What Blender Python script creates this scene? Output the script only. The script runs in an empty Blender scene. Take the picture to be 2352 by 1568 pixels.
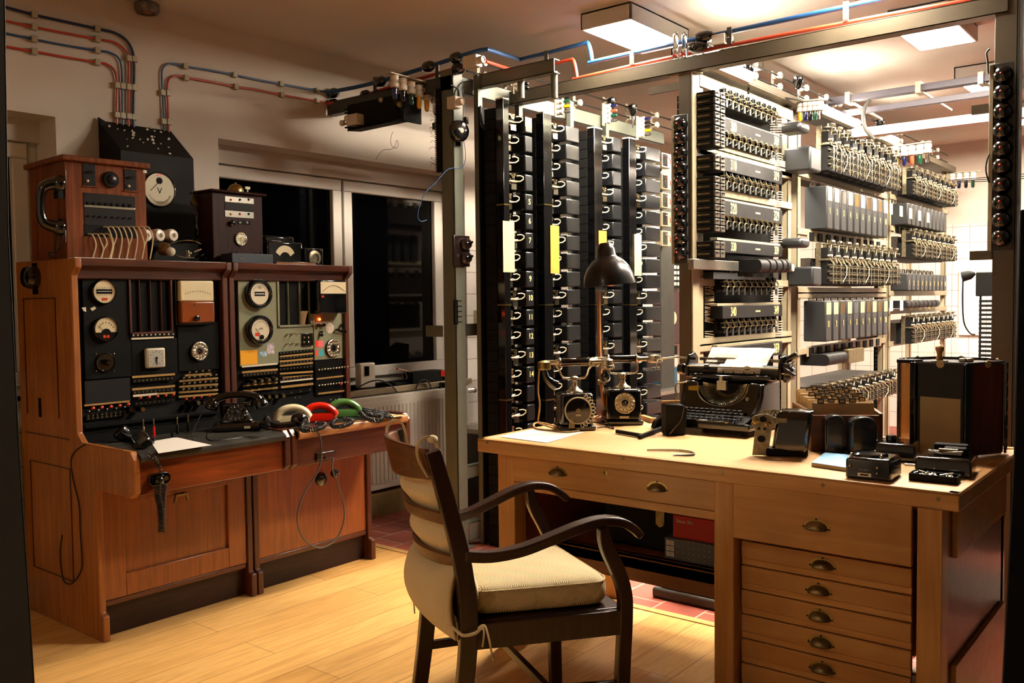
import bpy, bmesh, math, random
from mathutils import Vector as V, Matrix as MX
random.seed(7)
PI=math.pi
COL=bpy.context.scene.collection
sin,cos=math.sin,math.cos
# ---------------------------------------------------------------- camera
FPX=2071.55; YAW,PITCH,ROLL=0.67782209,-0.04554844,-0.01144789
EYE=V((0,0,1.32))
Fw=V((cos(YAW)*cos(PITCH),sin(YAW)*cos(PITCH),sin(PITCH)))
_r=V((sin(YAW),-cos(YAW),0)); _u=_r.cross(Fw)
Rt=cos(ROLL)*_r+sin(ROLL)*_u; Up=-sin(ROLL)*_r+cos(ROLL)*_u
cd=bpy.data.cameras.new('camera'); cam=bpy.data.objects.new('camera',cd); COL.objects.link(cam)
cd.sensor_width=36; cd.lens=FPX/2352*36; cd.clip_start=.05; cd.clip_end=60
m=MX((Rt,Up,-Fw)).transposed().to_4x4(); m.translation=EYE; cam.matrix_world=m
bpy.context.scene.camera=cam
def ray(x,y): return Rt*(x-1176)-Up*(y-784)+Fw*FPX
def aX(x,y,v): d=ray(x,y); return EYE+d*((v-EYE.x)/d.x)      # where a sight line meets the plane X=v
def aY(x,y,v): d=ray(x,y); return EYE+d*((v-EYE.y)/d.y)
def aZ(x,y,v=0): d=ray(x,y); return EYE+d*((v-EYE.z)/d.z)
def xr(Y,x0,y0,x1,y1):                                         # box of a rectangle standing on a plane Y: x0,z0,x1,z1
    xm,ym=(x0+x1)/2,(y0+y1)/2
    return aY(x0,ym,Y).x,aY(xm,y1,Y).z,aY(x1,ym,Y).x,aY(xm,y0,Y).z
def yr(X,x0,y0,x1,y1):
    xm,ym=(x0+x1)/2,(y0+y1)/2
    return aX(x1,ym,X).y,aX(xm,y1,X).z,aX(x0,ym,X).y,aX(xm,y0,X).z
# ---------------------------------------------------------------- mesh collector
class G:
    def __init__(s): s.b=bmesh.new(); s.mi=0
    def _f(s,vs):
        try: f=s.b.faces.new(vs); f.material_index=s.mi; return f
        except ValueError: return None
    def box(s,x0,y0,z0,x1,y1,z1,m=None):
        p=[V((x,y,z)) for z in (z0,z1) for y in (y0,y1) for x in (x0,x1)]
        if m: p=[m@q for q in p]
        v=[s.b.verts.new(q) for q in p]
        for i in ((0,2,3,1),(4,5,7,6),(0,1,5,4),(2,6,7,3),(0,4,6,2),(1,3,7,5)): s._f([v[j] for j in i])
        return s
    def bc(s,c,sz,rz=0,m=None):
        c=V(c); a,b_,h=sz[0]/2,sz[1]/2,sz[2]/2
        mm=MX.Translation(c)@(m if m else MX.Rotation(rz,4,'Z'))
        return s.box(-a,-b_,-h,a,b_,h,mm)
    def bar(s,p,q,w,h,up=(0,0,1)):
        p,q=V(p),V(q); d=(q-p); L=d.length
        if L<1e-6: return s
        d=d/L; u=V(up)
        if abs(d.dot(u))>.99: u=V((0,1,0))
        a=d.cross(u).normalized(); u=a.cross(d)
        mm=MX((d,a,u)).transposed().to_4x4(); mm.translation=p
        return s.box(0,-w/2,-h/2,L,w/2,h/2,mm)
    def ring(s,c,a,b_,r,n): return [s.b.verts.new(c+a*(r*cos(2*PI*i/n))+b_*(r*sin(2*PI*i/n))) for i in range(n)]
    def _ax(s,d):
        d=d.normalized(); a=d.orthogonal().normalized(); return a,d.cross(a)
    def cyl(s,p,q,r,r2=None,n=14,cap=True):
        p,q=V(p),V(q); r2=r if r2 is None else r2
        a,b_=s._ax(q-p); A=s.ring(p,a,b_,max(r,1e-5),n); B=s.ring(q,a,b_,max(r2,1e-5),n)
        for i in range(n): s._f([A[i],A[(i+1)%n],B[(i+1)%n],B[i]])
        if cap: s._f(A[::-1]); s._f(B)
        return s
    def lathe(s,o,ax,prof,n=20,ref=None):
        o,ax=V(o),V(ax).normalized(); a,b_=s._ax(ax); R=[]
        for r,h in prof: R.append(s.ring(o+ax*h,a,b_,max(r,1e-5),n))
        for k in range(len(R)-1):
            for i in range(n): s._f([R[k][i],R[k][(i+1)%n],R[k+1][(i+1)%n],R[k+1][i]])
        s._f(R[0][::-1]); s._f(R[-1]); return s
    def tube(s,pts,r,n=6,closed=False,flat=None):
        P=[V(p) for p in pts]
        P=[p for i,p in enumerate(P) if i==0 or (p-P[i-1]).length>1e-6]
        if len(P)<2: return s
        m=len(P); T=[]
        for i in range(m):
            t=(P[(i+1)%m]-P[i-1]) if (closed or 0<i<m-1) else (P[1]-P[0] if i==0 else P[-1]-P[-2])
            T.append(t.normalized() if t.length>1e-9 else V((0,0,1)))
        a=T[0].orthogonal().normalized(); R=[]
        for i in range(m):
            a=(a-T[i]*a.dot(T[i]))
            a=a.normalized() if a.length>1e-6 else T[i].orthogonal().normalized()
            b_=T[i].cross(a); rr=r(i/(m-1)) if callable(r) else r
            R.append(s.ring(P[i],a,b_*(flat or 1),rr,n))
        for k in range(m if closed else m-1):
            A,B=R[k],R[(k+1)%m]
            for i in range(n): s._f([A[i],A[(i+1)%n],B[(i+1)%n],B[i]])
        if not closed: s._f(R[0][::-1]); s._f(R[-1])
        return s
    def prism(s,pts,ext):
        e=V(ext); A=[s.b.verts.new(V(p)) for p in pts]; B=[s.b.verts.new(V(p)+e) for p in pts]; n=len(A)
        for i in range(n): s._f([A[i],A[(i+1)%n],B[(i+1)%n],B[i]])
        s._f(A[::-1]); s._f(B); return s
    def sph(s,c,r,sc=(1,1,1),n=14,m=None):
        mm=MX.Translation(V(c))@(m or MX())@MX.Diagonal((sc[0]*r,sc[1]*r,sc[2]*r,1))
        k=len(s.b.faces); bmesh.ops.create_uvsphere(s.b,u_segments=n,v_segments=max(6,n*2//3),radius=1,matrix=mm); return s
    def grid(s,P):                                              # P: rows of points -> open sheet
        R=[[s.b.verts.new(V(p)) for p in row] for row in P]
        for i in range(len(R)-1):
            for j in range(len(R[0])-1): s._f([R[i][j],R[i][j+1],R[i+1][j+1],R[i+1][j]])
        return s
    def loft(s,secs,cap=True):                                  # closed loops, same count
        R=[[s.b.verts.new(V(p)) for p in q] for q in secs]; n=len(R[0])
        for k in range(len(R)-1):
            for i in range(n): s._f([R[k][i],R[k][(i+1)%n],R[k+1][(i+1)%n],R[k+1][i]])
        if cap: s._f(R[0][::-1]); s._f(R[-1])
        return s
FRAME={}
def _mesh(name,g,mats,off,bev,solid=0,sub=0,ang=38):
    if off.length>0: bmesh.ops.translate(g.b,verts=g.b.verts,vec=-off)
    bmesh.ops.recalc_face_normals(g.b,faces=g.b.faces)
    me=bpy.data.meshes.new(name); g.b.to_mesh(me); g.b.free()
    for m_ in (mats if isinstance(mats,(list,tuple)) else [mats]): me.materials.append(m_)
    me.shade_smooth(); me.set_sharp_from_angle(angle=math.radians(ang))
    o=bpy.data.objects.new(name,me); COL.objects.link(o)
    if solid: md=o.modifiers.new('s','SOLIDIFY'); md.thickness=solid; md.offset=0
    if sub: md=o.modifiers.new('u','SUBSURF'); md.levels=sub; md.render_levels=sub
    if bev:
        md=o.modifiers.new('b','BEVEL'); md.width=bev; md.segments=2; md.limit_method='ANGLE'; md.angle_limit=math.radians(40); md.harden_normals=False
    return o
def tag(o,label=None,cat=None,group=None,kind=None):
    if label: o['label']=label
    if cat: o['category']=cat
    if group: o['group']=group
    if kind: o['kind']=kind
    return o
def thing(name,label,cat,loc=(0,0,0),rot=0,group=None,kind=None,local=None):
    o=bpy.data.objects.new(name,None); COL.objects.link(o); o.location=loc
    o.rotation_euler=(0,0,rot) if not isinstance(rot,tuple) else rot
    o.empty_display_size=.05
    FRAME[o.name]=V((0,0,0)) if (local or (local is None and rot!=0)) else V(loc)
    return tag(o,label,cat,group,kind)
def part(name,g,mat,root,bev=0,label=None,kind=None,solid=0,sub=0,ang=38):
    off=FRAME[root.name]
    o=_mesh(name,g,mat,off,bev,solid,sub,ang); o.parent=root; FRAME[o.name]=off
    return tag(o,label,None,None,kind)
def solo(name,g,mat,label,cat,group=None,kind=None,bev=0,solid=0,sub=0,ang=38):
    g.b.verts.ensure_lookup_table()
    xs=[v.co for v in g.b.verts]; lo=V([min(c[i] for c in xs) for i in range(3)]); hi=V([max(c[i] for c in xs) for i in range(3)])
    c=V(((lo.x+hi.x)/2,(lo.y+hi.y)/2,lo.z))
    o=_mesh(name,g,mat,c,bev,solid,sub,ang); o.location=c; FRAME[o.name]=c
    return tag(o,label,cat,group,kind)
def clone(o,parent=None,loc=None,rot=None,label=None):
    c=o.copy(); COL.objects.link(c); c.parent=parent; FRAME[c.name]=FRAME.get(o.name,V((0,0,0)))
    if loc is not None: c.location=loc
    if rot is not None: c.rotation_euler=(0,0,rot)
    if label: c['label']=label
    for ch in list(o.children): clone(ch,c)
    return c
def text(s_,size,loc,facing,mat,parent,name='lettering',ext=.0004,al='CENTER',bold=0,sx=1):
    cu=bpy.data.curves.new(name,'FONT'); cu.body=s_; cu.size=size; cu.extrude=ext; cu.align_x=al; cu.align_y='CENTER'; cu.offset=bold
    cu.materials.append(mat); o=bpy.data.objects.new(name,cu); COL.objects.link(o)
    R={'-Y':(PI/2,0,0),'-X':(PI/2,0,-PI/2),'+Z':(0,0,0)}.get(facing,facing)
    o.rotation_euler=R; o.parent=parent; o.scale=(sx,1,1); o.location=V(loc)-FRAME[parent.name]; FRAME[o.name]=V((0,0,0)); return o
# ---------------------------------------------------------------- materials
def lin(c): return tuple(((v/12.92) if v<=.04045 else ((v+.055)/1.055)**2.4) for v in c)
def hx(h): return lin(tuple(int(h[i:i+2],16)/255 for i in (0,2,4)))
def mat(name,h,rough=.5,metal=0,vary=0,scale=20,stretch=(1,1,1),bump=0,emit=0,trans=0,coat=0,h2=None,spec=None,alpha=None,ior=None):
    m_=bpy.data.materials.new(name); m_.use_nodes=True; N=m_.node_tree.nodes; L=m_.node_tree.links; p=N['Principled BSDF']
    c=hx(h)+(1,); p.inputs['Base Color'].default_value=c; p.inputs['Roughness'].default_value=rough; p.inputs['Metallic'].default_value=metal
    if coat: p.inputs['Coat Weight'].default_value=coat; p.inputs['Coat Roughness'].default_value=.08
    if trans: p.inputs['Transmission Weight'].default_value=trans
    if spec is not None: p.inputs['Specular IOR Level'].default_value=spec
    if ior: p.inputs['IOR'].default_value=ior
    if emit: p.inputs['Emission Color'].default_value=c; p.inputs['Emission Strength'].default_value=emit
    if vary or h2 or bump:
        tc=N.new('ShaderNodeTexCoord'); mp=N.new('ShaderNodeMapping'); mp.inputs['Scale'].default_value=stretch
        nz=N.new('ShaderNodeTexNoise'); nz.inputs['Scale'].default_value=scale; nz.inputs['Detail'].default_value=5; nz.inputs['Roughness'].default_value=.6
        L.new(tc.outputs['Object'],mp.inputs[0]); L.new(mp.outputs[0],nz.inputs[0])
        if vary or h2:
            cr=N.new('ShaderNodeValToRGB'); L.new(nz.outputs[0],cr.inputs[0])
            c2=(hx(h2) if h2 else tuple(v*(1-vary) for v in c[:3]))+(1,)
            cr.color_ramp.elements[0].position=.32; cr.color_ramp.elements[1].position=.68
            cr.color_ramp.elements[0].color=c2; cr.color_ramp.elements[1].color=c
            L.new(cr.outputs[0],p.inputs['Base Color'])
            if rough>.15:
                mr=N.new('ShaderNodeMapRange'); mr.inputs['To Min'].default_value=min(1,rough*1.2); mr.inputs['To Max'].default_value=rough*.85
                L.new(nz.outputs[0],mr.inputs[0]); L.new(mr.outputs[0],p.inputs['Roughness'])
        if bump:
            bp=N.new('ShaderNodeBump'); bp.inputs['Strength'].default_value=bump; bp.inputs['Distance'].default_value=.002
            L.new(nz.outputs[0],bp.inputs['Height']); L.new(bp.outputs[0],p.inputs['Normal'])
    return m_
def wood(name,h,h2,axis='x',rough=.4,coat=.2,s=1.0,dark=None):
    m_=bpy.data.materials.new(name); m_.use_nodes=True; N=m_.node_tree.nodes; L=m_.node_tree.links; p=N['Principled BSDF']
    tc=N.new('ShaderNodeTexCoord'); mp=N.new('ShaderNodeMapping')
    sc={'x':(1.2,22,22),'y':(22,1.2,22),'z':(22,22,1.2)}[axis]; mp.inputs['Scale'].default_value=tuple(v*s for v in sc)
    L.new(tc.outputs['Object'],mp.inputs[0])
    n1=N.new('ShaderNodeTexNoise'); n1.inputs['Scale'].default_value=2.2; n1.inputs['Detail'].default_value=8; n1.inputs['Distortion'].default_value=1.2
    n2=N.new('ShaderNodeTexNoise'); n2.inputs['Scale'].default_value=3.5; n2.inputs['Detail'].default_value=3
    L.new(mp.outputs[0],n1.inputs[0]); L.new(tc.outputs['Object'],n2.inputs[0])
    cr=N.new('ShaderNodeValToRGB'); cr.color_ramp.elements[0].position=.3; cr.color_ramp.elements[1].position=.7
    cr.color_ramp.elements[0].color=hx(h2)+(1,); cr.color_ramp.elements[1].color=hx(h)+(1,)
    mx=N.new('ShaderNodeMix'); mx.data_type='RGBA'; mx.blend_type='MULTIPLY'; mx.inputs[0].default_value=.55
    c2=N.new('ShaderNodeValToRGB'); c2.color_ramp.elements[0].position=.35; c2.color_ramp.elements[1].position=.6
    c2.color_ramp.elements[0].color=((hx(dark) if dark else (.62,.56,.5))+(1,)); c2.color_ramp.elements[1].color=(1,1,1,1)
    L.new(n1.outputs[0],cr.inputs[0]); L.new(n2.outputs[0],c2.inputs[0]); L.new(cr.outputs[0],mx.inputs[6]); L.new(c2.outputs[0],mx.inputs[7])
    L.new(mx.outputs[2],p.inputs['Base Color']); p.inputs['Roughness'].default_value=rough; p.inputs['Coat Weight'].default_value=coat; p.inputs['Coat Roughness'].default_value=.2
    if rough>=.45: p.inputs['Specular IOR Level'].default_value=.18
    bp=N.new('ShaderNodeBump'); bp.inputs['Strength'].default_value=.15; bp.inputs['Distance'].default_value=.001
    L.new(n1.outputs[0],bp.inputs['Height']); L.new(bp.outputs[0],p.inputs['Normal']); return m_
def bricks(name,c1,c2,mortar,w,h,mort=.003,rough=.4,axes='xy',off=.5,bump=.3,grain=None,coat=0,bias=0):
    m_=bpy.data.materials.new(name); m_.use_nodes=True; N=m_.node_tree.nodes; L=m_.node_tree.links; p=N['Principled BSDF']
    tc=N.new('ShaderNodeTexCoord'); sp=N.new('ShaderNodeSeparateXYZ'); cb=N.new('ShaderNodeCombineXYZ'); L.new(tc.outputs['Object'],sp.inputs[0])
    L.new(sp.outputs[axes[0].upper()],cb.inputs[0]); L.new(sp.outputs[axes[1].upper()],cb.inputs[1])
    b=N.new('ShaderNodeTexBrick'); b.inputs['Color1'].default_value=hx(c1)+(1,); b.inputs['Color2'].default_value=hx(c2)+(1,); b.inputs['Mortar'].default_value=hx(mortar)+(1,)
    b.inputs['Scale'].default_value=1; b.inputs['Brick Width'].default_value=w; b.inputs['Row Height'].default_value=h; b.inputs['Mortar Size'].default_value=mort; b.inputs['Mortar Smooth'].default_value=.1
    b.inputs['Bias'].default_value=bias; b.offset=off; L.new(cb.outputs[0],b.inputs[0]); out=b.outputs[0]
    if grain:
        mp=N.new('ShaderNodeMapping'); mp.inputs['Scale'].default_value=grain; L.new(tc.outputs['Object'],mp.inputs[0])
        nz=N.new('ShaderNodeTexNoise'); nz.inputs['Scale'].default_value=2; nz.inputs['Detail'].default_value=9; nz.inputs['Distortion'].default_value=1.5; L.new(mp.outputs[0],nz.inputs[0])
        cr=N.new('ShaderNodeValToRGB'); cr.color_ramp.elements[0].position=.3; cr.color_ramp.elements[1].position=.62; cr.color_ramp.elements[0].color=(.68,.6,.5,1); cr.color_ramp.elements[1].color=(1,1,1,1)
        L.new(nz.outputs[0],cr.inputs[0]); mx=N.new('ShaderNodeMix'); mx.data_type='RGBA'; mx.blend_type='MULTIPLY'; mx.inputs[0].default_value=.75
        L.new(out,mx.inputs[6]); L.new(cr.outputs[0],mx.inputs[7]); out=mx.outputs[2]
    L.new(out,p.inputs['Base Color']); p.inputs['Roughness'].default_value=rough; p.inputs['Coat Weight'].default_value=coat
    inv=N.new('ShaderNodeMath'); inv.operation='SUBTRACT'; inv.inputs[0].default_value=1; L.new(b.outputs['Fac'],inv.inputs[1])
    bp=N.new('ShaderNodeBump'); bp.inputs['Strength'].default_value=bump; bp.inputs['Distance'].default_value=.003; L.new(inv.outputs[0],bp.inputs['Height']); L.new(bp.outputs[0],p.inputs['Normal']); return m_
M={}
M['plaster']=mat('plaster','cfc6ba',.85,vary=.05,scale=4,bump=.1)
M['ceil']=mat('ceiling paint','cdc4b8',.9,vary=.03,scale=3)
M['floor']=bricks('oak planks','e6b872','d8a45c','8a6230',1.9,.185,.0015,.38,'xy',.37,.2,grain=(1.5,16,16),coat=.15)
M['redtile']=bricks('red quarry tiles','9a4a38','843c2c','b09a8a',.2,.2,.004,.5,'xy',.5,.4)
M['tile']=bricks('white wall tiles','dcd8d0','d6d2ca','8a8074',.152,.152,.0022,.18,'xz',0,.3)
M['tiley']=bricks('white wall tiles far','dcd8d0','d6d2ca','8a8074',.152,.152,.0022,.18,'yz',0,.3)
M['pvc']=mat('white window plastic','d8d2c8',.35)
M['pane']=mat('night window glass','020203',.04,spec=.25)
M['radi']=mat('white radiator enamel','d9d2c6',.4)
M['lampwhite']=mat('white lamp housing','dad6d0',.5)
M['green']=mat('grey green steel paint','686c60',.45,vary=.15,scale=8)
M['greend']=mat('dark grey steel','3b3b36',.5,vary=.2,scale=10)
M['brown']=mat('aged bronze painted steel','5a5142',.42,vary=.25,scale=6,metal=.2)
M['cream']=mat('cream painted steel','a89d82',.42,vary=.1,scale=9)
M['black']=mat('black enamel','0b0b0c',.3,coat=.3)
M['gloss']=mat('glossy black bakelite','060607',.12,coat=.8)
M['matte']=mat('matt black paint','0a0a0a',.7,spec=.2)
M['dkgrey']=mat('dark grey cover','101114',.55,spec=.3,vary=.15,scale=12)
M['grey']=mat('grey hammered cover','25282b',.42,vary=.12,scale=14)
M['steel']=mat('bare steel','a8a49a',.28,metal=.9,vary=.15,scale=30)
M['chrome']=mat('nickel plate','d8cfb6',.24,metal=1)
M['brass']=mat('aged brass','a8925a',.28,metal=1,vary=.3,scale=30)
M['tarn']=mat('tarnished metal','8c7c58',.35,metal=.85,vary=.4,scale=40)
M['porc']=mat('white porcelain','e2dacb',.18,coat=.4)
M['ivory']=mat('ivory dial','d8c9a2',.4,vary=.06,scale=12)
M['ivoryw']=mat('ivory plastic','d9cfb4',.35)
M['paper']=mat('white paper','e9e4dc',.7)
M['oldpaper']=mat('old buff paper','cdb184',.8,vary=.12,scale=14)
M['red']=mat('red plastic','d01e10',.25,coat=.4)
M['redlamp']=mat('orange red lamp cap','cc3a18',.35)
M['glow']=mat('lit red lamp','ff4a20',.3,emit=14)
M['yellow']=mat('yellow lamp glass','e8a40c',.15,coat=.5)
M['blueg']=mat('dark blue lamp glass','10123e',.12,coat=.6)
M['redg']=mat('brick red lamp glass','a8442a',.12,coat=.6)
M['greeng']=mat('dark green lamp glass','0a3a26',.12,coat=.6)
M['blackg']=mat('black lamp glass','0b0b10',.1,coat=.6)
M['glass']=mat('clear glass','ffffff',.02,trans=1,ior=1.45)
M['bluec']=mat('blue cable sheath','1c4a7c',.4)
M['redc']=mat('red cable sheath','b03a22',.4)
M['blackc']=mat('black cable','0c0c0c',.45)
M['cord']=mat('braided buff cord','b8935a',.8,vary=.3,scale=200)
M['gold']=mat('gilt lettering','e6cf86',.5)
M['white']=mat('white lettering','e8e4da',.6)
# ================================================================ ROOM
H_=2.78; WY=4.2
def struct(name,g,m_,bev=0): return solo(name,g,m_,None,None,kind='structure',bev=bev)
g=G().box(-1.6,-1.6,-.1,3.28,4.25,0); f_=struct('floor',g,M['floor'])
g=G().box(3.32,-1.6,-.1,9.5,4.25,0); struct('floor',g,M['redtile'])
g=G().box(3.28,-1.6,-.1,3.32,4.25,.004); struct('trim_1',g,wood('floor edge strip','d8b070','b98c4c','y'))
g=G().box(-1.7,-1.7,H_,9.5,4.6,H_+.1); struct('ceiling',g,M['ceil'])
WX0,WX1,WZ0,WZ1=2.77,4.71,.78,2.19; DX1,DZ0,DZ1=1.93,.9,2.175
g=G()
g.box(-1.7,WY,0,.5,WY+.35,H_).box(.5,WY,DZ1,DX1,WY+.35,H_).box(.5,WY,0,DX1,WY+.35,DZ0)
g.box(DX1,WY,0,WX0,WY+.35,H_).box(WX0,WY,WZ1,WX1,WY+.35,H_).box(WX0,WY,0,WX1,WY+.35,WZ0).box(WX1,WY,0,9.5,WY+.35,H_)
struct('wall_left',g,M['plaster'])
TZ=1.7
g=G().box(WX1,WY-.008,0,9.5,WY,TZ).box(DX1,WY-.008,0,WX0,WY,TZ).box(WX0,WY-.008,0,WX1,WY,WZ0-.02).box(.5,WY-.008,0,DX1,WY,DZ0-.02)
struct('wall_left',g,M['tile'])
g=G().box(9.5,-1.7,0,9.6,4.6,H_); struct('wall_far',g,M['plaster'])
g=G().box(9.49,-1.7,0,9.5,4.2,2.0); struct('wall_far',g,M['tiley'])
g=G().box(-1.7,-1.7,0,9.5,-1.6,H_); struct('wall_right',g,M['plaster'])
g=G().box(-1.7,-1.6,0,-1.6,4.2,H_); struct('wall_back',g,M['plaster'])
g=G().box(3.33,WY-.1,0,4.75,WY-.01,.14); struct('baseboard_left',g,mat('stained skirting','8a7444',.7,vary=.4,scale=6))
# windows
def window(nm,x0,z0,x1,z1,panes,Y=WY+.2):
    w=thing(nm,'white plastic window looking out to the night, in the long wall','window',(x0,Y,z0),kind='structure')
    w['label']='white window in a deep recess, dark night behind the glass'
    fr=.055; g=G().box(x0,Y,z0,x1,Y+.07,z0+fr).box(x0,Y,z1-fr,x1,Y+.07,z1).box(x0,Y,z0+fr,x0+fr,Y+.07,z1-fr).box(x1-fr,Y,z0+fr,x1,Y+.07,z1-fr)
    part('window_frame',g,M['pvc'],w,.004)
    for a,b in panes:
        g=G(); s_=.07; za,zb=z0+fr-.01,z1-fr+.01
        g.box(a,Y-.02,za,b,Y+.05,za+s_).box(a,Y-.02,zb-s_,b,Y+.05,zb).box(a,Y-.02,za+s_,a+s_,Y+.05,zb-s_).box(b-s_,Y-.02,za+s_,b,Y+.05,zb-s_)
        sh=part('sash',g,M['pvc'],w,.006)
        part('pane',G().box(a+s_-.01,Y+.01,za+s_-.01,b-s_+.01,Y+.03,zb-s_+.01),M['pane'],sh)
    return w
wx0=aY(508,500,WY+.2).x; xm=aY(783,500,WY+.2).x
window('window_1',WX0,WZ0+.01,WX1,WZ1-.06,[(WX0+.045,xm-.008),(xm+.008,WX1-.045)])
g=G().box(WX0,WY+.16,WZ1-.1,WX1,WY+.3,WZ1); struct('trim_2',g,M['plaster'])
window('window_2',.5,DZ0,DX1,DZ1-.06,[(.545,1.2),(1.22,DX1-.05)])
g=G().box(.5,WY+.16,DZ1-.1,DX1,WY+.3,DZ1); struct('trim_5',g,M['plaster'])
g=G().box(WX0-.0,WY-.03,WZ0-.035,WX1+.02,WY+.21,WZ0); struct('trim_3',g,mat('stone window sill','9c8c70',.6,vary=.2,scale=20),.004)
g=G().box(.5,WY-.03,DZ0-.035,DX1+.02,WY+.21,DZ0); struct('trim_4',g,bpy.data.materials['stone window sill'],.004)
# radiators
def radiator(x0,x1,z0,z1,label):
    r=thing('radiator',label,'radiator',((x0+x1)/2,WY-.1,z0),group='white panel radiators under the windows')
    g=G(); n=int((x1-x0)/.033); Y=WY-.1; prof=[]
    for i in range(n):
        a=x0+(x1-x0)*i/n; w=(x1-x0)/n
        prof+=[(a,Y+.006),(a+w*.15,Y),(a+w*.7,Y),(a+w*.85,Y+.006)]
    prof.append((x1,Y+.006))
    g.grid([[(x,y,z0+.04) for x,y in prof],[(x,y,z1-.06) for x,y in prof]])
    g.box(x0,Y+.004,z0,x1,Y+.03,z0+.045).box(x0,Y+.004,z1-.062,x1,Y+.03,z1-.03)
    part('front_panel',g,M['radi'],r)
    g=G().box(x0,Y+.01,z1-.035,x1,Y+.085,z1).box(x0,Y+.01,z0+.01,x0+.003,Y+.085,z1).box(x1-.003,Y+.01,z0+.01,x1,Y+.085,z1).box(x0,Y+.05,z0,x1,Y+.085,z1-.03)
    part('casing',g,M['radi'],r,.002); return r
ra=radiator(3.25,4.62,.165,.735,'white ribbed radiator on the tiled wall beside the second switchboard')
g=G().cyl((4.63,WY-.06,.70),(4.7,WY-.06,.70),.018).cyl((4.64,WY-.06,.70),(4.64,WY-.06,.60),.008).cyl((4.72,WY-.06,.70),(4.7,WY-.06,.70),.022,.016)
part('valve',g,M['porc'],ra)
radiator(.9,1.66,.2,.83,'white ribbed radiator behind the left end of the first switchboard')
# ceiling lamps
M['tube']=mat('fluorescent diffuser','fff0da',.5,emit=1)
def em(name,col,st):
    m_=bpy.data.materials.new(name); m_.use_nodes=True; N=m_.node_tree.nodes; N.remove(N['Principled BSDF']); e=N.new('ShaderNodeEmission'); e.inputs[0].default_value=col+(1,); e.inputs[1].default_value=st
    m_.node_tree.links.new(e.outputs[0],N['Material Output'].inputs[0]); return m_
M['diff']=em('ceiling diffuser light',(1,.86,.68),290)
M['tubel']=em('tube light',(1,.87,.70),110)
LG='rectangular fluorescent ceiling lamps'
def ceil_lamp(x,y,label,on=True,L_=.6,W_=.3):
    t=thing('ceiling_lamp',label,'lamp',(x,y,H_-.09),group=LG)
    x0,x1,y0,y1=x-L_/2,x+L_/2,y-W_/2,y+W_/2
    g=G().box(x0,y0,H_-.085,x0+.012,y1,H_).box(x1-.012,y0,H_-.085,x1,y1,H_).box(x0,y0,H_-.085,x1,y0+.012,H_).box(x0,y1-.012,H_-.085,x1,y1,H_).box(x0,y0,H_-.012,x1,y1,H_)
    part('lamp_housing',g,M['lampwhite'],t,.003)
    part('diffuser',G().box(x0+.013,y0+.013,H_-.083,x1-.013,y1-.013,H_-.06),M['diff'],t)
    return t
for i,(x,y,lb) in enumerate(((4.18,2.5,'white box lamp on the ceiling above the beam, near the black selector columns'),(4.98,2.42,'lit ceiling lamp behind the box lamp over the selector columns'),
    (4.12,1.24,'lit ceiling lamp cut by the top edge of the picture'),(5.17,1.28,'large lit ceiling lamp over the middle of the relay racks'),(6.65,1.30,'lit ceiling lamp near the lilac ceiling bars'),
    (8.1,1.3,'lit ceiling lamp far back by the tiled wall'),(7.2,3.2,'lit ceiling lamp over the hidden aisle behind the racks'))):
    ceil_lamp(x,y,lb)
M['diffd']=em('dim ceiling diffuser light',(1,.84,.64),24)
M['diff']=M['diffd']; ceil_lamp(-.9,1.9,'dim ceiling lamp behind the photographer, on the switchboard side of the room')
t=thing('shade_rack_row','dark closed rack row standing right beside the camera, outside the picture','rack',(2.4,-.15,0))  # unseen rack row, added to keep light off the desk's right side
part('shade_body',G().box(.9,-.3,0,7.2,.04,2.76),mat('dark shade rack sheet','1c1c1c',.6),t,.004)
for x in (.9,1.9,2.9,3.9,4.9,5.9,7.1): part('upright',G().box(x,.04,0,x+.05,.06,2.6),M['greend'],t)
# dark steel posts framing the view
g=G(); a=V((cos(YAW),sin(YAW),0)); b=V((-sin(YAW),cos(YAW),0))
def nearpt(px,py,d): r_=ray(px,py); return EYE+r_*(d/FPX)
for lab,pts,nm in (('dark steel post cropped by the left edge, nearest of all',((-60,0),(-60,1568),(80,1568),(46,1046),(20,523),(12,0)),'steel_post'),
                   ('dark steel cabinet edge cropped by the lower right corner',((2352+60,478),(2352+60,1568),(2301,1568),(2328,1046),(2343,481)),'steel_cabinet')):
    d=1.05; g=G()
    top=[nearpt(px,py,d) for px,py in pts]
    if nm=='steel_post': 
        e=[top[0]+(top[0]-top[1])*.15,top[1]-(top[0]-top[1])*.45,top[2]-(top[0]-top[1])*.45+(top[2]-top[4])*.2,top[2],top[3],top[4],top[5],top[5]+(top[0]-top[1])*.15]
    else: e=[top[0],top[1]-(top[0]-top[1])*.65,top[2]-(top[0]-top[1])*.65-Rt*.012,top[2],top[3],top[4]]
    k_=(1,2) if nm=='steel_post' else (1,2)
    dn=(e[1]-e[0]).normalized(); e[1]=e[1]+dn*max(0,e[1].z/-dn.z); d2_=(e[2]-e[3]).normalized(); e[2]=e[2]+d2_*max(0,e[2].z/-d2_.z)
    g.prism(e,ray(-40 if nm=='steel_post' else 2392,784).normalized()*.06)
    solo(nm,g,mat(nm+' paint','0e0f10',.5,vary=.2,scale=8),lab,'post',bev=.002)
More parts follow.
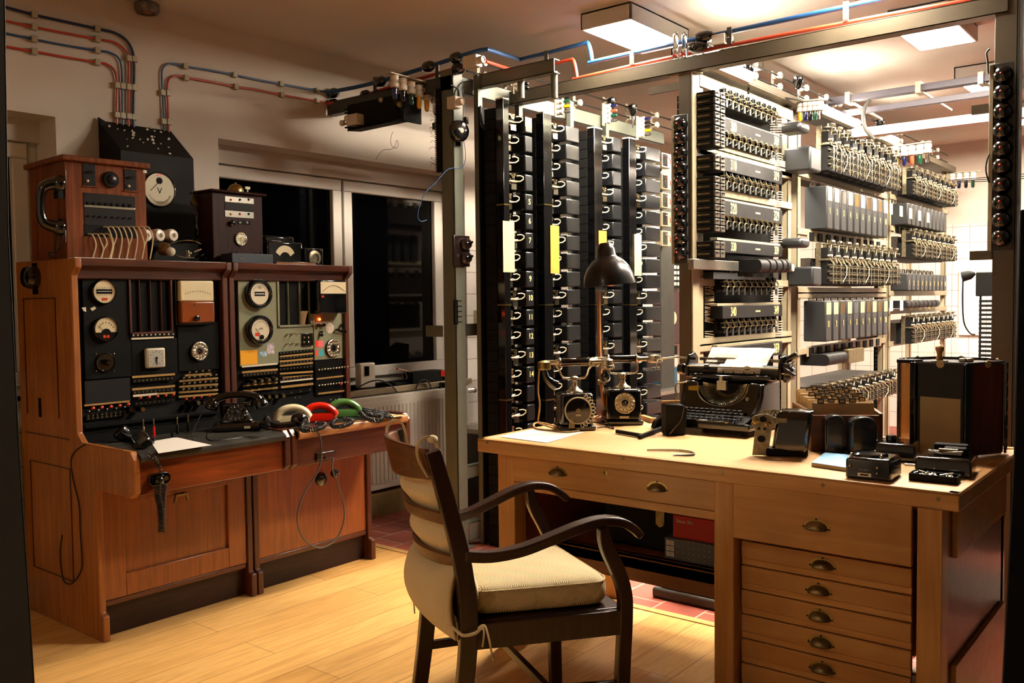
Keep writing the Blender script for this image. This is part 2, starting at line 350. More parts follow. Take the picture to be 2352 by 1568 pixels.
# ================================================================ SWITCHBOARDS
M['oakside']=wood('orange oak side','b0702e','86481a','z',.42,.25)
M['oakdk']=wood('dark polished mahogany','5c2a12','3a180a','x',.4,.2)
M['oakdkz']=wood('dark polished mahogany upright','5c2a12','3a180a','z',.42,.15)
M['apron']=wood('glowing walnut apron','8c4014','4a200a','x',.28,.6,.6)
M['door']=wood('brown oak door','94521e','783c14','z',.4,.3)
M['plinth']=wood('black brown plinth','38201a','22120e','x',.5,.2)
M['panelb']=mat('black switchboard panel','0b0b0c',.55,vary=.3,scale=14,spec=.12)
M['panelg']=mat('dark grey steel plate','1c1b1d',.55,vary=.1,scale=14,spec=.2)
M['panelv']=mat('sage green panel','84866a',.48,vary=.08,scale=9)
M['lino']=mat('worn grey lino','3c3a34',.4,vary=.5,scale=7,h2='1c1a18',spec=.25)
M['linob']=mat('black lino','17171a',.35,vary=.2,scale=10)
M['edge']=wood('light wood edge','a8703a','7e4c20','x',.35,.4)
M['strip']=mat('yellowed label strip','b08a48',.6,vary=.3,scale=60)
PY=3.62; BT=1.507
def disc(g,Y,px,py,r,t=.006,n=28):
    c=aY(px,py,Y); g.cyl((c.x,Y-t,c.z),(c.x,Y+.001,c.z),r,n=n); return c
def vr(px,py,h,Y=PY): return abs(aY(px,py-h,Y).z-aY(px,py+h,Y).z)/2
def board(x0,x1,label,left):
    t=thing('telephone_switchboard',label,'switchboard',((x0+x1)/2,3.6,0))
    side=[(4.1,0),(3.43,0),(3.43,.10),(3.455,.11),(3.455,.60),(3.19,.60),(3.165,.62),(3.165,.745),(3.19,.775),(3.56,.775),(3.6,.81),(3.6,1.44),(3.565,1.47),(3.565,BT),(4.1,BT)]
    for sx in (x0,x1-.028):
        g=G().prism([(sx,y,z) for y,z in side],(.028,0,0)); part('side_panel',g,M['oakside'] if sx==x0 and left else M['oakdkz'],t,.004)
    a,b=x0+.028,x1-.028
    part('plinth',G().box(a,3.49,0,b,4.08,.125),M['plinth'],t,.003)
    part('plinth_rail',G().box(a,3.468,.125,b,3.5,.15),M['oakdk'],t,.005)
    g=G()
    if left:
        g.box(a,3.48,.15,b,3.5,.60)
        for q in ((a,.15,a+.09,.6),(b-.09,.15,b,.6),(a+.09,.15,b-.09,.24),(a+.09,.52,b-.09,.6)): g.box(q[0],3.465,q[1],q[2],3.48,q[3])
    else: g.box(a,3.47,.15,b,3.49,.62)
    d=part('door',g,M['door'],t,.003)
    hp=aY(415,1141,3.465) if left else aY(738,1100,3.465)
    g=G()
    if left:
        g.prism([(hp.x-.036,3.466,hp.z-.018),(hp.x-.028,3.466,hp.z+.016),(hp.x+.028,3.466,hp.z+.016),(hp.x+.036,3.466,hp.z-.018),(hp.x+.026,3.466,hp.z-.018),(hp.x+.02,3.466,hp.z+.006),(hp.x-.02,3.466,hp.z+.006),(hp.x-.026,3.466,hp.z-.018)],(0,-.012,0))
        part('handle',g,M['tarn'],d,.002)
    else:
        g.lathe((hp.x,3.47,hp.z),(0,-1,0),[(.034,0),(.032,.012),(.02,.02),(0,.022)],18); part('handle',g,M['gloss'],d)
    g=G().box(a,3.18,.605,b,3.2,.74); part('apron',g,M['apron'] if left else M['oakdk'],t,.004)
    part('desk_frame',G().box(a,3.2,.60,b,3.47,.615).box(a,3.2,.70,b,4.05,.74),M['oakdk'],t)
    # writing surface with rounded nose
    P_=[(3.6,.742),(3.6,.768),(3.19,.768),(3.17,.764),(3.158,.755),(3.156,.745),(3.16,.735),(3.175,.73),(3.19,.738)]
    part('writing_surface',G().prism([(a,y,z) for y,z in P_],(b-a,0,0)),M['lino'] if left else M['linob'],t)
    if not left: part('edge_moulding',G().prism([(a,y,z) for y,z in ((3.19,.77),(3.155,.768),(3.148,.758),(3.148,.738),(3.156,.728),(3.19,.73))],(b-a,0,0)),M['edge'],t,.003)
    part('riser',G().prism([(a,3.56,.768),(a,PY,.80),(a,PY+.02,.93),(a,PY+.04,.93),(a,PY+.04,.768)],(b-a,0,0)),M['panelb'],t)
    part('backboard',G().box(a,PY+.012,.9,b,PY+.03,BT-.02),M['panelb'],t)
    part('rear_case',G().box(a,4.04,.13,b,4.08,BT-.03).box(a,PY+.03,BT-.03,b,4.09,BT-.004),M['oakdk'],t)
    g=G().prism([(a,y,z) for y,z in ((PY+.012,BT-.085),(PY-.012,BT-.08),(PY-.014,BT-.045),(3.57,BT-.03),(3.565,BT),(PY+.03,BT))],(b-a,0,0)); part('cornice',g,M['oakdk'],t,.003)
    return t
SB0,SB1,SB2,SB3=1.694,2.405,2.412,3.125
L_=board(SB0,SB1,'left half of the wooden telephone switchboard, black instrument panels, beside the left wall','L')
R_=board(SB2,SB3,'right half of the wooden telephone switchboard with sage green panels and two round meters',None)
_P=part
def pbox(name,t,Y,x0,y0,x1,y1,th,m_,bev=.0015,label=None,mb=None):
    a=xr(Y,x0,y0,x1,y1); return _P(name,G().box(a[0],Y-th,a[1],a[2],Y+.0,a[3]),m_,t,bev,label)
def screwhead(g,Y,px,py,r=.003): c=aY(px,py,Y); g.lathe((c.x,Y,c.z),(0,-1,0),[(r,0),(r,.0015),(0,.003)],8)
def rowpx(x0,y0,x1,y1,n): return [(x0+(x1-x0)*i/(n-1),y0+(y1-y0)*i/(n-1)) for i in range(n)]
def strip(t,Y,x0,y0,x1,y1,h=5,m_=None,th=.004,name='label_strip',label=None):
    a=aY(x0,y0,Y); b=aY(x1,y1,Y); hh=vr(x0,y0,h/2,Y); g=G(); g.bar((a.x,Y-th/2,a.z),(b.x,Y-th/2,b.z),th,hh*2); return _P(name,g,m_ or M['strip'],t,0,label)
def holes(t,Y,x0,y0,x1,y1,n,r=.0045,ringm=None,name='jack_strip'):
    a=aY(x0,y0,Y); b=aY(x1,y1,Y); g=G(); 
    g.bar((a.x-.012,Y-.002,a.z),(b.x+.012,Y-.002,b.z),.004,r*3.2); s_=_P(name,g,M['panelb'],t)
    g=G()
    for px,py in rowpx(x0,y0,x1,y1,n):
        c=aY(px,py,Y-.005); g.lathe((c.x,Y-.004,c.z),(0,-1,0),[(r*.5,0),(r*.5,.002),(r,.002),(r,0)],10)
    _P('jack_rims',g,ringm or M['tarn'],s_); return s_
def dial(t,Y,px,py,r,m_,m2,name='dial',holes_=10,tilt=None,loc=None,ax=(0,-1,0),inner=None,start=.3):
    ax=V(ax).normalized(); c=loc or aY(px,py,Y); a=V((0,0,1)).cross(ax); a=a.normalized() if a.length>.01 else V((1,0,0)); b=ax.cross(a)
    g=G(); g.lathe(c,ax,[(r*1.05,0),(r*1.05,r*.14),(r*.98,r*.2),(0,r*.2)],28); d=_P(name,g,m2,t)
    # finger plate: ring with holes built as annular segments around each hole
    g=G(); rm=r*.74; hr=r*.125; z=r*.26; N_=holes_
    def at(ang,rad,h=z): return c+a*(rad*cos(ang))+b*(rad*sin(ang))+ax*h
    stp=2*PI/(N_+2)
    for k in range(N_+2):
        a0=start+stp*k; 
        if k<N_:
            am=a0+stp/2; ctr=at(am,rm); inn=[];out=[]
            for j in range(12):
                th=2*PI*j/12; dr=cos(th); dt=sin(th)
                inn.append(ctr+(a*cos(am)+b*sin(am))*(hr*dr)+(-a*sin(am)+b*cos(am))*(hr*dt))
                rr=rm+max(-1,min(1,dr*1.45))*(r*.25); aa=am+max(-1,min(1,dt*1.45))*stp/2; out.append(at(aa,rr))
            vi=[g.b.verts.new(p) for p in inn]; vo=[g.b.verts.new(p) for p in out]
            for j in range(12): g._f([vi[j],vi[(j+1)%12],vo[(j+1)%12],vo[j]])
        else:
            vs=[g.b.verts.new(at(a0+stp*u,rr)) for u,rr in ((0,r*.49),(1,r*.49),(1,r*.99),(.5,r*1.0),(0,r*.99))]; g._f(vs)
    g.lathe(c,ax,[(r*.5,r*.22),(r*.52,r*.27),(r*.44,r*.27),(r*.42,r*.22)],24); g.lathe(c,ax,[(r*.97,r*.18),(r*1.0,r*.26),(r*.96,r*.28),(r*.96,r*.24)],28)
    p=_P('finger_wheel',g,m_,d,solid=.0012)
    g=G(); g.lathe(c,ax,[(r*.42,r*.2),(r*.42,r*.24),(r*.2,r*.27),(r*.12,r*.36),(0,r*.38)],20); _P('dial_hub',g,inner or M['gloss'],d)
    g=G(); g.bar(at(-1.2,r*1.06,r*.2),at(-1.2,r*.72,r*.34),r*.09,r*.05,up=ax); _P('finger_stop',g,M['chrome'],d)
    return d
def knob(t,Y,px,py,r,m_,h=.014,name='knob'):
    c=aY(px,py,Y); g=G().lathe((c.x,Y,c.z),(0,-1,0),[(r*.7,0),(r*.7,h*.4),(r,h*.45),(r,h*.9),(r*.85,h),(0,h)],16); return _P(name,g,m_,t)
def meter(t,Y,px,py,hr,face=None,rim=None,name='meter'):
    r=vr(px,py,hr,Y); c=aY(px,py,Y); g=G().lathe((c.x,Y,c.z),(0,-1,0),[(r*1.02,0),(r*1.05,.012),(r*1.0,.016),(r*.96,.016),(r*.96,.008),(0,.008)],36)
    mt=_P(name,g,rim or M['gloss'],t); g=G().cyl((c.x,Y-.0075,c.z),(c.x,Y-.0095,c.z),r*.95,n=36); _P('meter_face',g,face or M['ivory'],mt)
    return mt,c,r
# ---- left board
pbox('instrument_panel',L_,PY+.01,190,640,300,868,.008,M['panelb']); 
pbox('instrument_panel',L_,PY+.01,299,778,406,862,.008,M['panelb']); pbox('instrument_panel',L_,PY+.01,407,740,503,850,.008,M['panelb'])
pbox('lower_plate',L_,PY+.01,192,871,297,925,.01,M['panelg'],label='dark grey steel plate')
mt,c,r=meter(L_,PY,237,669.6,27.5)
_P('pointer_window',G().box(c.x-r*.68,PY-.011,c.z-r*.18,c.x+r*.68,PY-.0095,c.z+r*.2),M['blackg'],mt)
g=G(); [g.box(c.x+r*(-.62+.09*i),PY-.0118,c.z-r*.01,c.x+r*(-.62+.09*i+.045),PY-.011,c.z+r*.05) for i in range(14)]; _P('tick_marks',g,M['white'],mt)
g=G(); [g.box(c.x+r*q-.0004,PY-.0103,c.z+r*zz,c.x+r*q+.0004,PY-.0095,c.z+r*(zz+.13)) for q in (-.6,-.4,-.2,0,.2,.4,.6) for zz in (.26,-.38)]; _P('tick_marks',g,M['matte'],mt)
g=G(); [g.cyl((c.x+q*r,PY-.0095,c.z-r*.62),(c.x+q*r,PY-.0115,c.z-r*.62),r*.12,n=10) for q in (-.1,.13)]; _P('red_marks',g,M['redlamp'],mt)
mt,c,r=meter(L_,PY,241,755,28)
g=G(); N_=24; g.prism([(c.x+r*.95*cos(PI+PI*i/N_),PY-.0095,c.z-r*.28+ (r*.67)*sin(PI+PI*i/N_)) for i in range(N_+1)],(0,-.001,0)); g.cyl((c.x,PY-.0095,c.z-r*.4),(c.x,PY-.0112,c.z-r*.4),r*.42,n=24); _P('lower_shade',g,M['blackg'],mt)
g=G().bar((c.x,PY-.012,c.z-r*.4),(c.x-r*.62,PY-.012,c.z+r*.32),.0012,.001); _P('needle',g,M['matte'],mt)
g=G(); [g.bc((c.x+r*(.72*cos(q)),PY-.0105,c.z-r*.4+r*1.1*sin(q)*.85),(.002,.001,.006)) for q in (.6,.9,1.2,1.57,1.9,2.2,2.5)]; _P('tick_marks',g,M['matte'],mt)
g=G(); [g.cyl((c.x+q*r,PY-.011,c.z-r*.62),(c.x+q*r,PY-.0125,c.z-r*.62),r*.13,n=10) for q in (-.16,.14)]; _P('red_marks',g,M['redlamp'],mt)
c=aY(242,832,PY); r=vr(242,832,22); k=_P('rotary_switch',G().lathe((c.x,PY,c.z),(0,-1,0),[(r,0),(r,.006),(r*.93,.009),(r*.86,.005),(r*.3,.005),(r*.3,.03),(r*.24,.034),(0,.034)],30),M['gloss'],L_)
g=G(); [screwhead(g,PY,x,y) for x,y in ((221,852),(262,812),(221,812),(262,852))]; _P('screws',g,M['tarn'],k)
g=G(); [g.prism([aY(x,y,PY+.001) for x,y in q],(0,-.001,0)) for q in (((187,706),(197,705),(198,716),(192,714)),((207,708),(217,703),(221,708),(212,714)))]; _P('paper_scraps',g,M['ivoryw'],L_)
# pigeonholes
def pigeon(t,x0,y0,x1,y1,n,mw,ins,fr=.008):
    a=xr(PY,x0,y0,x1,y1); X0,Z0,X1,Z1=a; g=G(); D=.28
    g.box(X0,PY-.006,Z0,X0+fr,PY+D,Z1).box(X1-fr,PY-.006,Z0,X1,PY+D,Z1).box(X0,PY-.006,Z0,X1,PY+D,Z0+fr).box(X0,PY-.006,Z1-fr,X1,PY+D,Z1)
    for i in range(1,n):
        x=X0+(X1-X0)*i/n; g.box(x-.0015,PY,Z0,x+.0015,PY+D,Z1)
    p=_P('pigeonhole_rack',g,mw,t,.0008); _P('rack_back',G().box(X0,PY+D-.01,Z0,X1,PY+D,Z1),ins,p); return a,p
pigeon(L_,296,627,395,766,4,M['oakdkz'],M['matte'])
s_=pbox('lamp_strip',L_,PY,299,765,402,773,.004,M['panelb']); g=G()
for px,py in rowpx(306,770,397,767,10): c=aY(px,py,PY-.004); g.sph((c.x,PY-.005,c.z),.004,n=8)
_P('indicator_lamps',g,M['ivoryw'],s_); strip(L_,PY,301,778,398,774,4,M['ivoryw'],label='cream label strip')
# clock
a=xr(PY,331,799,374,844); ck=_P('clock',G().box(a[0],PY-.022,a[1],a[2],PY,a[3]),M['ivoryw'],L_,.006); cx,cz=(a[0]+a[2])/2,(a[1]+a[3])/2; h=(a[3]-a[1])/2; w2=(a[2]-a[0])/2
_P('clock_face',G().box(cx-w2*.82,PY-.0235,cz-h*.82,cx+w2*.82,PY-.022,cz+h*.82),mat('pale clock dial','a8a69a',.4),ck)
g=G(); [g.bar((cx+w2*.62*sin(PI*i/6),PY-.0242,cz+h*.62*cos(PI*i/6)),(cx+w2*.74*sin(PI*i/6),PY-.0242,cz+h*.74*cos(PI*i/6)),.0015,.001) for i in range(12)]; _P('hour_marks',g,M['matte'],ck)
g=G().bar((cx,PY-.025,cz),(cx-.003,PY-.025,cz-h*.45),.004,.001).bar((cx,PY-.0258,cz),(cx+.003,PY-.0258,cz-h*.62),.0025,.001).cyl((cx,PY-.0235,cz),(cx,PY-.028,cz),.005); _P('clock_hands',g,M['matte'],ck)
# rectangular meter
a=xr(PY,406,645,485,741); X0,Z0,X1,Z1=a; q=_P('square_meter',G().box(X0-.008,PY-.004,Z0-.008,X1+.008,PY+.01,Z1+.008),M['gloss'],L_,.002); zm=Z0+(Z1-Z0)*.51
_P('meter_window',G().box(X0,PY-.03,zm,X1-.004,PY-.004,Z1),M['ivory'],q,.006,label='cream dial window')
_P('lower_cover',G().box(X0,PY-.034,Z0,X1-.004,PY-.004,zm),mat('brown bakelite','8a4314',.25,coat=.5,vary=.2,scale=10),q,.006,label='orange brown bakelite cover')
g=G(); [g.bar((X0+(X1-X0)*(.15+.07*i),PY-.031,zm+.03+.012*sin(PI*i/10)),(X0+(X1-X0)*(.15+.07*i),PY-.031,zm+.037+.012*sin(PI*i/10)),.001,.001) for i in range(11)]; _P('tick_marks',g,M['matte'],q)
knob(q,PY-.034,450,731,.013,M['gloss']); knob(q,PY-.034,446,700,.003,M['matte'],.003)
dial(L_,PY,456.5,806,vr(456,806,21),M['chrome'],M['gloss'])
# strips
for y0,y1 in ((866,859),(894,886)): strip(L_,PY,303,y0,401,y1,5)
for y0,y1 in ((875,868),(901,894)): holes(L_,PY,310,y0,395,y1,10)
strip(L_,PY,305,909,361,904,5,M['ivoryw'],label='white label strip'); strip(L_,PY,362,904,402,901,4)
strip(L_,PY,193,931,297,921,4)
g=G(); 
def keycaps(t,pts,m_,r=.0062,name='key_cap'):
    for px,py in pts:
        c=aY(px,py,PY-.012); _P(name,G().lathe((c.x,PY-.002,c.z-.004),(0,-.8,.35),[(r*.6,0),(r*.6,.01),(r,.012),(r*.9,.019),(0,.021)],10),m_,t,label='orange red key cap' if m_ is M['redlamp'] else None)
keycaps(L_,[(213,938),(233,936),(254,934.5),(274,932),(294,929)],M['redlamp'])
keycaps(L_,[(322,914),(342,912.5),(361,911),(380,909),(398,907)],M['redlamp'],.0055); keycaps(L_,[(427,917),(444,915),(462,912.5),(480,910)],M['redlamp'],.0048)
keycaps(L_,[(202,946),(223,943),(243,941),(264,939),(284,936)],M['gloss'],.006,'black_key')
for y0,y1,r in ((955,945,.0045),(961,951,.0045)): holes(L_,PY,203,y0,287,y1,9,r)
holes(L_,PY,314,927,396,918,9,.004)
for i,(xa,xb,y0,y1) in enumerate(((424,484,862,858),(411,500,875,868),(411,500,888,882),(410,500,901,895),(410,500,911,904))):
    strip(L_,PY,xa,y0,xb,y1,4.5)
    if i<4:
        g=G()
        for px,py in rowpx(xa+10,y0-7,xb-5,y1-7,4 if i==0 else 7): c=aY(px,py,PY-.01); g.cyl((c.x,PY,c.z),(c.x,PY-.016,c.z+.001),.0045,n=8); g.bc((c.x,PY-.018,c.z+.003),(.012,.004,.003))
        _P('toggle_row',g,M['chrome'],L_)
for px,py,br in ((301,941,0),(326,940,1),(438,926,0),(454,925,1),(470,924,0)):
    c=aY(px,py,PY-.03); k=_P('speaking_key',G().cyl((c.x,PY,c.z),(c.x,PY-.035,c.z),.012,.011,14),M['gloss'],L_)
    if br: _P('brass_ring',G().lathe((c.x,PY-.036,c.z),(0,-1,0),[(.006,0),(.009,0),(.009,.003),(.006,.003)],16),M['brass'],k)
pbox('key_shelf',L_,PY-.0,190,958,500,966,.02,M['panelb'])
# red cornice label (worn) and fittings
a=xr(PY-.014,293,612,408,621); lb=_P('worn_red_label',G().box(a[0],PY-.0155,a[1],a[2],PY-.0142,a[3]),mat('worn red paint','6e1418',.5,h2='c07a70',scale=40),L_,label='worn dark red name strip')
pb=aX(82,637,SB0); g=G().lathe((SB0,pb.y,pb.z),(-1,0,0),[(.048,0),(.05,.01),(.048,.03),(.04,.045),(.02,.052),(0,.053)],28).box(SB0-.006,pb.y-.02,pb.z-.07,SB0,pb.y+.02,pb.z+.06); _P('side_bell',g,M['gloss'],L_)
q=aX(92,930,SB0); _P('side_slot',G().box(SB0-.002,q.y-.012,q.z-.05,SB0+.001,q.y+.012,q.z+.03),M['matte'],L_)
g=G(); 
for (ya,za,yb,zb) in ((3.66,.2,3.66,.66),(4.02,.2,4.02,.66),(3.66,.2,4.02,.2),(3.66,.66,4.02,.66),(3.74,.86,3.74,1.35),(4.03,.86,4.03,1.35),(3.74,1.35,4.03,1.35),(3.66,.78,4.05,.78)): g.bar((SB0-.001,ya,za),(SB0-.001,yb,zb),.004,.006,up=(1,0,0))
_P('side_mouldings',g,M['oakdkz'],L_)
# apron sockets
def socket(t,px,py,w,h,label=None,rnd=True):
    c=aY(px,py,3.18); g=G()
    if rnd: g.prism([(c.x+sx*(w-h)+h*cos(th),3.18,c.z+h*sin(th)) for sx,rng in ((1,range(-4,5)),(-1,range(4,13))) for th in [PI/8*k for k in rng]],(0,-.012,0))
    else: g.box(c.x-w,3.168,c.z-h,c.x+w,3.18,c.z+h)
    return _P('socket',g,M['gloss'],t,.002),c
s_,c1=socket(L_,364,1099,.045,.024); _P('brass_ring',G().lathe((c1.x+.024,3.167,c1.z),(0,-1,0),[(.006,0),(.009,0),(.009,.003),(.006,.003)],16),M['brass'],s_)
s_,c2=socket(R_,747,1045,.055,.0165,rnd=False)
# ---- right board
def patch(t,pts,Y,th,m_,name,label=None): return _P(name,G().prism([aY(x,y,Y) for x,y in pts],(0,-th,0)),m_,t,0,label)
pbox('instrument_panel',R_,PY+.012,545,628,635,838,.012,M['panelv'],label='sage green panel with two round meters')
pbox('instrument_panel',R_,PY+.012,635,752,716,808,.012,M['panelv'],label='sage green panel with small toggles')
pbox('instrument_panel',R_,PY+.012,717,630,800,824,.012,M['panelv'],label='sage green panel below the black meter box')
a,p_=pigeon(R_,636,631,715,751,3,M['panelv'],M['matte'],.011)
for (px,py,n) in ((590.5,675,0),(592.5,757,1)):
    r=vr(px,py,33.8); c=aY(px,py,PY); mt=_P('round_meter',G().lathe((c.x,PY,c.z),(0,-1,0),[(r,0),(r,.022),(r*.94,.03),(r*.8,.03),(r*.72,.02),(0,.02)],40),M['gloss'],R_)
    _P('meter_face',G().cyl((c.x,PY-.0195,c.z),(c.x,PY-.0215,c.z),r*.715,n=36),M['ivoryw'],mt)
    [_P('screw',G().lathe((c.x+q*r*.88,PY-.03,c.z),(0,-1,0),[(.004,0),(.003,.003),(0,.003)],8),M['tarn'],mt) for q in (-1,1)]
    if n==0:
        _P('pointer_window',G().box(c.x-r*.42,PY-.0225,c.z-r*.14,c.x+r*.42,PY-.0215,c.z+r*.15),M['blackg'],mt)
        _P('tick_marks',G().box(c.x-r*.38,PY-.0232,c.z-r*.02,c.x+r*.38,PY-.0225,c.z+r*.03),M['white'],mt); text('Hz',r*.25,(c.x,PY-.0216,c.z+r*.42),'-Y',M['matte'],mt)
    else:
        g=G().bar((c.x+r*.05,PY-.023,c.z-r*.45),(c.x-r*.42,PY-.023,c.z+r*.1),.0012,.001); g.cyl((c.x+r*.05,PY-.0215,c.z-r*.5),(c.x+r*.05,PY-.027,c.z-r*.5),r*.16,n=16); _P('needle',g,M['gloss'],mt)
        _P('red_mark',G().box(c.x-r*.45,PY-.0225,c.z-r*.42,c.x-r*.1,PY-.0215,c.z-r*.2),M['redlamp'],mt); text('mA',r*.22,(c.x+r*.03,PY-.0216,c.z+r*.08),'-Y',M['matte'],mt)
    g=G(); [g.bar((c.x+r*.5*cos(q),PY-.022,c.z+r*.5*sin(q)),(c.x+r*.6*cos(q),PY-.022,c.z+r*.6*sin(q)),.001,.001) for q in [.5+.215*i for i in range(11)]]; _P('tick_marks',g,M['matte'],mt)
pbox('sticky_note',R_,PY,552,804,591,837,.001,mat('yellow note','f0a80c',.6),0,label='yellow paper note')
st=pbox('sticker',R_,PY,613,788,629.5,812,.0008,mat('lilac sticker','8a7c98',.5,h2='e8dcd8',scale=60),0,label='lilac and white sticker')
pbox('sticker',R_,PY,597.5,807,612,818.5,.0008,mat('blue sticker','2c84b0',.5,h2='d8e4e8',scale=70),0,label='small blue and white sticker')
for q in ((725,782,743,797,'f07078'),(725,804,743,817.5,'38a0b0')):
    s_=pbox('sticker',R_,PY,*q[:4],.0008,mat('sticker '+q[4],q[4],.5),0,label='pink sticker' if q[4]=='f07078' else 'turquoise sticker'); b_=xr(PY-.001,q[0],q[1],q[0]+6,q[3]); _P('sticker_edge',G().box(b_[0],PY-.0016,b_[1],b_[2],PY-.0008,b_[3]),mat('orange sticker tab','f04820',.5),s_)
c=aY(757.6,753,PY); r=vr(757,753,12); _P('round_sticker',G().cyl((c.x,PY,c.z),(c.x,PY-.001,c.z),r,n=24),mat('cream round sticker','e4dac8',.5,h2='c8b0a0',scale=70),R_,label='cream round sticker')
# notice board on cornice
a=xr(PY-.02,634,603,724,627); nb=_P('brown_notice',G().box(a[0],PY-.026,a[1],a[2],PY-.0145,a[3]),M['edge'],R_,.001); _P('notice_plate',G().box(a[0],PY-.0275,a[1]+.008,a[2],PY-.026,a[3]-.008),M['apron'],nb)
g=G(); screwhead(g,PY-.0275,641,612,.004); screwhead(g,PY-.0275,719,612,.004); _P('screws',g,M['steel'],nb)
a=xr(PY-.015,601,611,620,615); _P('red_label',G().box(a[0],PY-.0165,a[1],a[2],PY-.0142,a[3]),bpy.data.materials['worn red paint'],R_,label='small dark red name strip')
# papers in pigeonholes: things
def curl(px,py,h,w,nm,lab,lean,m_):
    c=aY(px,py,PY+.03); g=G(); rows=[]
    for i in range(7):
        t_=i/6; rows.append([(c.x+lean*t_*t_+u*w*.06,PY+.06-.07*u-.012*t_,c.z+h*t_) for u in (0,.5,1)])
    g.grid(rows); return solo(nm,g,m_,lab,'paper',solid=.0012)
curl(701,748,.22,.45,'paper_sheet','tall curled cream paper standing in the green pigeonhole',.03,M['oldpaper'])
curl(676,749,.075,.55,'paper_sheet','short curled buff paper in the middle green pigeonhole',.012,M['oldpaper'])
# meter box
a=xr(PY-.06,728,643,794,720); X0,Z0,X1,Z1=a; mb=_P('meter_box',G().box(X0,PY-.07,Z0,X1,PY,Z1),M['gloss'],R_,.006); zm=Z0+(Z1-Z0)*.6
_P('meter_face',G().box(X0+.015,PY-.072,zm,X1-.008,PY-.069,Z1-.01),M['ivory'],mb); 
g=G().tube([(X0+.025+(X1-X0-.04)*i/10,PY-.073,zm+.01+.03*sin(PI*i/10)) for i in range(11)],.0012,5); _P('scale_arc',g,M['matte'],mb)
_P('red_mark',G().box(X0+.02,PY-.072,zm-.02,X0+.035,PY-.07,zm-.01),M['redlamp'],mb); _P('glass_rail',G().box(X0+.012,PY-.075,zm-.003,X1-.006,PY-.07,zm),M['chrome'],mb)
c=aY(733.5,733,PY-.005); _P('signal_lamp',G().sph((c.x,PY-.006,c.z),.0075,n=12),M['glow'],R_,label='glowing red signal lamp')
for px,py,r in ((728.5,747,.009),(739.5,746,.009),(734.6,769,.008),(782,747,.009),(770,757,.006),(779,760,.007),(789,761,.007),(735,762,.005)): knob(R_,PY,px,py,r,M['gloss'],.02)
g=G().bar(aY(772,757,PY-.02),aY(795,761,PY-.02),.007,.007); _P('lever',g,M['gloss'],R_)
for px,py in ((658,768),(670,767),(682,767),(657,790),(670,789),(682,789)):
    c=aY(px,py,PY); _P('toggle',G().cyl((c.x,PY,c.z),(c.x,PY-.006,c.z),.005,n=10).cyl((c.x,PY-.006,c.z),(c.x+.002,PY-.024,c.z+.003),.0022,.0032,8).sph((c.x+.002,PY-.024,c.z+.003),.0042,n=8),M['chrome'],R_)
k=pbox('knife_switch',R_,PY,693,765,716,793,.012,M['gloss'],.002); g=G(); [screwhead(g,PY-.012,x,y,.004) for x,y in ((699,775),(709,775),(699,786),(709,786))]; _P('screws',g,M['chrome'],k)
dial(R_,PY,763,799,vr(763,799,20),M['chrome'],M['gloss'])
strip(R_,PY,555,842,636,835,4,M['ivoryw'],label='cream rail'); strip(R_,PY,555,855,637,848,4.5); strip(R_,PY,558,886,637,878,3.5); strip(R_,PY,557,898,637,890,4)
holes(R_,PY,561,862,632,855,10,.005,M['tarn'])
for i,(px,py) in enumerate(rowpx(584,876,650,868,5)):
    c=aY(px,py,PY-.05); k=_P('plug_key',G().cyl((c.x-.005,PY,c.z),(c.x,PY-.055,c.z),.0105,.0105,14),M['gloss'],R_); _P('key_ring',G().lathe((c.x,PY-.0555,c.z),(0,-1,0),[(.005,0),(.008,0),(.008,.002),(.005,.002)],14),M['tarn'],k)
for i,(px,py) in enumerate(rowpx(584,914,650,909,5)):
    c=aY(px,py,PY-.03); k=_P('speaking_key',G().cyl((c.x,PY,c.z),(c.x,PY-.035,c.z),.012,.011,14),M['gloss'],R_); _P('brass_ring',G().lathe((c.x,PY-.036,c.z),(0,-1,0),[(.006,0),(.009,0),(.009,.003),(.006,.003)],16),M['brass'],k)
for y0,y1 in ((819,811),(830,823),(840,833),(858,853),(868,868-6)): strip(R_,PY,642,y0,718,y1,4)
strip(R_,PY,643,877,718,869,3.5,M['ivoryw'],label='white label strip'); strip(R_,PY,645,889,719,881,5)
for y0,y1 in ((811,804),(823,816),(835,828),(848,841),(872,864)): holes(R_,PY,645,y0,714,y1,10,.004,M['chrome'])
holes(R_,PY,648,905,712,895,4,.005); strip(R_,PY,727,870,797,862,3.5); strip(R_,PY,730,904,798,896,4); pbox('toggle_panel',R_,PY,724,826,800,905,.001,M['panelb'])
for y0,y1 in ((850,843),(886,878)):
    g=G()
    for px,py in rowpx(731,y0,796,y1,11): c=aY(px,py,PY-.01); g.cyl((c.x,PY,c.z),(c.x,PY-.014,c.z),.0042,n=8).sph((c.x,PY-.017,c.z+.002),.0058,n=8)
    _P('toggle_row',g,M['chrome'],R_)
c=aY(782,882,PY-.016); _P('red_toggle',G().sph((c.x,PY-.02,c.z),.0068,n=10),M['red'],R_,label='red toggle tip')
g=G(); [screwhead(g,PY-.0,x,y,.003) for x,y in ((760,918),(770,917),(778,916),(678,913),(688,912))]; _P('screws',g,M['chrome'],R_)
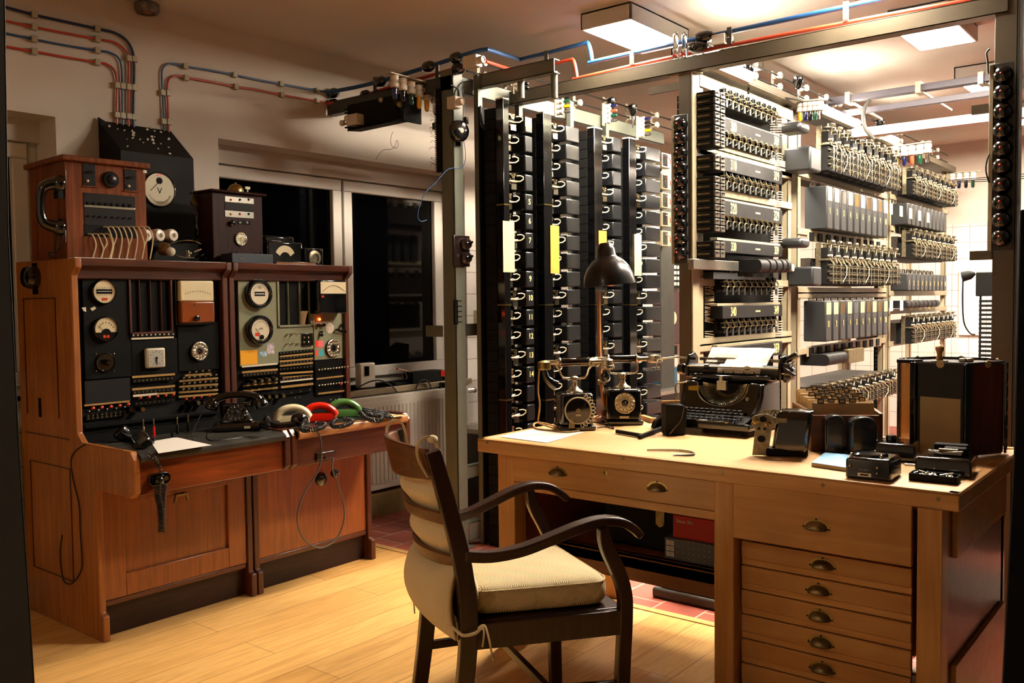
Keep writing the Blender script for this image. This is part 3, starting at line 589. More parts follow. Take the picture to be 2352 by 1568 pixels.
# ================================================================ STEEL FRAMES
def beam(nm,pts,w,h,m_,label,cat='beam',group=None,ch=True,up=(0,0,1)):
    g=G()
    for p,q in zip(pts[:-1],pts[1:]):
        if ch:                                                  # channel section: web and two flanges
            p,q=V(p),V(q); u=V(up); d=(q-p).normalized(); a=d.cross(u).normalized(); u2=a.cross(d); t=.005
            g.bar(p+a*(w/2-t/2),q+a*(w/2-t/2),t,h,up); g.bar(p+u2*(h/2-t/2),q+u2*(h/2-t/2),w,t,up); g.bar(p-u2*(h/2-t/2),q-u2*(h/2-t/2),w,t,up)
        else: g.bar(p,q,w,h,up)
    return solo(nm,g,m_,label,cat,group,bev=.001)
FX=3.5
def lpost(x0,y0,x1,y1,z1,label,m_=None,name='frame_post'):
    t=thing(name,label,'post',((x0+x1)/2,(y0+y1)/2,0)); g=G().box(x0,y0,0,x0+.006,y1,z1).box(x0,y0,0,x1,y0+.006,z1); part('angle_iron',g,m_ or M['green'],t,.001)
    part('foot_plate',G().box(x0-.03,y0-.03,0,x1+.02,y1+.02,.01),m_ or M['green'],t,.001); return t
lpost(3.5,3.193,3.575,3.28,2.52,'grey green steel post in front of the window reveal, black alarm bell near its top')
beam('overhead_beam',[(3.53,4.19,2.455),(3.53,3.2,2.455)],.06,.075,M['greend'],'dark steel beam running from the wall to the post with the bell')
beam('overhead_rail',[(3.56,3.24,2.46),(5.75,3.24,2.46)],.05,.085,M['green'],'grey green rail above the four black selector columns')
beam('overhead_beam',[(4.03,3.26,2.455),(4.03,.72,2.455)],.07,.07,M['brown'],'long brown steel beam crossing the room to the right hand post')

beam('bracket_beam',[(3.72,aX(1098,190,3.72).y,aX(1098,190,3.72).z),(3.72,aX(1279,157,3.72).y,aX(1098,190,3.72).z)],.05,.07,M['green'],'short green steel bracket beam over the first selector columns')
for px_ in (1197,1273):
    y=aX(px_,200,3.74).y
    solo('spacer_post',G().cyl((3.74,y,aX(px_,226,3.74).z),(3.74,y,aX(1098,198,3.72).z),.018,n=14),M['green'],'round spacer between the short green bracket and the beam, '+('left one' if px_<1200 else 'right one'),'spacer')
beam('cross_rail',[(3.51,3.3,1.16),(3.51,3.42,1.16)],.01,.06,M['green'],'stub of a grey cross rail beside the steel post, below the window',ch=False)
beam('cross_rail',[(3.58,3.22,1.165),(4.9,3.22,1.165)],.006,.065,M['greend'],'dark steel cross rail behind the first selector column',ch=False,up=(0,0,1))
beam('base_rail',[(3.58,3.22,.40),(5.6,3.22,.40)],.04,.07,M['green'],'green lower rail between post and desk leg')
beam('base_rail',[(3.58,3.22,.08),(5.6,3.22,.08)],.06,.1,M['green'],'green bottom rail standing on the red tiles')
def arm(x,yc,z,l,label): return solo('support_arm',G().box(x-.008,yc,z-.018,x+.008,yc+l,z+.018),M['brown'],label,'arm')
q=aY(1088,292,3.3); arm(3.62,3.2,q.z,.25,'small brown steel arm left of the first selector column top')
tp=thing('frame_post','tall brown steel post carrying the left string of black round fuses','post',(4.04,2.12,0))
part('web',G().box(4.0,2.087,0,4.012,2.155,2.44),M['brown'],tp,.001); part('flange',G().box(4.0,2.08,0,4.075,2.092,2.44),M['cream'],tp,.001); part('foot_plate',G().box(3.97,2.05,0,4.1,2.18,.01),M['brown'],tp)
arm(4.01,2.155,aX(1540,200,4.0).z-.0,.17,'brown steel arm sticking out from the tall post below the beam')
rp=thing('frame_post','dark steel post at the right with the second string of round fuses','post',(4.04,.72,0))
part('web',G().box(4.0,.685,0,4.01,.765,H_),M['brown'],rp,.001); part('flange',G().box(4.0,.68,0,4.08,.69,H_),M['greend'],rp,.001)
arm(4.0,.765,aX(2262,586,4.0).z,.08,'short brown arm low on the right hand post'); arm(4.0,.765,aX(2262,250,4.0).z,.08,'short dark arm high on the right hand post')
def fuse_strip(px,ys,r,Xf,label,red):
    c0=aX(px,ys[0],Xf); c1=aX(px,ys[-1],Xf); t=thing('fuse_strip',label,'fuse strip',(Xf+.02,c0.y,c1.z-.06)); y=c0.y
    part('back_plate',G().box(Xf+.012,y-.032,c1.z-.05,Xf+.02,y+.052,c0.z+.05),M['greend'],t,.001)
    part('name_strip',G().box(Xf+.004,y+.036,c1.z-.05,Xf+.012,y+.05,c0.z+.045),M['cream'],t,.0005)
    proto=None
    for i,py in enumerate(ys):
        c=aX(px,py,Xf); 
        if proto is None:
            z0=c.z; proto=part('fuse_cap',G().lathe((Xf+.012,y,c.z),(-1,0,0),[(r,0),(r*1.02,.006),(r*.98,.012),(r*.95,.022),(r*.78,.034),(r*.45,.042),(0,.044)],24),M['gloss'],t)
            part('fuse_window',G().sph((Xf-.031,y+r*.1,c.z+r*.05),.005,n=8),M['redlamp'],proto); o=proto
        else: o=clone(proto,t,loc=(0,0,c.z-z0))
    return t
fuse_strip(1562,[286+32.8*i for i in range(10)],.036,3.97,'string of ten round black fuses on the tall post left of the numbered rack',1)
fuse_strip(2305,[172,213,256,299,341,381,424,465,505,545],.036,3.97,'string of ten round black fuses on the right hand post',1)
# ================================================================ SELECTOR COLUMNS
def multi(name,g,mats,root,**k): return part(name,g,mats,root,**k)
SY=3.12
def selector_proto():
    t=thing('proto','','x',(0,0,0),local=True); g=G(); W=.10
    g.mi=0; g.box(.0,.02,-.045,.035,.06,.045).box(.0,-.005,-.04,.012,.03,.03)
    g.mi=1; g.box(.045,-.01,-.045,.075,.02,-.015).box(.05,-.015,-.012,.062,.02,-.004).box(.02,-.02,.03,.06,.02,.038).cyl((.02,-.02,.034),(.02,.03,.034),.007,n=8).cyl((.05,-.02,.02),(.05,.03,.02),.009,n=8).cyl((.015,-.02,-.01),(.07,-.02,.0),.004,n=6)
    g.bar((.01,-.02,-.045),(.014,-.02,.045),.004,.004).bar((.01,-.02,.03),(.04,-.01,-.02),.003,.003).box(.005,-.012,-.012,.028,.012,.0)
    for k in range(4): g.bar((.02+.012*k,-.018,.012),(.03+.012*k,-.012,-.012),.002,.003)
    g.mi=2; g.cyl((.03,-.015,-.004),(.06,-.015,-.004),.008,n=8).cyl((.045,-.02,.03),(.045,.01,.03),.01,n=8)
    m1=part('selector_switch',g,[M['matte'],M['chrome'],M['brass']],t)
    g=G().tube([(.02,-.02,-.004),(.05,-.03,-.008),(.075,-.04,-.004),(.088,-.045,.008),(.088,-.045,.02),(.075,-.04,.026),(.06,-.03,.024)],.0034,6); part('bare_wire',g,mat('cream waxed wire','cbb894',.5),m1)
    return m1
SEL=selector_proto(); 
def colsel(k,x0,x1,x2,ztop,cw,label,labels,strip_px,card,cardm):
    """x0..x1: cable strip px; x2: cover px span"""
    yf=SY-.12; A=aY(strip_px[0],500,yf).x; B=aY(strip_px[1],500,yf).x; C0=aY(x2[0],500,SY-.1).x; C1=aY(x2[1],500,SY-.1).x
    t=thing('selector_column',label,'selector column',((A+C1)/2,SY+.05,0))
    g=G(); n=60; Zt=ztop
    part('cable_channel',G().box(A,yf,0,B,yf+.05,Zt),M['gloss'],t,.002)
    g=G(); zz=0
    while zz<Zt-.06:
        g.box(A-.004,yf+.052,zz,A+.05,yf+.125,zz+.052); zz+=.0555
    part('multiple_bank',g,M['matte'],t,0)
    part('upright',G().box(A+.0,SY+.05,0,A+.035,SY+.08,2.52),M['green'],t,.001)
    part('back_frame',G().box(A,SY+.04,0,C1,SY+.05,Zt-.02),M['matte'],t)
    part('top_rim',G().box(A-.001,yf-.001,Zt-.001,B+.001,yf+.05,Zt+.006),M['ivoryw'],t)
    for py in (469,700,920):
        c=aY(strip_px[0],py,yf); 
        if py>600 or k<2: part('brass_clamp',G().box(A-.002,yf-.004,c.z-.004,B+.002,yf+.05,c.z+.004),M['brass'],t)
    z=aY(x2[0],0,SY-.1) ; zt=aY((x2[0]+x2[1])/2,cw,SY-.1).z; P_=.1045; proto=None; sp=None; mx=B+.008
    for i in range(21):
        zc=zt-.046-P_*i
        if zc<.06: break
        if proto is None:
            proto=part('relay_cover',G().box(C0,SY-.1,zc-.0455,C1,SY+.04,zc+.043),mat('relay cover black %d'%k,'15171a',.3,coat=.3,vary=.2,scale=12),t,.006,label='black box shaped relay cover'); zp=zc; o=proto
        else: o=clone(proto,t,loc=(0,0,zc-zp))
        s_=SEL if (k==0 and i==0) else clone(SEL,t); s_.parent=t; FRAME[s_.name]=FRAME[t.name]; s_.location=V((mx,SY-.055+.012*((i*7)%3-1),zc))-V(t.location); s_.rotation_euler=(0,0,.12*((i*5)%3-1)); sc_=min(1.25,(C0-mx)/.1); s_.scale=(sc_,1,1)
        lab=labels.get(i)
        if lab: text(lab,.042,((C0+C1)/2,SY-.1008,zc),'-Y',M['gold'],t,'cover_number',bold=.0006)
    if card:
        a=xr(yf-.004,*card); part('label_card',G().box(a[0],yf-.006,a[1],a[2],yf-.004,a[3]),cardm,t)
    return t
M['orangep']=mat('orange paper card','e08a2c',.7,vary=.1,scale=20); M['creamp']=mat('cream paper card','e6c884',.7,vary=.06,scale=20)
colsel(0,1135,1170,(1208,1225),2.37,267,'first and largest black selector column, numbered covers, cream card',{0:'Pr.1',4:'5',5:'6',6:'7',8:'9',9:'10',10:'11',11:'12',12:'13',13:'14'},(1158,1171),(1155,508,1181,625),M['creamp'])
colsel(1,0,0,(1302,1332),2.35,290,'second black selector column, with a tall orange card',{},(1250,1269),(1264,518,1284,628),M['orangep'])
colsel(2,0,0,(1408,1428),2.34,315,'third black selector column, behind the desk lamp shade',{},(1366,1384),(1375,530,1393,580),M['orangep'])
colsel(3,0,0,(1484,1517),2.33,338,'fourth black selector column, next to the string of round fuses',{},(1446,1462),(1457,538,1473,633),M['creamp'])
for o in [o for o in bpy.data.objects if o.name.startswith('proto')]: bpy.data.objects.remove(o)
# ================================================================ RACK ROW
RY=2.087
def zat(px,py,Y=RY): return aY(px,py,Y).z
def rack(nm,x0,x1,z0,z1,label,shelves,m_=None):
    t=thing('equipment_rack',label,'rack',((x0+x1)/2,RY+.15,0))
    for x in (x0,x1-.05):
        for y in ((RY,) if nm=='a' and x==x0 else (RY,RY+.3)): part('upright',G().box(x,y,0,x+.05,y+.006,z1).box(x,y,0,x+.006,y+.04,z1),m_ or M['cream'],t,.001)
    g=None
    for z in shelves: part('shelf_rail',G().box(x0,RY-.006,z-.02,x1,RY,z+.02).box(x0,RY-.006,z-.02,x1,RY+.04,z-.016),m_ or M['cream'],t,.001)
    part('base_rail',G().box(x0,RY,0,x1,RY+.3,.06),M['greend'],t); return t
B1=(4.075,5.26); B2=(5.36,7.12); B3=(7.2,8.95)
r1=rack('a',B1[0],B1[1],0,2.44,'first rack of the row, line relays behind black bars numbered 300 to 359',[zat(1700,350),zat(1600,350),zat(1700,790),1.40,1.10,2.05,1.86])
part('top_panel',G().box(B1[0],RY-.01,2.36,B1[1],RY-.004,2.425),M['cream'],r1,.001); solo('top_beam',G().box(4.08,RY-.06,2.441,9.0,RY+.1,2.451).box(4.08,RY-.06,2.451,9.0,RY-.055,2.485),M['brown'],'long brown beam along the tops of the three racks','beam',bev=.001)
part('back_sheet',G().box(B1[0]+.13,RY+.11,.3,B1[1],RY+.115,2.35),M['matte'],r1)
r2=rack('b',B2[0],B2[1],0,2.44,'second rack of the row, stepping switches above ten grey numbered covers',[1.72,2.07,1.36,.985,1.33,.6],M['cream'])
r3=rack('c',B3[0],B3[1],0,2.44,'third and farthest rack of the row, by the bright tiled wall',[2.08,1.84,1.34,1.2,.95],M['cream'])
# cable ladders between racks
for x,lab in ((5.29,'black louvred fuse panel between first and second rack'),(7.14,'black louvred fuse panel between second and third rack')):
    t=thing('fuse_rack',lab,'panel',(x+.03,RY+.1,.3)); part('backing',G().box(x,RY+.08,.3,x+.075,RY+.09,2.3),M['matte'],t)
    pr=None
    for i in range(60):
        if pr is None: pr=part('louvre',G().box(x,RY+.06,2.25,x+.034,RY+.08,2.266).box(x+.038,RY+.06,2.25,x+.072,RY+.08,2.266),M['dkgrey'],t)
        else: clone(pr,t,loc=(0,0,-.032*i))
PF=2.03
def plate(a_,b_,pyL,pyR,num):
    z1=zat(1659,pyL[0],PF); z0=zat(1659,pyL[1],PF); X0=aY(1660,(pyL[0]+pyL[1])/2,PF).x; X1=aY(1797,(pyR[0]+pyR[1])/2,PF).x
    z1=(z1+zat(1797,pyR[0],PF))/2; z0=(z0+zat(1797,pyR[1],PF))/2
    t=thing('number_bar','dark bar lettered %d to %d, %s of six'%(num,num+9,['topmost','second from the top','third from the top','fourth from the top','second from the bottom','lowest'][(num-300)//10]),'relay cover bar',((X0+X1)/2,PF+.05,z0))
    part('cover',G().box(X0,PF,z0,X1,PF+.1,z1),M['dkgrey'],t,.002); h=(z1-z0)
    text(str(num),h*1.0,(X0+.125,PF-.0006,(z0+z1)/2),'-Y',M['gold'],t,'number',bold=.0012,sx=.68); text(str(num+9),h*1.0,(X1-.085,PF-.0006,(z0+z1)/2),'-Y',M['gold'],t,'number',bold=.0012,sx=.68)
    xm=X0+(X1-X0)*.56; part('gilt_dash',G().box(xm-.03,PF-.001,(z0+z1)/2-.004,xm+.03,PF+.001,(z0+z1)/2+.004),M['gold'],t)
    return X0,X1,z0,z1
def relay_proto():
    g=G(); g.mi=0; g.box(-.028,.03,-.03,.028,.1,.03).box(-.012,.0,-.02,.004,.03,.02).box(-.005,-.005,.02,.005,.03,.042)
    g.mi=1; g.box(-.012,-.012,-.045,.006,-.006,-.015); g.box(-.014,.0,.022,.010,.004,.046)
    g.mi=2; g.tube([(-.03,.01,.016),(-.01,-.012,.02),(.012,-.012,.004),(.028,.0,-.004)],.0024,5); g.tube([(-.02,0,-.03),(-.004,-.012,-.014),(.012,-.01,-.004),(.02,.01,-.002)],.0018,5); g.bar((-.034,.0,-.002),(.034,.0,-.006),.004,.004); g.tube([(.0,-.005,.03),(.012,-.014,.012),(.02,-.01,.002)],.002,5)
    return solo('line_relay',g,[M['matte'],M['grey'],M['tarn']],'x','relay')
RP=relay_proto(); first=True
def relay_row(X0,X1,zc,z1,word,grp):
    global first
    for i in range(10):
        x=X0+(X1-X0)*(i+.5)/10; o=RP if first else clone(RP); first=False
        o.location=(x,PF+.05,zc); s_=(z1)/.092; o.scale=(1.15,1,s_); o['label']='black line relay with bare wires, '+word; o['group']='line relays '+word; o['category']='relay'
rows=[((267,303),(316,340),300,(2.31),.11,'right above the topmost number bar'),((355,390),(397,424),310,2.112,.1,'above the second number bar'),((455,493),(487,515),320,1.91,.11,'above the third number bar'),((550,580),(566,589),330,1.695,.11,'above the fourth number bar'),((701,730),(701,727),340,1.35,.11,'above the second lowest number bar'),((799,832),(783,815),350,1.17,.11,'above the lowest number bar')]
for L,R,n,zc,h,wd in rows:
    X0,X1,z0,z1=plate(0,0,L,R,n); relay_row(X0+.01,X1-.05,z1+.056,.1,wd,wd)
    sh=part('relay_rail',G().box(X0-.02,PF+.02,z1+.001,X1+.02,PF+.06,z1+.014),M['cream'],r1,.001)
    # wire combs by the right upright
    g=G(); 
    for k in range(7): g.tube([(X1+.0,PF+.07,z1+.11-.014*k),(X1+.05,PF+.03,z1+.112-.014*k),(X1+.10,PF+.04,z1+.112-.014*k)],.0028,5)
    solo('wire_comb',g,bpy.data.materials['cream waxed wire'],'comb of waxed wires beside the relays '+wd,'wires','wire combs on the first rack')
# fuse blocks at left
def stack(pyt,pyb,n,word):
    ord_=word.split(' bar')[0]
    Xl=aY(1641,(pyt+pyb)/2,1.985).x; yb=RY+.1; z1=aY(1641,pyt,1.985).z; z0=aY(1641,pyb,1.985).z; h=(z1-z0)/n; pr=None
    for i in range(n):
        zt=z1-h*i
        if pr is None:
            pr=thing('fuse_block','','fuse block',(Xl,1.985,zt-h)); part('block_body',G().box(Xl,1.988,zt-h+.002,Xl+.115,yb,zt-.002),M['matte'],pr,.001); part('label',G().box(Xl-.0008,2.01,zt-h*.6,Xl,2.075,zt-h*.4),M['tarn'],pr)
            for k in (0,1): part('silver_face',G().box(Xl+.004+.058*k,1.981,zt-h+.004,Xl+.05+.058*k,1.988,zt-.004),M['steel'],pr,.001); part('latch',G().box(Xl+.012+.058*k,1.975,zt-h*.5,Xl+.034+.058*k,1.981,zt-h*.32),M['gloss'],pr)
            o=pr
        else: o=clone(pr,None,loc=pr.location-V((0,0,h*i)))
        w_=['topmost','second','third','fourth','fifth','sixth','seventh','eighth'][i]; o['label']='%s black fuse block with silver face, %s'%(w_,word); o['group']='fuse blocks '+word
stack(205,335,8,'in the upper tall stack'); stack(352,390,2,'in the upper short pair'); stack(402,532,8,'in the lower tall stack'); stack(552,592,2,'in the lower short pair')
t=thing('terminal_strip','tall black terminal strip with tiny pins inside the first rack','terminal strip',(4.16,2.13,.9)); part('strip_body',G().box(4.14,2.13,.9,4.19,2.16,2.36),M['matte'],t)
pr=None
g=G(); 
for i in range(70): g.box(4.145,2.122,.93+.02*i,4.151,2.13,.936+.02*i).box(4.165,2.122,.93+.02*i,4.171,2.13,.936+.02*i)
part('pins',g,M['tarn'],t,kind='stuff')
# middle bar with D shaped relays
X0=aY(1593,608,PF).x; X1=aY(1697,605,PF).x; solo('mounting_bar',G().box(X0,PF,zat(1645,620,PF),X1,PF+.03,zat(1645,597,PF)),M['steel'],'plain steel bar below the bar numbered 330','bar',bev=.002)
def dcover(X0,w,yf,yb,z0,z1,m_,n=8):
    zc=(z0+z1)/2; h=(z1-z0)/2; pts=[(X0,yb,z0),(X0,yb,z1)]+[(X0,yf+h*.8-h*.8*sin(PI*(k/n)),zc+h*cos(PI*k/n)) for k in range(n+1)]
    return G().prism(pts,(w,0,0))
for i,(a,b) in enumerate(((1748,1770),(1770,1785),(1785,1799),(1799,1810),(1810,1820))):
    Y_=1.93; xa=aY(a+2,608,Y_).x; xb=aY(b-1,608,Y_).x; z1=aY(a,594,Y_).z; z0=aY(a,625,Y_).z
    o=solo('cylinder_relay',dcover(xa,xb-xa,Y_,RY+.05,z0,z1,None),M['dkgrey'],'rounded black relay cover, number %d of five from the left, under bar 330'%(i+1),'relay cover','rounded relay covers under bar 330',bev=.002)
solo('white_insulator',G().lathe(aY(1822,615,1.95),(0,-1,0),[(.02,-.02),(.02,.0),(.012,.003),(.006,.003),(.006,-.004)],16),M['porc'],'white porcelain knob at the end of the rounded relay covers','insulator')
solo('terminal_block',G().box(4.12,PF,1.415,4.75,PF+.12,1.43).box(4.14,PF+.01,1.43,4.42,PF+.1,1.45),M['grey'],'low grey terminal block on the shelf above the bar numbered 340','terminal block')
for i in range(8): solo('wire_loop',G().tube([(4.46+.022*i,PF+.02,1.43),(4.465+.022*i,PF+.01,1.46),(4.47+.022*i,PF+.05,1.475),(4.47+.022*i,PF+.1,1.43)],.0025,5),M['brass'],'thin brass wire loop in the row above the bar numbered 340','wire','brass wire loops above bar 340')
def wirebundle(x0,x1,z0,z1,lab):
    g=G(); n=26
    for i in range(n):
        z=z0+(z1-z0)*(i+random.random())/n; g.tube([(x0,RY+.03,z),(x0+(x1-x0)*.4,RY+.0,z+random.uniform(-.012,.012)),(x1,RY+.03,z+random.uniform(-.02,.02))],.0022,4)
    return solo('wire_bundle',g,bpy.data.materials['cream waxed wire'],lab,'wires',kind='stuff')
wirebundle(4.2,4.3,1.2,1.38,'tangle of pale wires left of the bar numbered 340'); wirebundle(4.2,4.3,.95,1.15,'tangle of pale wires above the bar numbered 350')
# ---- stepping switches (racks 2 and 3)
def stepper(loop):
    g=G(); g.mi=0; g.cyl((0,0,0),(0,0,.30),.004,n=6).box(-.045,.02,.0,-.038,.05,.28).box(.038,.02,0,.045,.05,.28)
    g.cyl((0,0,.165),(0,0,.172),.048,n=14).cyl((0,0,.268),(0,0,.274),.036,n=12).box(-.05,-.03,.158,.05,.03,.164)
    g.cyl((-.02,-.03,.285),(.015,-.03,.29),.011,n=8).cyl((.02,-.01,.25),(.02,-.045,.25),.009,n=8).bar((-.03,-.035,.22),(-.01,-.03,.27),.006,.004)
    for k in range(3):
        for j in range(2): g.cyl((-.026+.045*j,-.03,.02+.045*k),(-.026+.045*j,-.05,.02+.045*k),.007,n=6)
        g.box(-.045,-.034,.035+.045*k,.045,-.026,.041+.045*k)
    g.bar((-.008,-.04,.0),(-.008,-.04,.15),.007,.006).bar((.03,-.036,.0),(.03,-.036,.15),.005,.005)
    g.mi=1; g.box(-.042,-.02,.0,.042,.09,.15).box(-.034,-.02,.178,.03,.06,.245)
    g.mi=2
    if loop: g.tube([(.03,-.04,.16),(.048,-.055,.12),(.03,-.06,.06),(.0,-.05,.01)],.0022,5)
    for k in range(5): g.bar((-.04+.018*k,-.036,.175+.012*(k%2)),(-.03+.018*k,-.04,.15-.01*(k%3)),.003,.003)
    g.cyl((-.03,-.02,.19),(-.03,-.045,.19),.008,n=8)
    return solo('stepping_switch',g,[M['nick'],M['matte'],bpy.data.materials['cream waxed wire']],'x','stepping switch')
M['nick']=mat('dull nickel mechanism','8f8670',.35,metal=.75,vary=.5,scale=60)
ST=stepper(1); ST2=stepper(0); sfirst=True; sf2=True
def steprow(x0,x1,z0,h,n,word):
    global sfirst,sf2
    for i in range(n):
        if i%3==1:
            o=ST if sfirst else clone(ST); sfirst=False
        else:
            o=ST2 if sf2 else clone(ST2); sf2=False
        o.location=(x0+(x1-x0)*(i+.5)/n,2.0,z0); o.scale=((x1-x0)/n/.1,1,h/.3); o.rotation_euler=(0,0,[0,.06,-.05][i%3])
        o['label']='open stepping switch in the row '+word; o['group']='stepping switches '+word; o['category']='stepping switch'
    solo('switch_bank',G().box(x0,RY-.02,z0-.005,x1,RY+.28,z0+.16),mat('brown wiring '+word,'2a1e14',.8,vary=.6,scale=60),'dark wired bank behind the stepping switches '+word,'switch bank')
W2='of the second rack'; W3='of the third rack'
steprow(5.5,6.98,2.09,.29,10,'at the top '+W2); steprow(5.5,6.98,1.40,.27,10,'in the middle '+W2); steprow(5.5,6.98,.60,.19,10,'at the bottom '+W2)
steprow(7.32,8.7,2.10,.22,9,'at the top '+W3); steprow(7.32,8.7,1.62,.22,9,'in the middle '+W3); steprow(7.32,8.7,.95,.23,9,'at the bottom '+W3)
def coverrow(px0,px1,pyt,pyb,n,nums,tags,word,Yf=1.975,m_=None,x1=None):
    X0=aY(px0,(pyt+pyb)/2,Yf).x; X1=x1 or aY(px1,(pyt+pyb)/2,Yf).x; z1=aY(px0,pyt,Yf).z; z0=aY(px0,pyb,Yf).z; p=(X1-X0)/n; pr=None
    for i in range(n):
        if pr is None:
            pr=thing('relay_set','','relay set',(X0,Yf,z0)); part('cover',G().box(X0,Yf,z0,X0+p*.8,RY+.03,z1),m_ or M['grey'],pr,.008)
            g=G(); xh=X0+p*.4; g.tube([(X0+p*.1,RY-.0,z1),(X0+p*.2,RY-.0,z1+.035),(X0+p*.65,RY,z1+.035),(X0+p*.78,RY,z1)],.006,6); g.box(X0+p*.1,RY-.004,z1-.01,X0+p*.78,RY+.004,z1+.012); part('pull_handle',g,M['steel'],pr); o=pr
        else: o=clone(pr,None,loc=pr.location+V((p*i,0,0)))
        if nums: text(nums[i],.055,(0,0,0),'-Y',M['gold'],o,'number',bold=.0004,sx=.6).location=(p*.4,-.0007,(z1-z0)*.42)
        if tags and tags[i]: q=part('paper_tag',G().box(o.location.x+.01,Yf-.001,z0+(z1-z0)*.66,o.location.x+p*.7,Yf-.0002,z1-.012),tags[i],o)
        o['label']='grey ribbed relay set %s, %s'%(('marked '+nums[i]) if nums and nums[i] else 'with a blank front',word); o['group']='relay sets '+word
c_,y_,w_=M['creamp'],M['oldpaper'],mat('pale blue paper tag','c8d4dc',.7)
coverrow(1900,2042,425,525,10,[str(i+1) for i in range(10)],[y_,M['paper'],c_,y_,y_,c_,c_,c_,c_,c_],'in the upper row of the second rack')
coverrow(1897,2042,690,785,10,[str(i+11) for i in range(10)],[c_,y_,w_,y_,y_,w_,w_,c_,c_,c_],'in the lower row of the second rack')
coverrow(2085,2176,465,515,10,None,None,'in the upper row of the third rack'); coverrow(2085,2176,627,667,10,[str(i+1) for i in range(10)],None,'in the lower row of the third rack')
for z,x0,x1,lb in ((1.70,5.5,6.98,'upper covers of the second rack'),(.985,5.5,6.98,'lower covers of the second rack'),(1.84,7.3,8.7,'upper covers of the third rack')):
    t=thing('slotted_rail','black and cream slotted rail under the '+lb,'rail',((x0+x1)/2,RY-.02,z-.03)); part('rail_back',G().box(x0,RY-.012,z-.035,x1,RY-.006,z+.03),M['cream'],t)
    pr=None
    for i in range(10):
        if pr is None: pr=part('slot_cover',G().box(x0+.02,RY-.02,z-.03,x0+.085,RY-.012,z+.02),M['matte'],t)
        else: clone(pr,t,loc=((x1-x0)/10*i,0,0))
# rack 2 odd boxes
def gb(pts,Y,dep,lab,m_=None,bev=.012,nm='transformer_box'):
    a=xr(Y,*pts); return solo(nm,G().box(a[0],Y,a[1],a[2],Y+dep,a[3]),m_ or M['grey'],lab,'box',bev=bev)
gb((1862,338,1887,393),1.93,.16,'large grey square box at the top left of the second rack'); gb((1838,281,1862,303),1.95,.14,'small grey rounded box at the top left of the second rack',bev=.02)
gb((1868,612,1888,656),1.93,.16,'large grey square box left of the middle stepping switches'); gb((1842,546,1862,568),1.95,.14,'small grey rounded box above the middle grey box',bev=.02)
for i in range(4):
    Y_=1.95; xa=aY(1905+11*i,826,Y_).x; z1=aY(1905,814,Y_).z; z0=aY(1905,841,Y_).z; solo('cylinder_relay',dcover(xa,.085,Y_,RY+.08,z0,z1,None),M['dkgrey'],'rounded black relay cover low on the second rack, %s from the left'%['first','second','third','fourth'][i],'relay cover','rounded relay covers low on the second rack',bev=.002)
for i in range(8):
    Y_=1.95; xa=aY(2085+9.6*i,698,Y_).x; z1=aY(2100,690,Y_).z; z0=aY(2100,707,Y_).z; solo('cylinder_relay',dcover(xa,.1,Y_,RY+.08,z0,z1,None),M['dkgrey'],'rounded black relay cover in the middle of the third rack','relay cover','rounded relay covers on the third rack',bev=.002)
gb((1950,800,1985,832),1.98,.1,'tarnished metal relay box low on the second rack',M['tarn'],.004,'relay_box')
# tubes on top of the racks
for i,(pa,pb) in enumerate((((1640,152),(1733,192)),((1888,262),(1972,308)),((2033,366),(2060,386)))):
    a=aY(pa[0],pa[1],RY-.1); b=aY(pb[0],pb[1],RY-.1); a.z=b.z=max(a.z,2.47)
    t=thing('tube_lamp','lit tube lamp on the rack top, '+['nearest the tall post','over the second rack','over the third rack'][i],'lamp',((a.x+b.x)/2,a.y,a.z-.03),group='tube lamps on the rack tops')
    part('lamp_base',G().box(a.x,a.y+.02,a.z-.03,b.x,a.y+.06,a.z+.03),M['lampwhite'],t,.002)
    part('tube',G().cyl((a.x+.02,a.y,a.z),(b.x-.02,a.y,a.z),.017,n=12),M['tubel'],t)
    for x in (a.x,b.x-.02): part('end_cap',G().cyl((x,a.y,a.z),(x+.02,a.y,a.z),.02,n=12).box(x,a.y,a.z-.01,x+.02,a.y+.03,a.z+.01),M['lampwhite'],t)
# ================================================================ DESK
M['beech']=wood('honey beech along','dca868','c48c4c','y',.4,.15,.7)
M['beechz']=wood('honey beech upright','d09a5a','b88044','z',.42,.15,.7)
M['beechd']=wood('beech drawer front','d09c5c','bc8448','y',.42,.12,.5)
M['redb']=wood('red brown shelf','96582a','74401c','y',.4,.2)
M['bakel']=M['gloss']
DT=.8; X0,X1,Y0,Y1=2.56,3.43,.56,2.235
dk=thing('writing_desk','large honey coloured wooden plan desk with cup handled drawers','desk',((X0+X1)/2,(Y0+Y1)/2,0))
g=G().box(X0,Y0,DT-.05,X1,Y1,DT-.006); top=part('desktop',g,M['beech'],dk,.003)
part('inlay_top',G().box(X0+.03,Y0+.03,DT-.008,X1-.03,Y1-.03,DT-.0015),mat('pale worn veneer top','e0b27a',.4,vary=.12,scale=3,stretch=(3,1,1),coat=.1),dk)
g=G().box(X0,Y0,DT-.006,X0+.03,Y1,DT).box(X1-.03,Y0,DT-.006,X1,Y1,DT+.004).box(X0,Y0,DT-.006,X1,Y0+.03,DT).box(X0,Y1-.03,DT-.006,X1,Y1,DT); part('edge_lipping',g,M['beech'],dk,.003)
pr=None
for px,py in ((1431,1052),(1658,1084),(1890,1114),(2155,1146),(1119,1015)):
    c=aX(px,py,X0)
    if pr is None: pr=part('screw_plug',G().lathe((X0,c.y,c.z),(-1,0,0),[(.006,0),(.006,.0008),(0,.001)],12),M['tarn'],dk); p0=c
    else: clone(pr,dk,loc=(0,c.y-p0.y,c.z-p0.z))
FX_=X0+.04
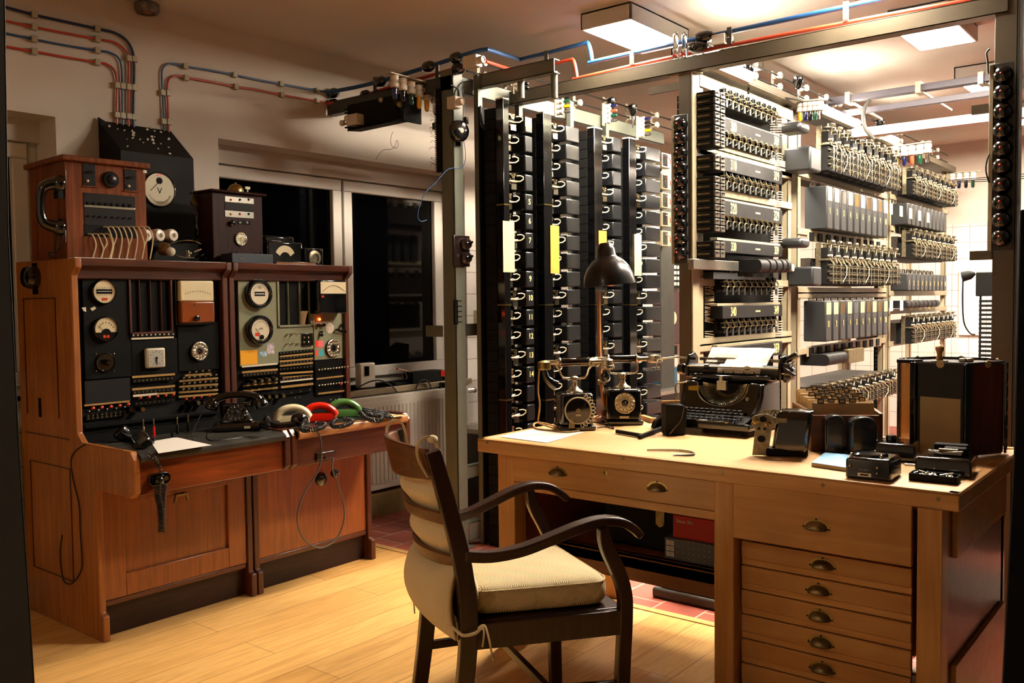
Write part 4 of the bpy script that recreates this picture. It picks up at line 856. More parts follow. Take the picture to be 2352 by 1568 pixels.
for y0,y1,x0,lab in ((2.09,2.17,FX_,0),(2.09,2.17,X1-.1,0),(Y0+.04,Y0+.12,X1-.1,0)): part('leg',G().box(x0,y0,0,x0+.07,y1,DT-.05),M['beechz'],dk,.004)
c=aX(1643,1250,FX_); c2=aX(1685,1250,FX_); part('leg',G().box(FX_-.01,c2.y-.005,0,FX_+.06,c.y,DT-.05),M['beechz'],dk,.004)
mY1=c.y; mY0=c2.y-.005
# door post standing proud at the right
q0=aX(2107,1161,FX_-.05); q1=aX(2165,1181,FX_-.05); part('corner_door',G().box(FX_-.05,q1.y,.02,FX_+.02,q0.y,q0.z-.005),M['beechz'],dk,.002)
part('leg',G().box(FX_,Y0+.045,0,FX_+.06,q1.y+.04,DT-.05),M['beechz'],dk,.003)
# side
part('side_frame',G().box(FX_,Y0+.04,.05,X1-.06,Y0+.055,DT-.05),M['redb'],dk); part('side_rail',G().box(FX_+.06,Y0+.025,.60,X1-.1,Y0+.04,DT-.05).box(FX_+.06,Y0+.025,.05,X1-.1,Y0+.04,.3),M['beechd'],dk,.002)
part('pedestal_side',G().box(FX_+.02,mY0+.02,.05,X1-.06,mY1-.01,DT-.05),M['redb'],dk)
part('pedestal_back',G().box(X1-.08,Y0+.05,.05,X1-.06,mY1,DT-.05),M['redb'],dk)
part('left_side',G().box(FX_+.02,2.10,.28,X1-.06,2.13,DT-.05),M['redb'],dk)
def pull(d,y,z,x,s=1):
    g=G(); n=12; W=.042*s; Hh=.026*s
    secs=[]
    for k in range(9):
        f=PI/2*k/8
        secs.append([(x-.001-.026*s*sin(PI*i/n)**.8*sin(f),y+W*.76*cos(PI*i/n),z-.010*s+Hh*.92*sin(PI*i/n)**.9*cos(f)) for i in range(n+1)])
    g.grid(secs); h=part('cup_handle',g,M['tarn'],d,solid=.0012)
    g=G(); pts=[(W*cos(PI*i/n),Hh*1.15*sin(PI*i/n)-.010*s) for i in range(n+1)]+[(W*.74*cos(PI*i/n),Hh*.85*sin(PI*i/n)-.010*s) for i in range(n,-1,-1)]
    g.prism([(x-.0015,y+a,z+b) for a,b in pts],(.0015,0,0)); part('back_plate',g,M['brass'],h)
    g=G(); [g.lathe((x-.0015,y+a,z+b),(-1,0,0),[(.0028,0),(.0028,.0012),(0,.0014)],8) for a,b in ((W*.88,-.006),(-W*.88,-.006),(0,Hh*.98-.006))]; part('screws',g,M['matte'],h,kind='stuff'); return h
def drawer(px0,py0,px1,py1,X,pulls,depth=.5,nm='drawer'):
    a=aX(px0,py0,X); b=aX(px1,py1,X); ys=(b.y,a.y); ztop=a.z; zbot=b.z
    g=G().box(X,ys[0],zbot,X+.02,ys[1],ztop); d=part(nm,g,M['beechd'],dk,.0025)
    if depth: part('drawer_box',G().box(X+.02,ys[0]+.015,zbot+.01,X+depth,ys[1]-.015,ztop-.02),M['beechd'],d)
    for px,py in pulls: c=aX(px,py,X); pull(d,c.y,c.z,X)
    return d,ys,zbot,ztop
zt=aX(1400,1082,FX_-.002)
d,ys,zb,zt_=drawer(1178,1046,1643,1174,FX_-.004,((1281,1084),(1510,1119)))
c=aX(1390,1086,FX_-.004); g=G().lathe((c.x,c.y,c.z),(-1,0,0),[(.011,0),(.011,.002),(.008,.003),(0,.003)],18); k=part('keyhole_plate',g,M['brass'],d); part('keyhole',G().box(c.x-.0038,c.y-.0012,c.z-.007,c.x-.003,c.y+.0012,c.z+.003).lathe((c.x-.003,c.y,c.z+.003),(-1,0,0),[(.003,0),(.003,.0008),(0,.0008)],10),M['matte'],k)
part('front_rail',G().box(FX_+.0,mY1,zb-.03,FX_+.02,2.09,zb-.002),M['beech'],dk,.002); part('top_rail',G().box(FX_,Y0+.05,DT-.065,FX_+.02,2.09,DT-.05),M['beech'],dk)
drawer(1684,1108,2093,1303,FX_-.035,((1875,1207),))
# plan drawers
tops=[(1705,1240),(1705,1296),(1703,1352),(1701,1408),(1700,1463),(1699,1519),(1698,1571)]
hs=[(1896,1298),(1888,1355),(1890,1412),(1886,1468),(1886,1524),(1880,1567)]
Xd=FX_+.03; za=[aX(px,py,Xd) for px,py in tops]; yR=aX(2093,1400,Xd).y; yL=aX(1703,1400,Xd).y
pitch=(za[0].z-za[5].z)/5
for i in range(11):
    zt_=za[0].z-pitch*i
    if zt_-pitch<.06: break
    d=part('plan_drawer',G().box(Xd,yR,zt_-pitch*.72,Xd+.018,yL,zt_-.002),M['beechd'],dk,.002)
    yh=(yR+yL)/2+.004*((i*3)%4-1); pull(d,yh,zt_-pitch*.42,Xd)
    part('rail',G().box(Xd+.004,yR,zt_-pitch*.98,Xd+.02,yL,zt_-pitch*.73),M['beech'],dk,.001)
part('bottom_rail',G().box(FX_,Y0+.1,.0,FX_+.02,mY1,.07),M['beechz'],dk)
# knee hole shelf
sz=aX(1643,1365,2.78); szt=aX(1643,1322,2.78)
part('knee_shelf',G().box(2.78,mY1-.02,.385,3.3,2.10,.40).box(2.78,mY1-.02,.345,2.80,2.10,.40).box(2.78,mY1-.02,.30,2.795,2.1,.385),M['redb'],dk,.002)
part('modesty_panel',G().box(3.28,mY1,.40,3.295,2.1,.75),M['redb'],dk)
# ---- under the desk
def obox(nm,y0,y1,x0,x1,z0,z1,m_,lab,cat,bev=.004,rz=0): 
    t=thing(nm,lab,cat,((x0+x1)/2,(y0+y1)/2,z0)); part('body',G().box(x0,y0,z0,x1,y1,z1),m_,t,bev); return t
s_=obox('suitcase',1.40,1.86,2.86,3.2,.401,.66,M['matte'],'old black suitcase lying on the shelf under the desk','suitcase',.01)
for y in (1.41,1.84):
    for z in (.41,.64): part('corner_cap',G().sph((2.865,y,z),.014,n=8),M['tarn'],s_)
part('lock',G().box(2.852,1.6,.5,2.86,1.635,.55).cyl((2.855,1.617,.505),(2.85,1.617,.505),.012),M['tarn'],s_)
a=aX(1546,1205,2.82); b=aX(1640,1272,2.82); r_=obox('telephone_box',mY1+.01,a.y,2.82,2.858,.4755,.555,mat('glossy red carton','b0141c',.3),'shiny red carton with a cordless phone picture, on the desk shelf','box',.001)
text('Sinus 301',.018,(2.8195,a.y-.012,.535),'-X',M['white'],r_,'lettering',al='LEFT'); part('picture',G().box(2.8192,mY1+.05,.49,2.82,mY1+.085,.505).box(2.8192,mY1+.06,.505,2.82,mY1+.072,.54),M['steel'],r_)
g_=obox('grey_carton',mY1+.005,aX(1527,1300,2.8).y,2.80,2.858,.4005,.475,mat('grey dotted carton','4a4c54',.5),'flat grey carton with small white packing symbols below the red carton','box',.001)
yy=aX(1527,1300,2.8).y; pr=None
for i in range(2):
    for j in range(3):
        q=part('packing_symbol',G().box(2.7992,yy-.02-.016*i,.41+.02*j,2.8,yy-.007-.016*i,.426+.02*j),M['white'],g_); part('mark',G().bar((2.7988,yy-.0135-.016*i,.412+.02*j),(2.7988,yy-.0135-.016*i,.424+.02*j),.003,.001),M['matte'],q)
g=G(); [g.box(2.7992,yy-.055-.02*i,.41+.02*j,2.8,yy-.052-.02*i,.413+.02*j) for i in range(12) for j in range(4)]; part('dots',g,M['steel'],g_,kind='stuff')
t=thing('machine_base','grey enamelled iron base on the tiles behind the desk','base',(3.75,1.72,0)); a=aZ(1500,1392,.06); 
X_=3.45; y1=aX(1497,1400,X_).y; part('base_slab',G().box(X_,.9,0,X_+.4,y1,.045),M['greend'],t,.01); part('upper_slab',G().box(X_+.02,.92,.045,X_+.38,y1-.03,.085),mat('grey green enamel','a2a496',.4,vary=.2),t,.012)
c=aX(1540,1355,X_+.05); part('bracket',G().box(X_+.04,c.y-.05,.085,X_+.12,c.y+.01,.093).box(X_+.07,c.y-.04,.09,X_+.09,c.y+.005,.5),M['steel'],t,.001)
for dy in (0,.03): part('bolt',G().cyl((X_+.055,c.y-.012-dy,.093),(X_+.055,c.y-.012-dy,.1),.006,n=6),M['steel'],t)
part('upright',G().box(X_+.1,1.25,.085,X_+.13,1.3,.6),M['cream'],t)
# ================================================================ DESK ITEMS
def zt(px,py): return aZ(px,py,DT)
# --- paper + cord
p=[zt(1146,1000),zt(1340,991),zt(1290,1014),zt(1150,1014)]
solo('paper_sheet',G().prism([zt(1150,1003),zt(1225,985),zt(1342,992),zt(1256,1017)],(0,0,.0008)),M['paper'],'bright white sheet of paper on the left end of the desk','paper')
# --- candlestick style desk phones
def horn_phone(px,py,px2,w,label,big):
    c=zt(px,py); ang=YAW-PI/2+ (.12 if big else -.02)
    t=thing('desk_telephone',label,'telephone',(c.x,c.y,DT),ang+0.0)
    # local frame: x to the right of the view, y away
    W=w; D=.13; k3=W/.112; g=G().box(-W/2-.008,-.005,0,W/2+.008,D+.01,.018); part('foot',g,M['gloss'],t,.005)
    g=G().loft([[(-W/2*s,yo+D*(1-s)/2*.6,z),(W/2*s,yo+D*(1-s)/2*.6,z),(W/2*s,D-D*(1-s)/2,z),(-W/2*s,D-D*(1-s)/2,z)] for z,s,yo in ((.018,1,.0),(.138,.99,.004),(.148,.96,.008))]); bd=part('body',g,M['gloss'],t,.012)
    zc=.148
    g=G().lathe((0,D/2,zc),(0,0,1),[(.036,-.002),(.034,.005),(.02,.014),(.012,.026),(.010,.036),(.015,.040),(.010,.044),(.012,.052),(.018,.058),(.011,.064),(0,.066)],20); st=part('brass_column',g,M['chrome'],t)
    zz=zc+.055; g=G()
    if big:
        for s in (-1,1): g.tube([(0,D/2,zz),(s*.022*k3,D/2,zz),(s*.036*k3,D/2,zz+.002),(s*.046*k3,D/2,zz+.016),(s*.05*k3,D/2,zz+.035),(s*.06*k3,D/2,zz+.048),(s*.064*k3,D/2,zz+.064)],.0042,8)
    else: g.tube([(-.058,D/2,zz+.03),(-.05,D/2,zz+.008),(-.03,D/2,zz+.006),(0,D/2,zz+.006),(.045,D/2,zz+.006),(.058,D/2,zz+.01),(.064,D/2,zz+.022),(.065,D/2,zz+.08)],.0038,8).prism([(-.022,D/2-.004,zz+.006),(.022,D/2-.004,zz+.006),(.008,D/2-.004,zz-.02),(-.008,D/2-.004,zz-.02)],(0,.008,0))
    part('cradle',g,M['chrome'],st)
    # handset
    hz=zz+.066; L=.07; y=D/2; h=thing('handset','x','x',(0,0,0)); bpy.data.objects.remove(h)
    g=G().lathe((-.056,y,hz),(1,0,0),[(.0,0),(.015,.0),(.017,.006),(.016,.055),(.017,.106),(.015,.112),(0,.112)],18); hs=part('handset_grip',g,M['gloss'],t)
    for s in (-1,1): part('grip_collar',G().lathe((s*.056,y,hz),(s,0,0),[(.019,0),(.020,.004),(.014,.008),(.010,.02),(.010,.06),(0,.062)],16),M['chrome'],hs)
    s=-1
    g=G().lathe((s*.122,y,hz+.006),(0,0,-1),[(0,-.004),(.012,-.002),(.026,.004),(.027,.03),(.024,.034),(.012,.036),(0,.036)],24); part('receiver_cap',g,M['brass'] if big else M['chrome'],hs)
    if big:
        part('mouth_horn',G().tube([(s*.122,y,hz-.03),(s*.115,y,hz-.06),(s*.095,y,hz-.082),(s*.074,y,hz-.094)],lambda f:.010+.012*f,14),M['gloss'],hs)
        g=G().lathe((.135,y,hz+.01),(0,0,-1),[(0,-.006),(.01,-.004),(.026,.004),(.027,.024),(.030,.026),(.031,.036),(.026,.042),(.015,.046),(0,.048)],24); part('ear_piece',g,M['chrome'],hs)
        part('mouth_horn',G().lathe((.128,y,hz-.034),(0,0,-1),[(.010,0),(.012,.01),(.019,.022),(.018,.036),(.010,.05),(0,.056)],20),M['gloss'],hs)
    else:
        g=G().lathe((.135,y,hz+.008),(0,0,-1),[(0,-.012),(.01,-.01),(.026,-.006),(.027,.01),(.034,.012),(.035,.018),(.028,.024),(0,.026)],24); part('ear_piece',g,M['chrome'],hs)
    return t,W,D
t,W,D=horn_phone(1327,989,0,.132,'black box telephone with large open ring dial, left one of the two on the desk',True)
FRAME[t.name]=V((0,0,0))
g=G(); cx,cz=0.0,.082; r=.052
g.tube([(cx+r*cos(a),-.012,cz+r*sin(a)) for a in [2*PI*i/36 for i in range(36)]],.003,6,closed=True)
rd=part('dial_ring',g,M['ivoryw'],t); part('dial_disc',G().lathe((cx,-.004,cz),(0,-1,0),[(r,0),(r,.006),(r*.3,.009),(0,.009)],32),M['blackg'],rd)
pr=None
for i in range(11):
    a=-1.3+.235*i; rr=r+.009; g=G(); cxx,czz=cx+rr*cos(a),cz+rr*sin(a)
    g.tube([(cxx+.0092*cos(q)*cos(a)-.0058*sin(q)*sin(a),-.013,czz+.0092*cos(q)*sin(a)+.0058*sin(q)*cos(a)) for q in [2*PI*k/12 for k in range(12)]],.0019,5,closed=True); part('finger_hole',g,M['ivoryw'],rd)
part('hub',G().lathe((cx,-.012,cz),(0,-1,0),[(.006,0),(.008,.002),(.006,.004),(.003,.004),(.003,.0),(0,0)],16),M['brass'],rd); part('label_tag',G().box(cx-.01,-.0145,cz-.022,cx+.01,-.0135,cz-.015),M['ivoryw'],rd)
part('crank_cover',G().prism([(-.038,-.008,.012),(-.014,-.008,.012),(-.014,-.008,.036),(-.024,-.008,.05),(-.026,-.008,.06),(-.036,-.008,.045)],(0,-.004,0)),M['tarn'],t,.001)
t2,W,D=horn_phone(1434,976,0,.142,'black box telephone with a small nickel dial, right of the two',False); FRAME[t2.name]=V((0,0,0))
dial(t2,0,0,0,.043,M['chrome'],M['gloss'],loc=V((.002,.0,.092)),ax=(0,-1,0),inner=M['blackg'])
part('name_plate',G().box(-.02,-.003,.028,.02,.003,.038),M['chrome'],t2,.001)
a=zt(1243,978); 
cordpts=[aZ(1330,989,DT+.004),aZ(1300,992,DT+.004),aZ(1262,988,DT+.004),aZ(1232,984,DT+.005),aZ(1226,974,DT+.005),aZ(1240,970,DT+.005),aZ(1272,978,DT+.008),aZ(1276,984,DT+.012),aZ(1245,974,DT+.012),aZ(1236,968,DT+.004)]
b=cordpts[-1]; 
def smooth(P,k=4):
    P=[V(p) for p in P]; out=[]
    for i in range(len(P)-1):
        a,b_,c,d=P[max(i-1,0)],P[i],P[i+1],P[min(i+2,len(P)-1)]
        for j in range(k):
            t_=j/k; out.append(.5*((2*b_)+(c-a)*t_+(2*a-5*b_+4*c-d)*t_*t_+(3*b_-a-3*c+d)*t_**3))
    out.append(P[-1]); return out
def nearz(px,py,z): return aZ(px,py,z)
lead=t.location; dpt=(V((lead.x,lead.y,0))).dot(V((Fw.x,Fw.y,0)))
def atd(px,py,d): return EYE+ray(px,py)*(d/FPX)
dd=(V(t.location)-EYE).dot(Fw)+.06
cordpts+= [atd(1240,930,dd),atd(1236,900,dd),atd(1237,870,dd),atd(1240,848,dd),atd(1255,836,dd-.01)]
solo('phone_cord',smooth(cordpts) and G().tube(smooth(cordpts),.0036,7),M['cord'],'thick braided buff cord of the left box telephone, looped on the desk','cord')
solo('phone_cord',G().tube(smooth([aZ(1368,968,DT+.003),aZ(1395,975,DT+.003),aZ(1410,984,DT+.003),aZ(1390,980,DT+.003),aZ(1372,982,DT+.003)]),.0025,6),M['blackc'],'dark thin cord lying between the two box telephones','cord')
# --- desk lamp
b=aZ(1390,968,DT); lp=thing('desk_lamp','desk lamp with black bell shade on a slim wooden arm','lamp',(b.x,b.y,DT))
dl=(V(b)-EYE).dot(Fw); P=lambda x,y,o=0: atd(x,y,dl+o)
part('lamp_foot',G().lathe(b,(0,0,1),[(.05,0),(.052,.012),(.04,.022),(.02,.03),(.016,.05),(0,.052)],24),mat('brown glazed lamp foot','6a3418',.2,coat=.6),lp)
part('arm',G().bar(P(1391,955),P(1381,880),.014,.012).bar(P(1381,880),P(1377,795),.014,.012).bar(P(1377,800),P(1375,668),.014,.012),wood('beech lamp arm','c88a50','a86c38','z',.4,.2),lp,.002)
part('joint',G().cyl(P(1383,877)-Rt*.018,P(1383,877)+Rt*.018,.011).cyl(P(1390,950),P(1390,932),.012),M['tarn'],lp)
S=P(1400,655,-.02); k=abs((P(1400,655)-P(1500,655)).length)/100
sh=part('lamp_shade',G().lathe(S,(-.1*Rt.x,-.1*Rt.y,1),[(60*k,0),(59*k,8*k),(56*k,24*k),(48*k,42*k),(36*k,56*k),(24*k,64*k),(22*k,68*k),(20.5*k,82*k),(16*k,93*k),(12*k,97*k),(0,98*k)],36),mat('black satin lamp enamel','0c0c0d',.28,coat=.2),lp,solid=0)
part('bulb_holder',G().lathe(S+V((0,0,.0)),(0,0,1),[(.012,-.004),(.02,.0),(.016,.03),(0,.03)],14),M['chrome'],lp)
# --- black rods and bent dark clips
def rod(p,q,w,h,lab,nm='metal_bar'): return solo(nm,G().bar(p,q,w,h),M['matte'],lab,'bar',bev=.001)
rod(aZ(1416,990,DT+.008),aZ(1474,1000,DT+.008),.012,.014,'flat black bar lying at an angle in front of the small dial telephone'); rod(aZ(1468,1003,DT+.008),aZ(1530,980,DT+.008),.012,.014,'second flat black bar crossing towards the black punch box')
rod(aZ(1475,957,DT+.01),aZ(1500,965,DT+.01),.02,.018,'light wooden stick end behind the small dial telephone','wooden_stick'); bpy.data.objects['wooden_stick'].data.materials[0]=M['beech']
g=G(); base=aZ(1508,985,DT); g.prism([base+V(q) for q in ((-.03,0,0),(.05,-.05,0),(.06,-.04,.03),(.03,-.02,.06),(-.01,.0,.03))],(.03,.03,0)); solo('leather_case',g,M['gloss'],'crumpled black leather case between telephone and punch box','case',bev=.006)
# --- black punch box left of typewriter
c=aZ(1530,1000,DT); hb=thing('lever_box','black upright box with a bright metal lever on top','box',(c.x,c.y,DT),YAW-PI/2+.1)
g=G().prism([(0,0,0),(.075,0,0),(.085,0,.10),(.07,0,.115),(.0,0,.12)],(0,.07,0)); part('body',g,M['matte'],hb,.004)
part('lever',G().tube([(.05,.03,.12),(.045,.03,.18),(.05,.03,.195),(.09,.03,.20)],.0035,6),M['chrome'],hb); part('grey_cord',G().tube(smooth([(.07,-.005,.115),(.055,-.01,.06),(.03,-.012,.03),(.01,-.01,.005)]),.002,5),M['steel'],hb)
part('wooden_clip',G().box(-.01,.02,.12,.06,.035,.13),M['beech'],hb)
# --- hook (caliper)
g=G().tube(smooth([aZ(1486,1033,DT+.003),aZ(1520,1033,DT+.003),aZ(1560,1034,DT+.003),aZ(1588,1038,DT+.003),aZ(1594,1043,DT+.003),aZ(1575,1045,DT+.003),aZ(1548,1044,DT+.003)]),lambda f:.003+.001*sin(PI*f),6); g.sph(aZ(1550,1044,DT+.003),.006,(1.6,1,.5)); solo('metal_hook',g,M['steel'],'thin bent steel hook lying on the open middle of the desk','hook')
# --- relay with cover
rl=zt(1800,1046); t=thing('open_relay','open relay with nickel end plate and black box cover, before the card box','relay',(rl.x,rl.y,DT),YAW-PI/2-.4); t.scale=(1.3,1.3,1.12)
part('base_bar',G().bar((-.045,.0,.012),(.055,.02,.012),.05,.022),M['matte'],t,.004)
part('end_plate',G().prism([(-.075,-.02,.0),(-.035,-.02,-.0+.002),(-.028,-.02,.075),(-.018,-.02,.09),(-.022,-.02,.115),(-.04,-.02,.125),(-.07,-.02,.118),(-.078,-.02,.095),(-.068,-.02,.078)],(0,.003,0)),M['nick'],t,.001)
for q,r in (((-.066,.103),.008),((-.036,.095),.007)): part('bolt',G().lathe((q[0],-.02,q[1]),(0,-1,0),[(r,0),(r,.006),(r*.5,.008),(r*.5,.002),(0,.002)],14),M['brass'],t)
for q,r in (((-.048,.108),.009),((-.058,.08),.004),((-.044,.08),.004),((-.052,.05),.01)): part('plate_hole',G().cyl((q[0],-.0212,q[1]),(q[0],-.0195,q[1]),r,n=14),M['matte'],t)
g=G(); 
for k in range(9): g.tube([(-.06+.008*k,.0,.11),(-.05+.008*k,-.01,.135-.003*(k%3)),(-.03+.008*k,.01,.13),(-.02+.008*k,.02,.1)],.0018,5)
part('contact_springs',g,M['brass'],t,kind='stuff'); part('spring_block',G().box(-.07,-.015,.095,.01,.02,.112),M['nick'],t,.001)
cv=G().loft([[(-.03+a,-.015+b,z),(.055+a*.9,-.015+b,z),(.055+a*.9,.055-b,z),(-.03+a,.055-b,z)] for z,a,b in ((.012,0,0),(.10,.012,0),(.125,.015,.003),(.135,.022,.012))]); part('box_cover',cv,M['gloss'],t,.008)
# --- card index box
a=zt(1862,1036); c=thing('card_index_box','old wooden card index box packed with tabbed buff cards','box',(a.x,a.y,DT),YAW-PI/2-.10); c.scale=(1,1,1.16)
W,D,Hh=.235,.30,.115
part('box_front',G().box(0,0,0,W,.012,Hh-.01),mat('mottled old brown board','7a4418',.6,h2='3a2210',scale=26),c,.002); part('box_side',G().prism([(W-.012,0,0),(W-.012,D,0),(W-.012,D,Hh+.02),(W-.012,0,Hh-.005)],(.012,0,0)),wood('worn box side','8a6a44','4a3018','y',.6,0),c,.001)
part('box_side',G().box(0,.012,0,.012,D,Hh),bpy.data.materials['worn box side'],c,.001); part('box_floor',G().box(0,.012,0,W,D,.01),bpy.data.materials['worn box side'],c)
pr=[]
for i in range(26):
    y=.018+.0105*i; lean=.02; hcard=.125+.004*random.random()+.02*(i/26)
    q=part('index_card',G().prism([(.016,y+lean*0,.01),(W-.016-.004*random.random(),y,.01),(W-.018,y+lean,.01+hcard),(.0+.012,y+lean,.01+hcard)],(0,.0012 if i%3 else .004,0)),M['oldpaper'],c)
    for j in range(1+i%2+(i%3==0)):
        xx=.03+((i*37+j*71)%160)/1000; part('card_tab',G().box(xx,y+lean-.001,.008+hcard,xx+.022,y+lean+.001,.022+hcard),M['matte'],q); part('tab_label',G().box(xx+.003,y+lean-.0015,.011+hcard,xx+.019,y+lean-.0011,.019+hcard),M['oldpaper'],q)
# --- two arched black cases
for px0,px1,lab in ((1897,1948,'left of the two upright black cases with arched tops'),(1955,2008,'right of the two upright black cases with arched tops')):
    a=zt(px0,1042 if px0<1950 else 1048); b=zt(px1,1044); t=thing('arched_cover',lab,'cover',(a.x,a.y,DT),YAW-PI/2-.05,group='arched black cases'); w=(b-a).length*.95
    pts=[(0,0,0),(w,0,0),(w,0,.095)]+[(w/2+w/2*cos(PI*k/10)*(.98),0,.098+.03*sin(PI*k/10)**.7) for k in range(1,10)]+[(0,0,.095)]
    part('shell',G().prism(pts,(0,.05,0)),mat('blue black bakelite '+lab[:4],'101318',.25,coat=.4),t,.007); part('foot_rim',G().box(-.004,-.003,0,w+.004,.053,.008),M['matte'],t,.001)
# --- book
q=[zt(1864,1070),zt(1895,1046),zt(1985,1056),zt(1950,1083)]
bk=thing('book','thin light blue book under the black meter box','book',(q[0].x,q[0].y,DT)); part('pages',G().prism([p_+V((0,0,.001)) for p_ in q],(0,0,.009)),M['oldpaper'],bk); part('cover',G().prism([p_+V((0,0,.010)) for p_ in q],(0,0,.0015)),mat('light blue book cover','7ab4e0',.5,vary=.1),bk); part('back_cover',G().prism(q,(0,0,.001)),bpy.data.materials['light blue book cover'],bk)
# --- black instruments
def inst(px,py,w,d,h,rz,lab,nm='black_instrument'):
    a=zt(px,py); t=thing(nm,lab,'instrument',(a.x,a.y,DT),YAW-PI/2+rz); part('case',G().loft([[(s_,s_,z),(w-s_,s_,z),(w-s_,d-s_,z),(s_,d-s_,z)] for z,s_ in ((0,0),(h*.85,.001),(h,.006))]),M['gloss'],t,.005); return t
t=inst(1941,1096,.125,.13,.06,-.62,'black inductor box with round disc top, in front on the desk edge')
part('disc',G().lathe((.052,.075,.058),(0,0,1),[(.048,0),(.048,.006),(.043,.009),(.042,.006),(0,.006)],32),M['gloss'],t); 
for x,z in ((.014,.036),(.088,.036),(.088,.02)): part('chrome_stud',G().sph((x,-.001,z),.004,n=10),M['chrome'],t)
part('type_plate',G().box(.035,-.001,.008,.072,.0005,.018),M['chrome'],t); part('plate_letters',G().box(.042,-.0018,.011,.064,-.001,.015),M['matte'],bpy.data.objects[t.children[-1].name])
for x,y in ((.012,.02),(.094,.02)): part('terminal_post',G().lathe((x,y,.058),(0,0,1),[(.005,0),(.005,.008),(.003,.01),(.003,.012),(0,.013)],12),M['chrome'],t)
text('Ikw OB 1',.007,(.053,-.0012,.027),(PI/2,0,0),M['steel'],t,'lettering')
t=inst(2008,1056,.12,.14,.055,-.5,'second black inductor box with a round knob on its sloping top'); part('dial_plate',G().lathe((.045,.05,.055),(0,0,1),[(.036,0),(.036,.002),(0,.003)],28),M['gloss'],t); part('knob',G().lathe((.045,.05,.058),(0,0,1),[(.016,0),(.017,.012),(.014,.017),(0,.018)],24),M['gloss'],t)
t=inst(2100,1088,.15,.14,.052,-.55,'black relay test set with bright spring contacts on top')
part('spring_set',G().box(.03,.05,.055,.12,.062,.066).bar((.035,.03,.07),(.07,.03,.06),.02,.002).bar((.07,.04,.062),(.125,.03,.07),.006,.004),M['steel'],t,.001); part('black_plate',G().box(.07,.06,.052,.13,.12,.074),M['matte'],t,.004); part('ribbed_block',G().box(.04,.1,.052,.13,.14,.078),M['matte'],t,.003)
part('coil',G().cyl((.06,.045,.068),(.11,.045,.068),.006,n=12),M['tarn'],t); part('rod_end',G().cyl((-.03,.03,.02),(.0,.03,.02),.004,n=10),M['chrome'],t)
a=zt(2087,1102); tr=thing('parts_tray','small black tray full of tiny metal and white pieces','tray',(a.x,a.y,DT),YAW-PI/2-.62); w,d,h=.125,.055,.02
part('tray',G().box(0,0,0,w,d,.003).box(0,0,0,w,.003,h).box(0,d-.003,0,w,d,h).box(0,0,0,.003,d,h).box(w-.003,0,0,w,d,h).box(w*.45,0,0,w*.45+.003,d,h),M['matte'],tr,.001)
mats_=[M['ivoryw'],M['steel'],M['white'],M['chrome']]
for i in range(26):
    x,y=.012+random.random()*(w-.03),.01+random.random()*(d-.02); an=random.random()*PI; l=.006+.006*random.random(); z=.008+.012*random.random()
    lab_='small '+['cream ceramic','steel','white plastic','shiny nickel'][i%4]+' piece in the black tray'
    o=solo('small_part',G().cyl(V((x-l*cos(an),y-l*sin(an),z)),V((x+l*cos(an),y+l*sin(an),z+.003)),.0022 if i else .005,n=8),mats_[i%4],lab_,'part','small %s pieces in the tray'%['cream ceramic','steel','white plastic','shiny nickel'][i%4])
    rm=MX.Translation(tr.location)@MX.Rotation(tr.rotation_euler.z,4,'Z'); o.matrix_world=rm@MX.Translation(o.location)
# --- card carousel: hexagonal rotating holder
a=zt(2180,1035); ca=thing('card_carousel','tall hexagonal black and brown card holder on the right end of the desk','carousel',(3.44,.9,DT),local=False)
R=.166; n=6; H0,H1=.005,.302; F0=-.67; cc=zt(2158,1046); cc=V((cc.x,cc.y,DT))+V((cos(.229-.22),sin(.229-.22),0))*R*.866
dirv=lambda k:V((cos(YAW+PI+F0+2*PI*k/n),sin(YAW+PI+F0+2*PI*k/n),0))
d2=(cc-EYE).dot(Fw); px0=abs((V((0,0,0)) -V((0,0,0))).length)
part('base_disc',G().lathe(cc,(0,0,1),[(.09,0),(.09,.008),(.05,.012),(0,.012)],28),M['matte'],ca)
orange=wood('varnished orange panel','d08a24','a8621a','z',.3,.3); brn=wood('red brown panel','6e3616','522812','z',.5,.1)
for k in range(n):
    a0=dirv(k-.5)*R; a1=dirv(k+.5)*R; m0=V((0,0,H0)); m1=V((0,0,H1)); ins=a0.lerp(a1,.08); ins1=a0.lerp(a1,.92)
    ww=orange if k==5 else brn if k!=0 else M['matte']
    pn=part('panel',G().prism([cc+ins*.985+m0,cc+ins1*.985+m0,cc+ins1*.985+m1*.99,cc+ins*.985+m1*.99],-dirv(k)*.006),ww if k else mat('black felt panel','121214',.7),ca,label='black panel with a sheet of buff paper' if k==0 else None)
    if k==0:
        i0=a0.lerp(a1,.13);i1=a0.lerp(a1,.87); part('paper_sheet',G().prism([cc+i0*.99+m0,cc+i1*.99+m0,cc+i1*.99+m1*.62,cc+i0*.99+m1*.63],dirv(0)*.001),mat('aged buff sheet','b49a68',.6,vary=.1,scale=8),pn)
    part('corner_rail',G().bar(cc+a1+m0,cc+a1+m1,.022,.008,up=dirv(k+.5)),M['gloss'],ca,.002)
    part('top_edge',G().bar(cc+a0*.99+m1,cc+a1*.99+m1,.006,.006),M['gloss'],ca)
    part('thumb_notch',G().lathe(cc+dirv(k)*(R*.865)+m1*.985,tuple(dirv(k)),[(.012,0),(.012,.003),(0,.003)],16),M['oldpaper'],ca)
part('top_plate',G().prism([cc+dirv(k+.5)*R*.95+V((0,0,H1-.012)) for k in range(n)],(0,0,.006)),M['matte'],ca)
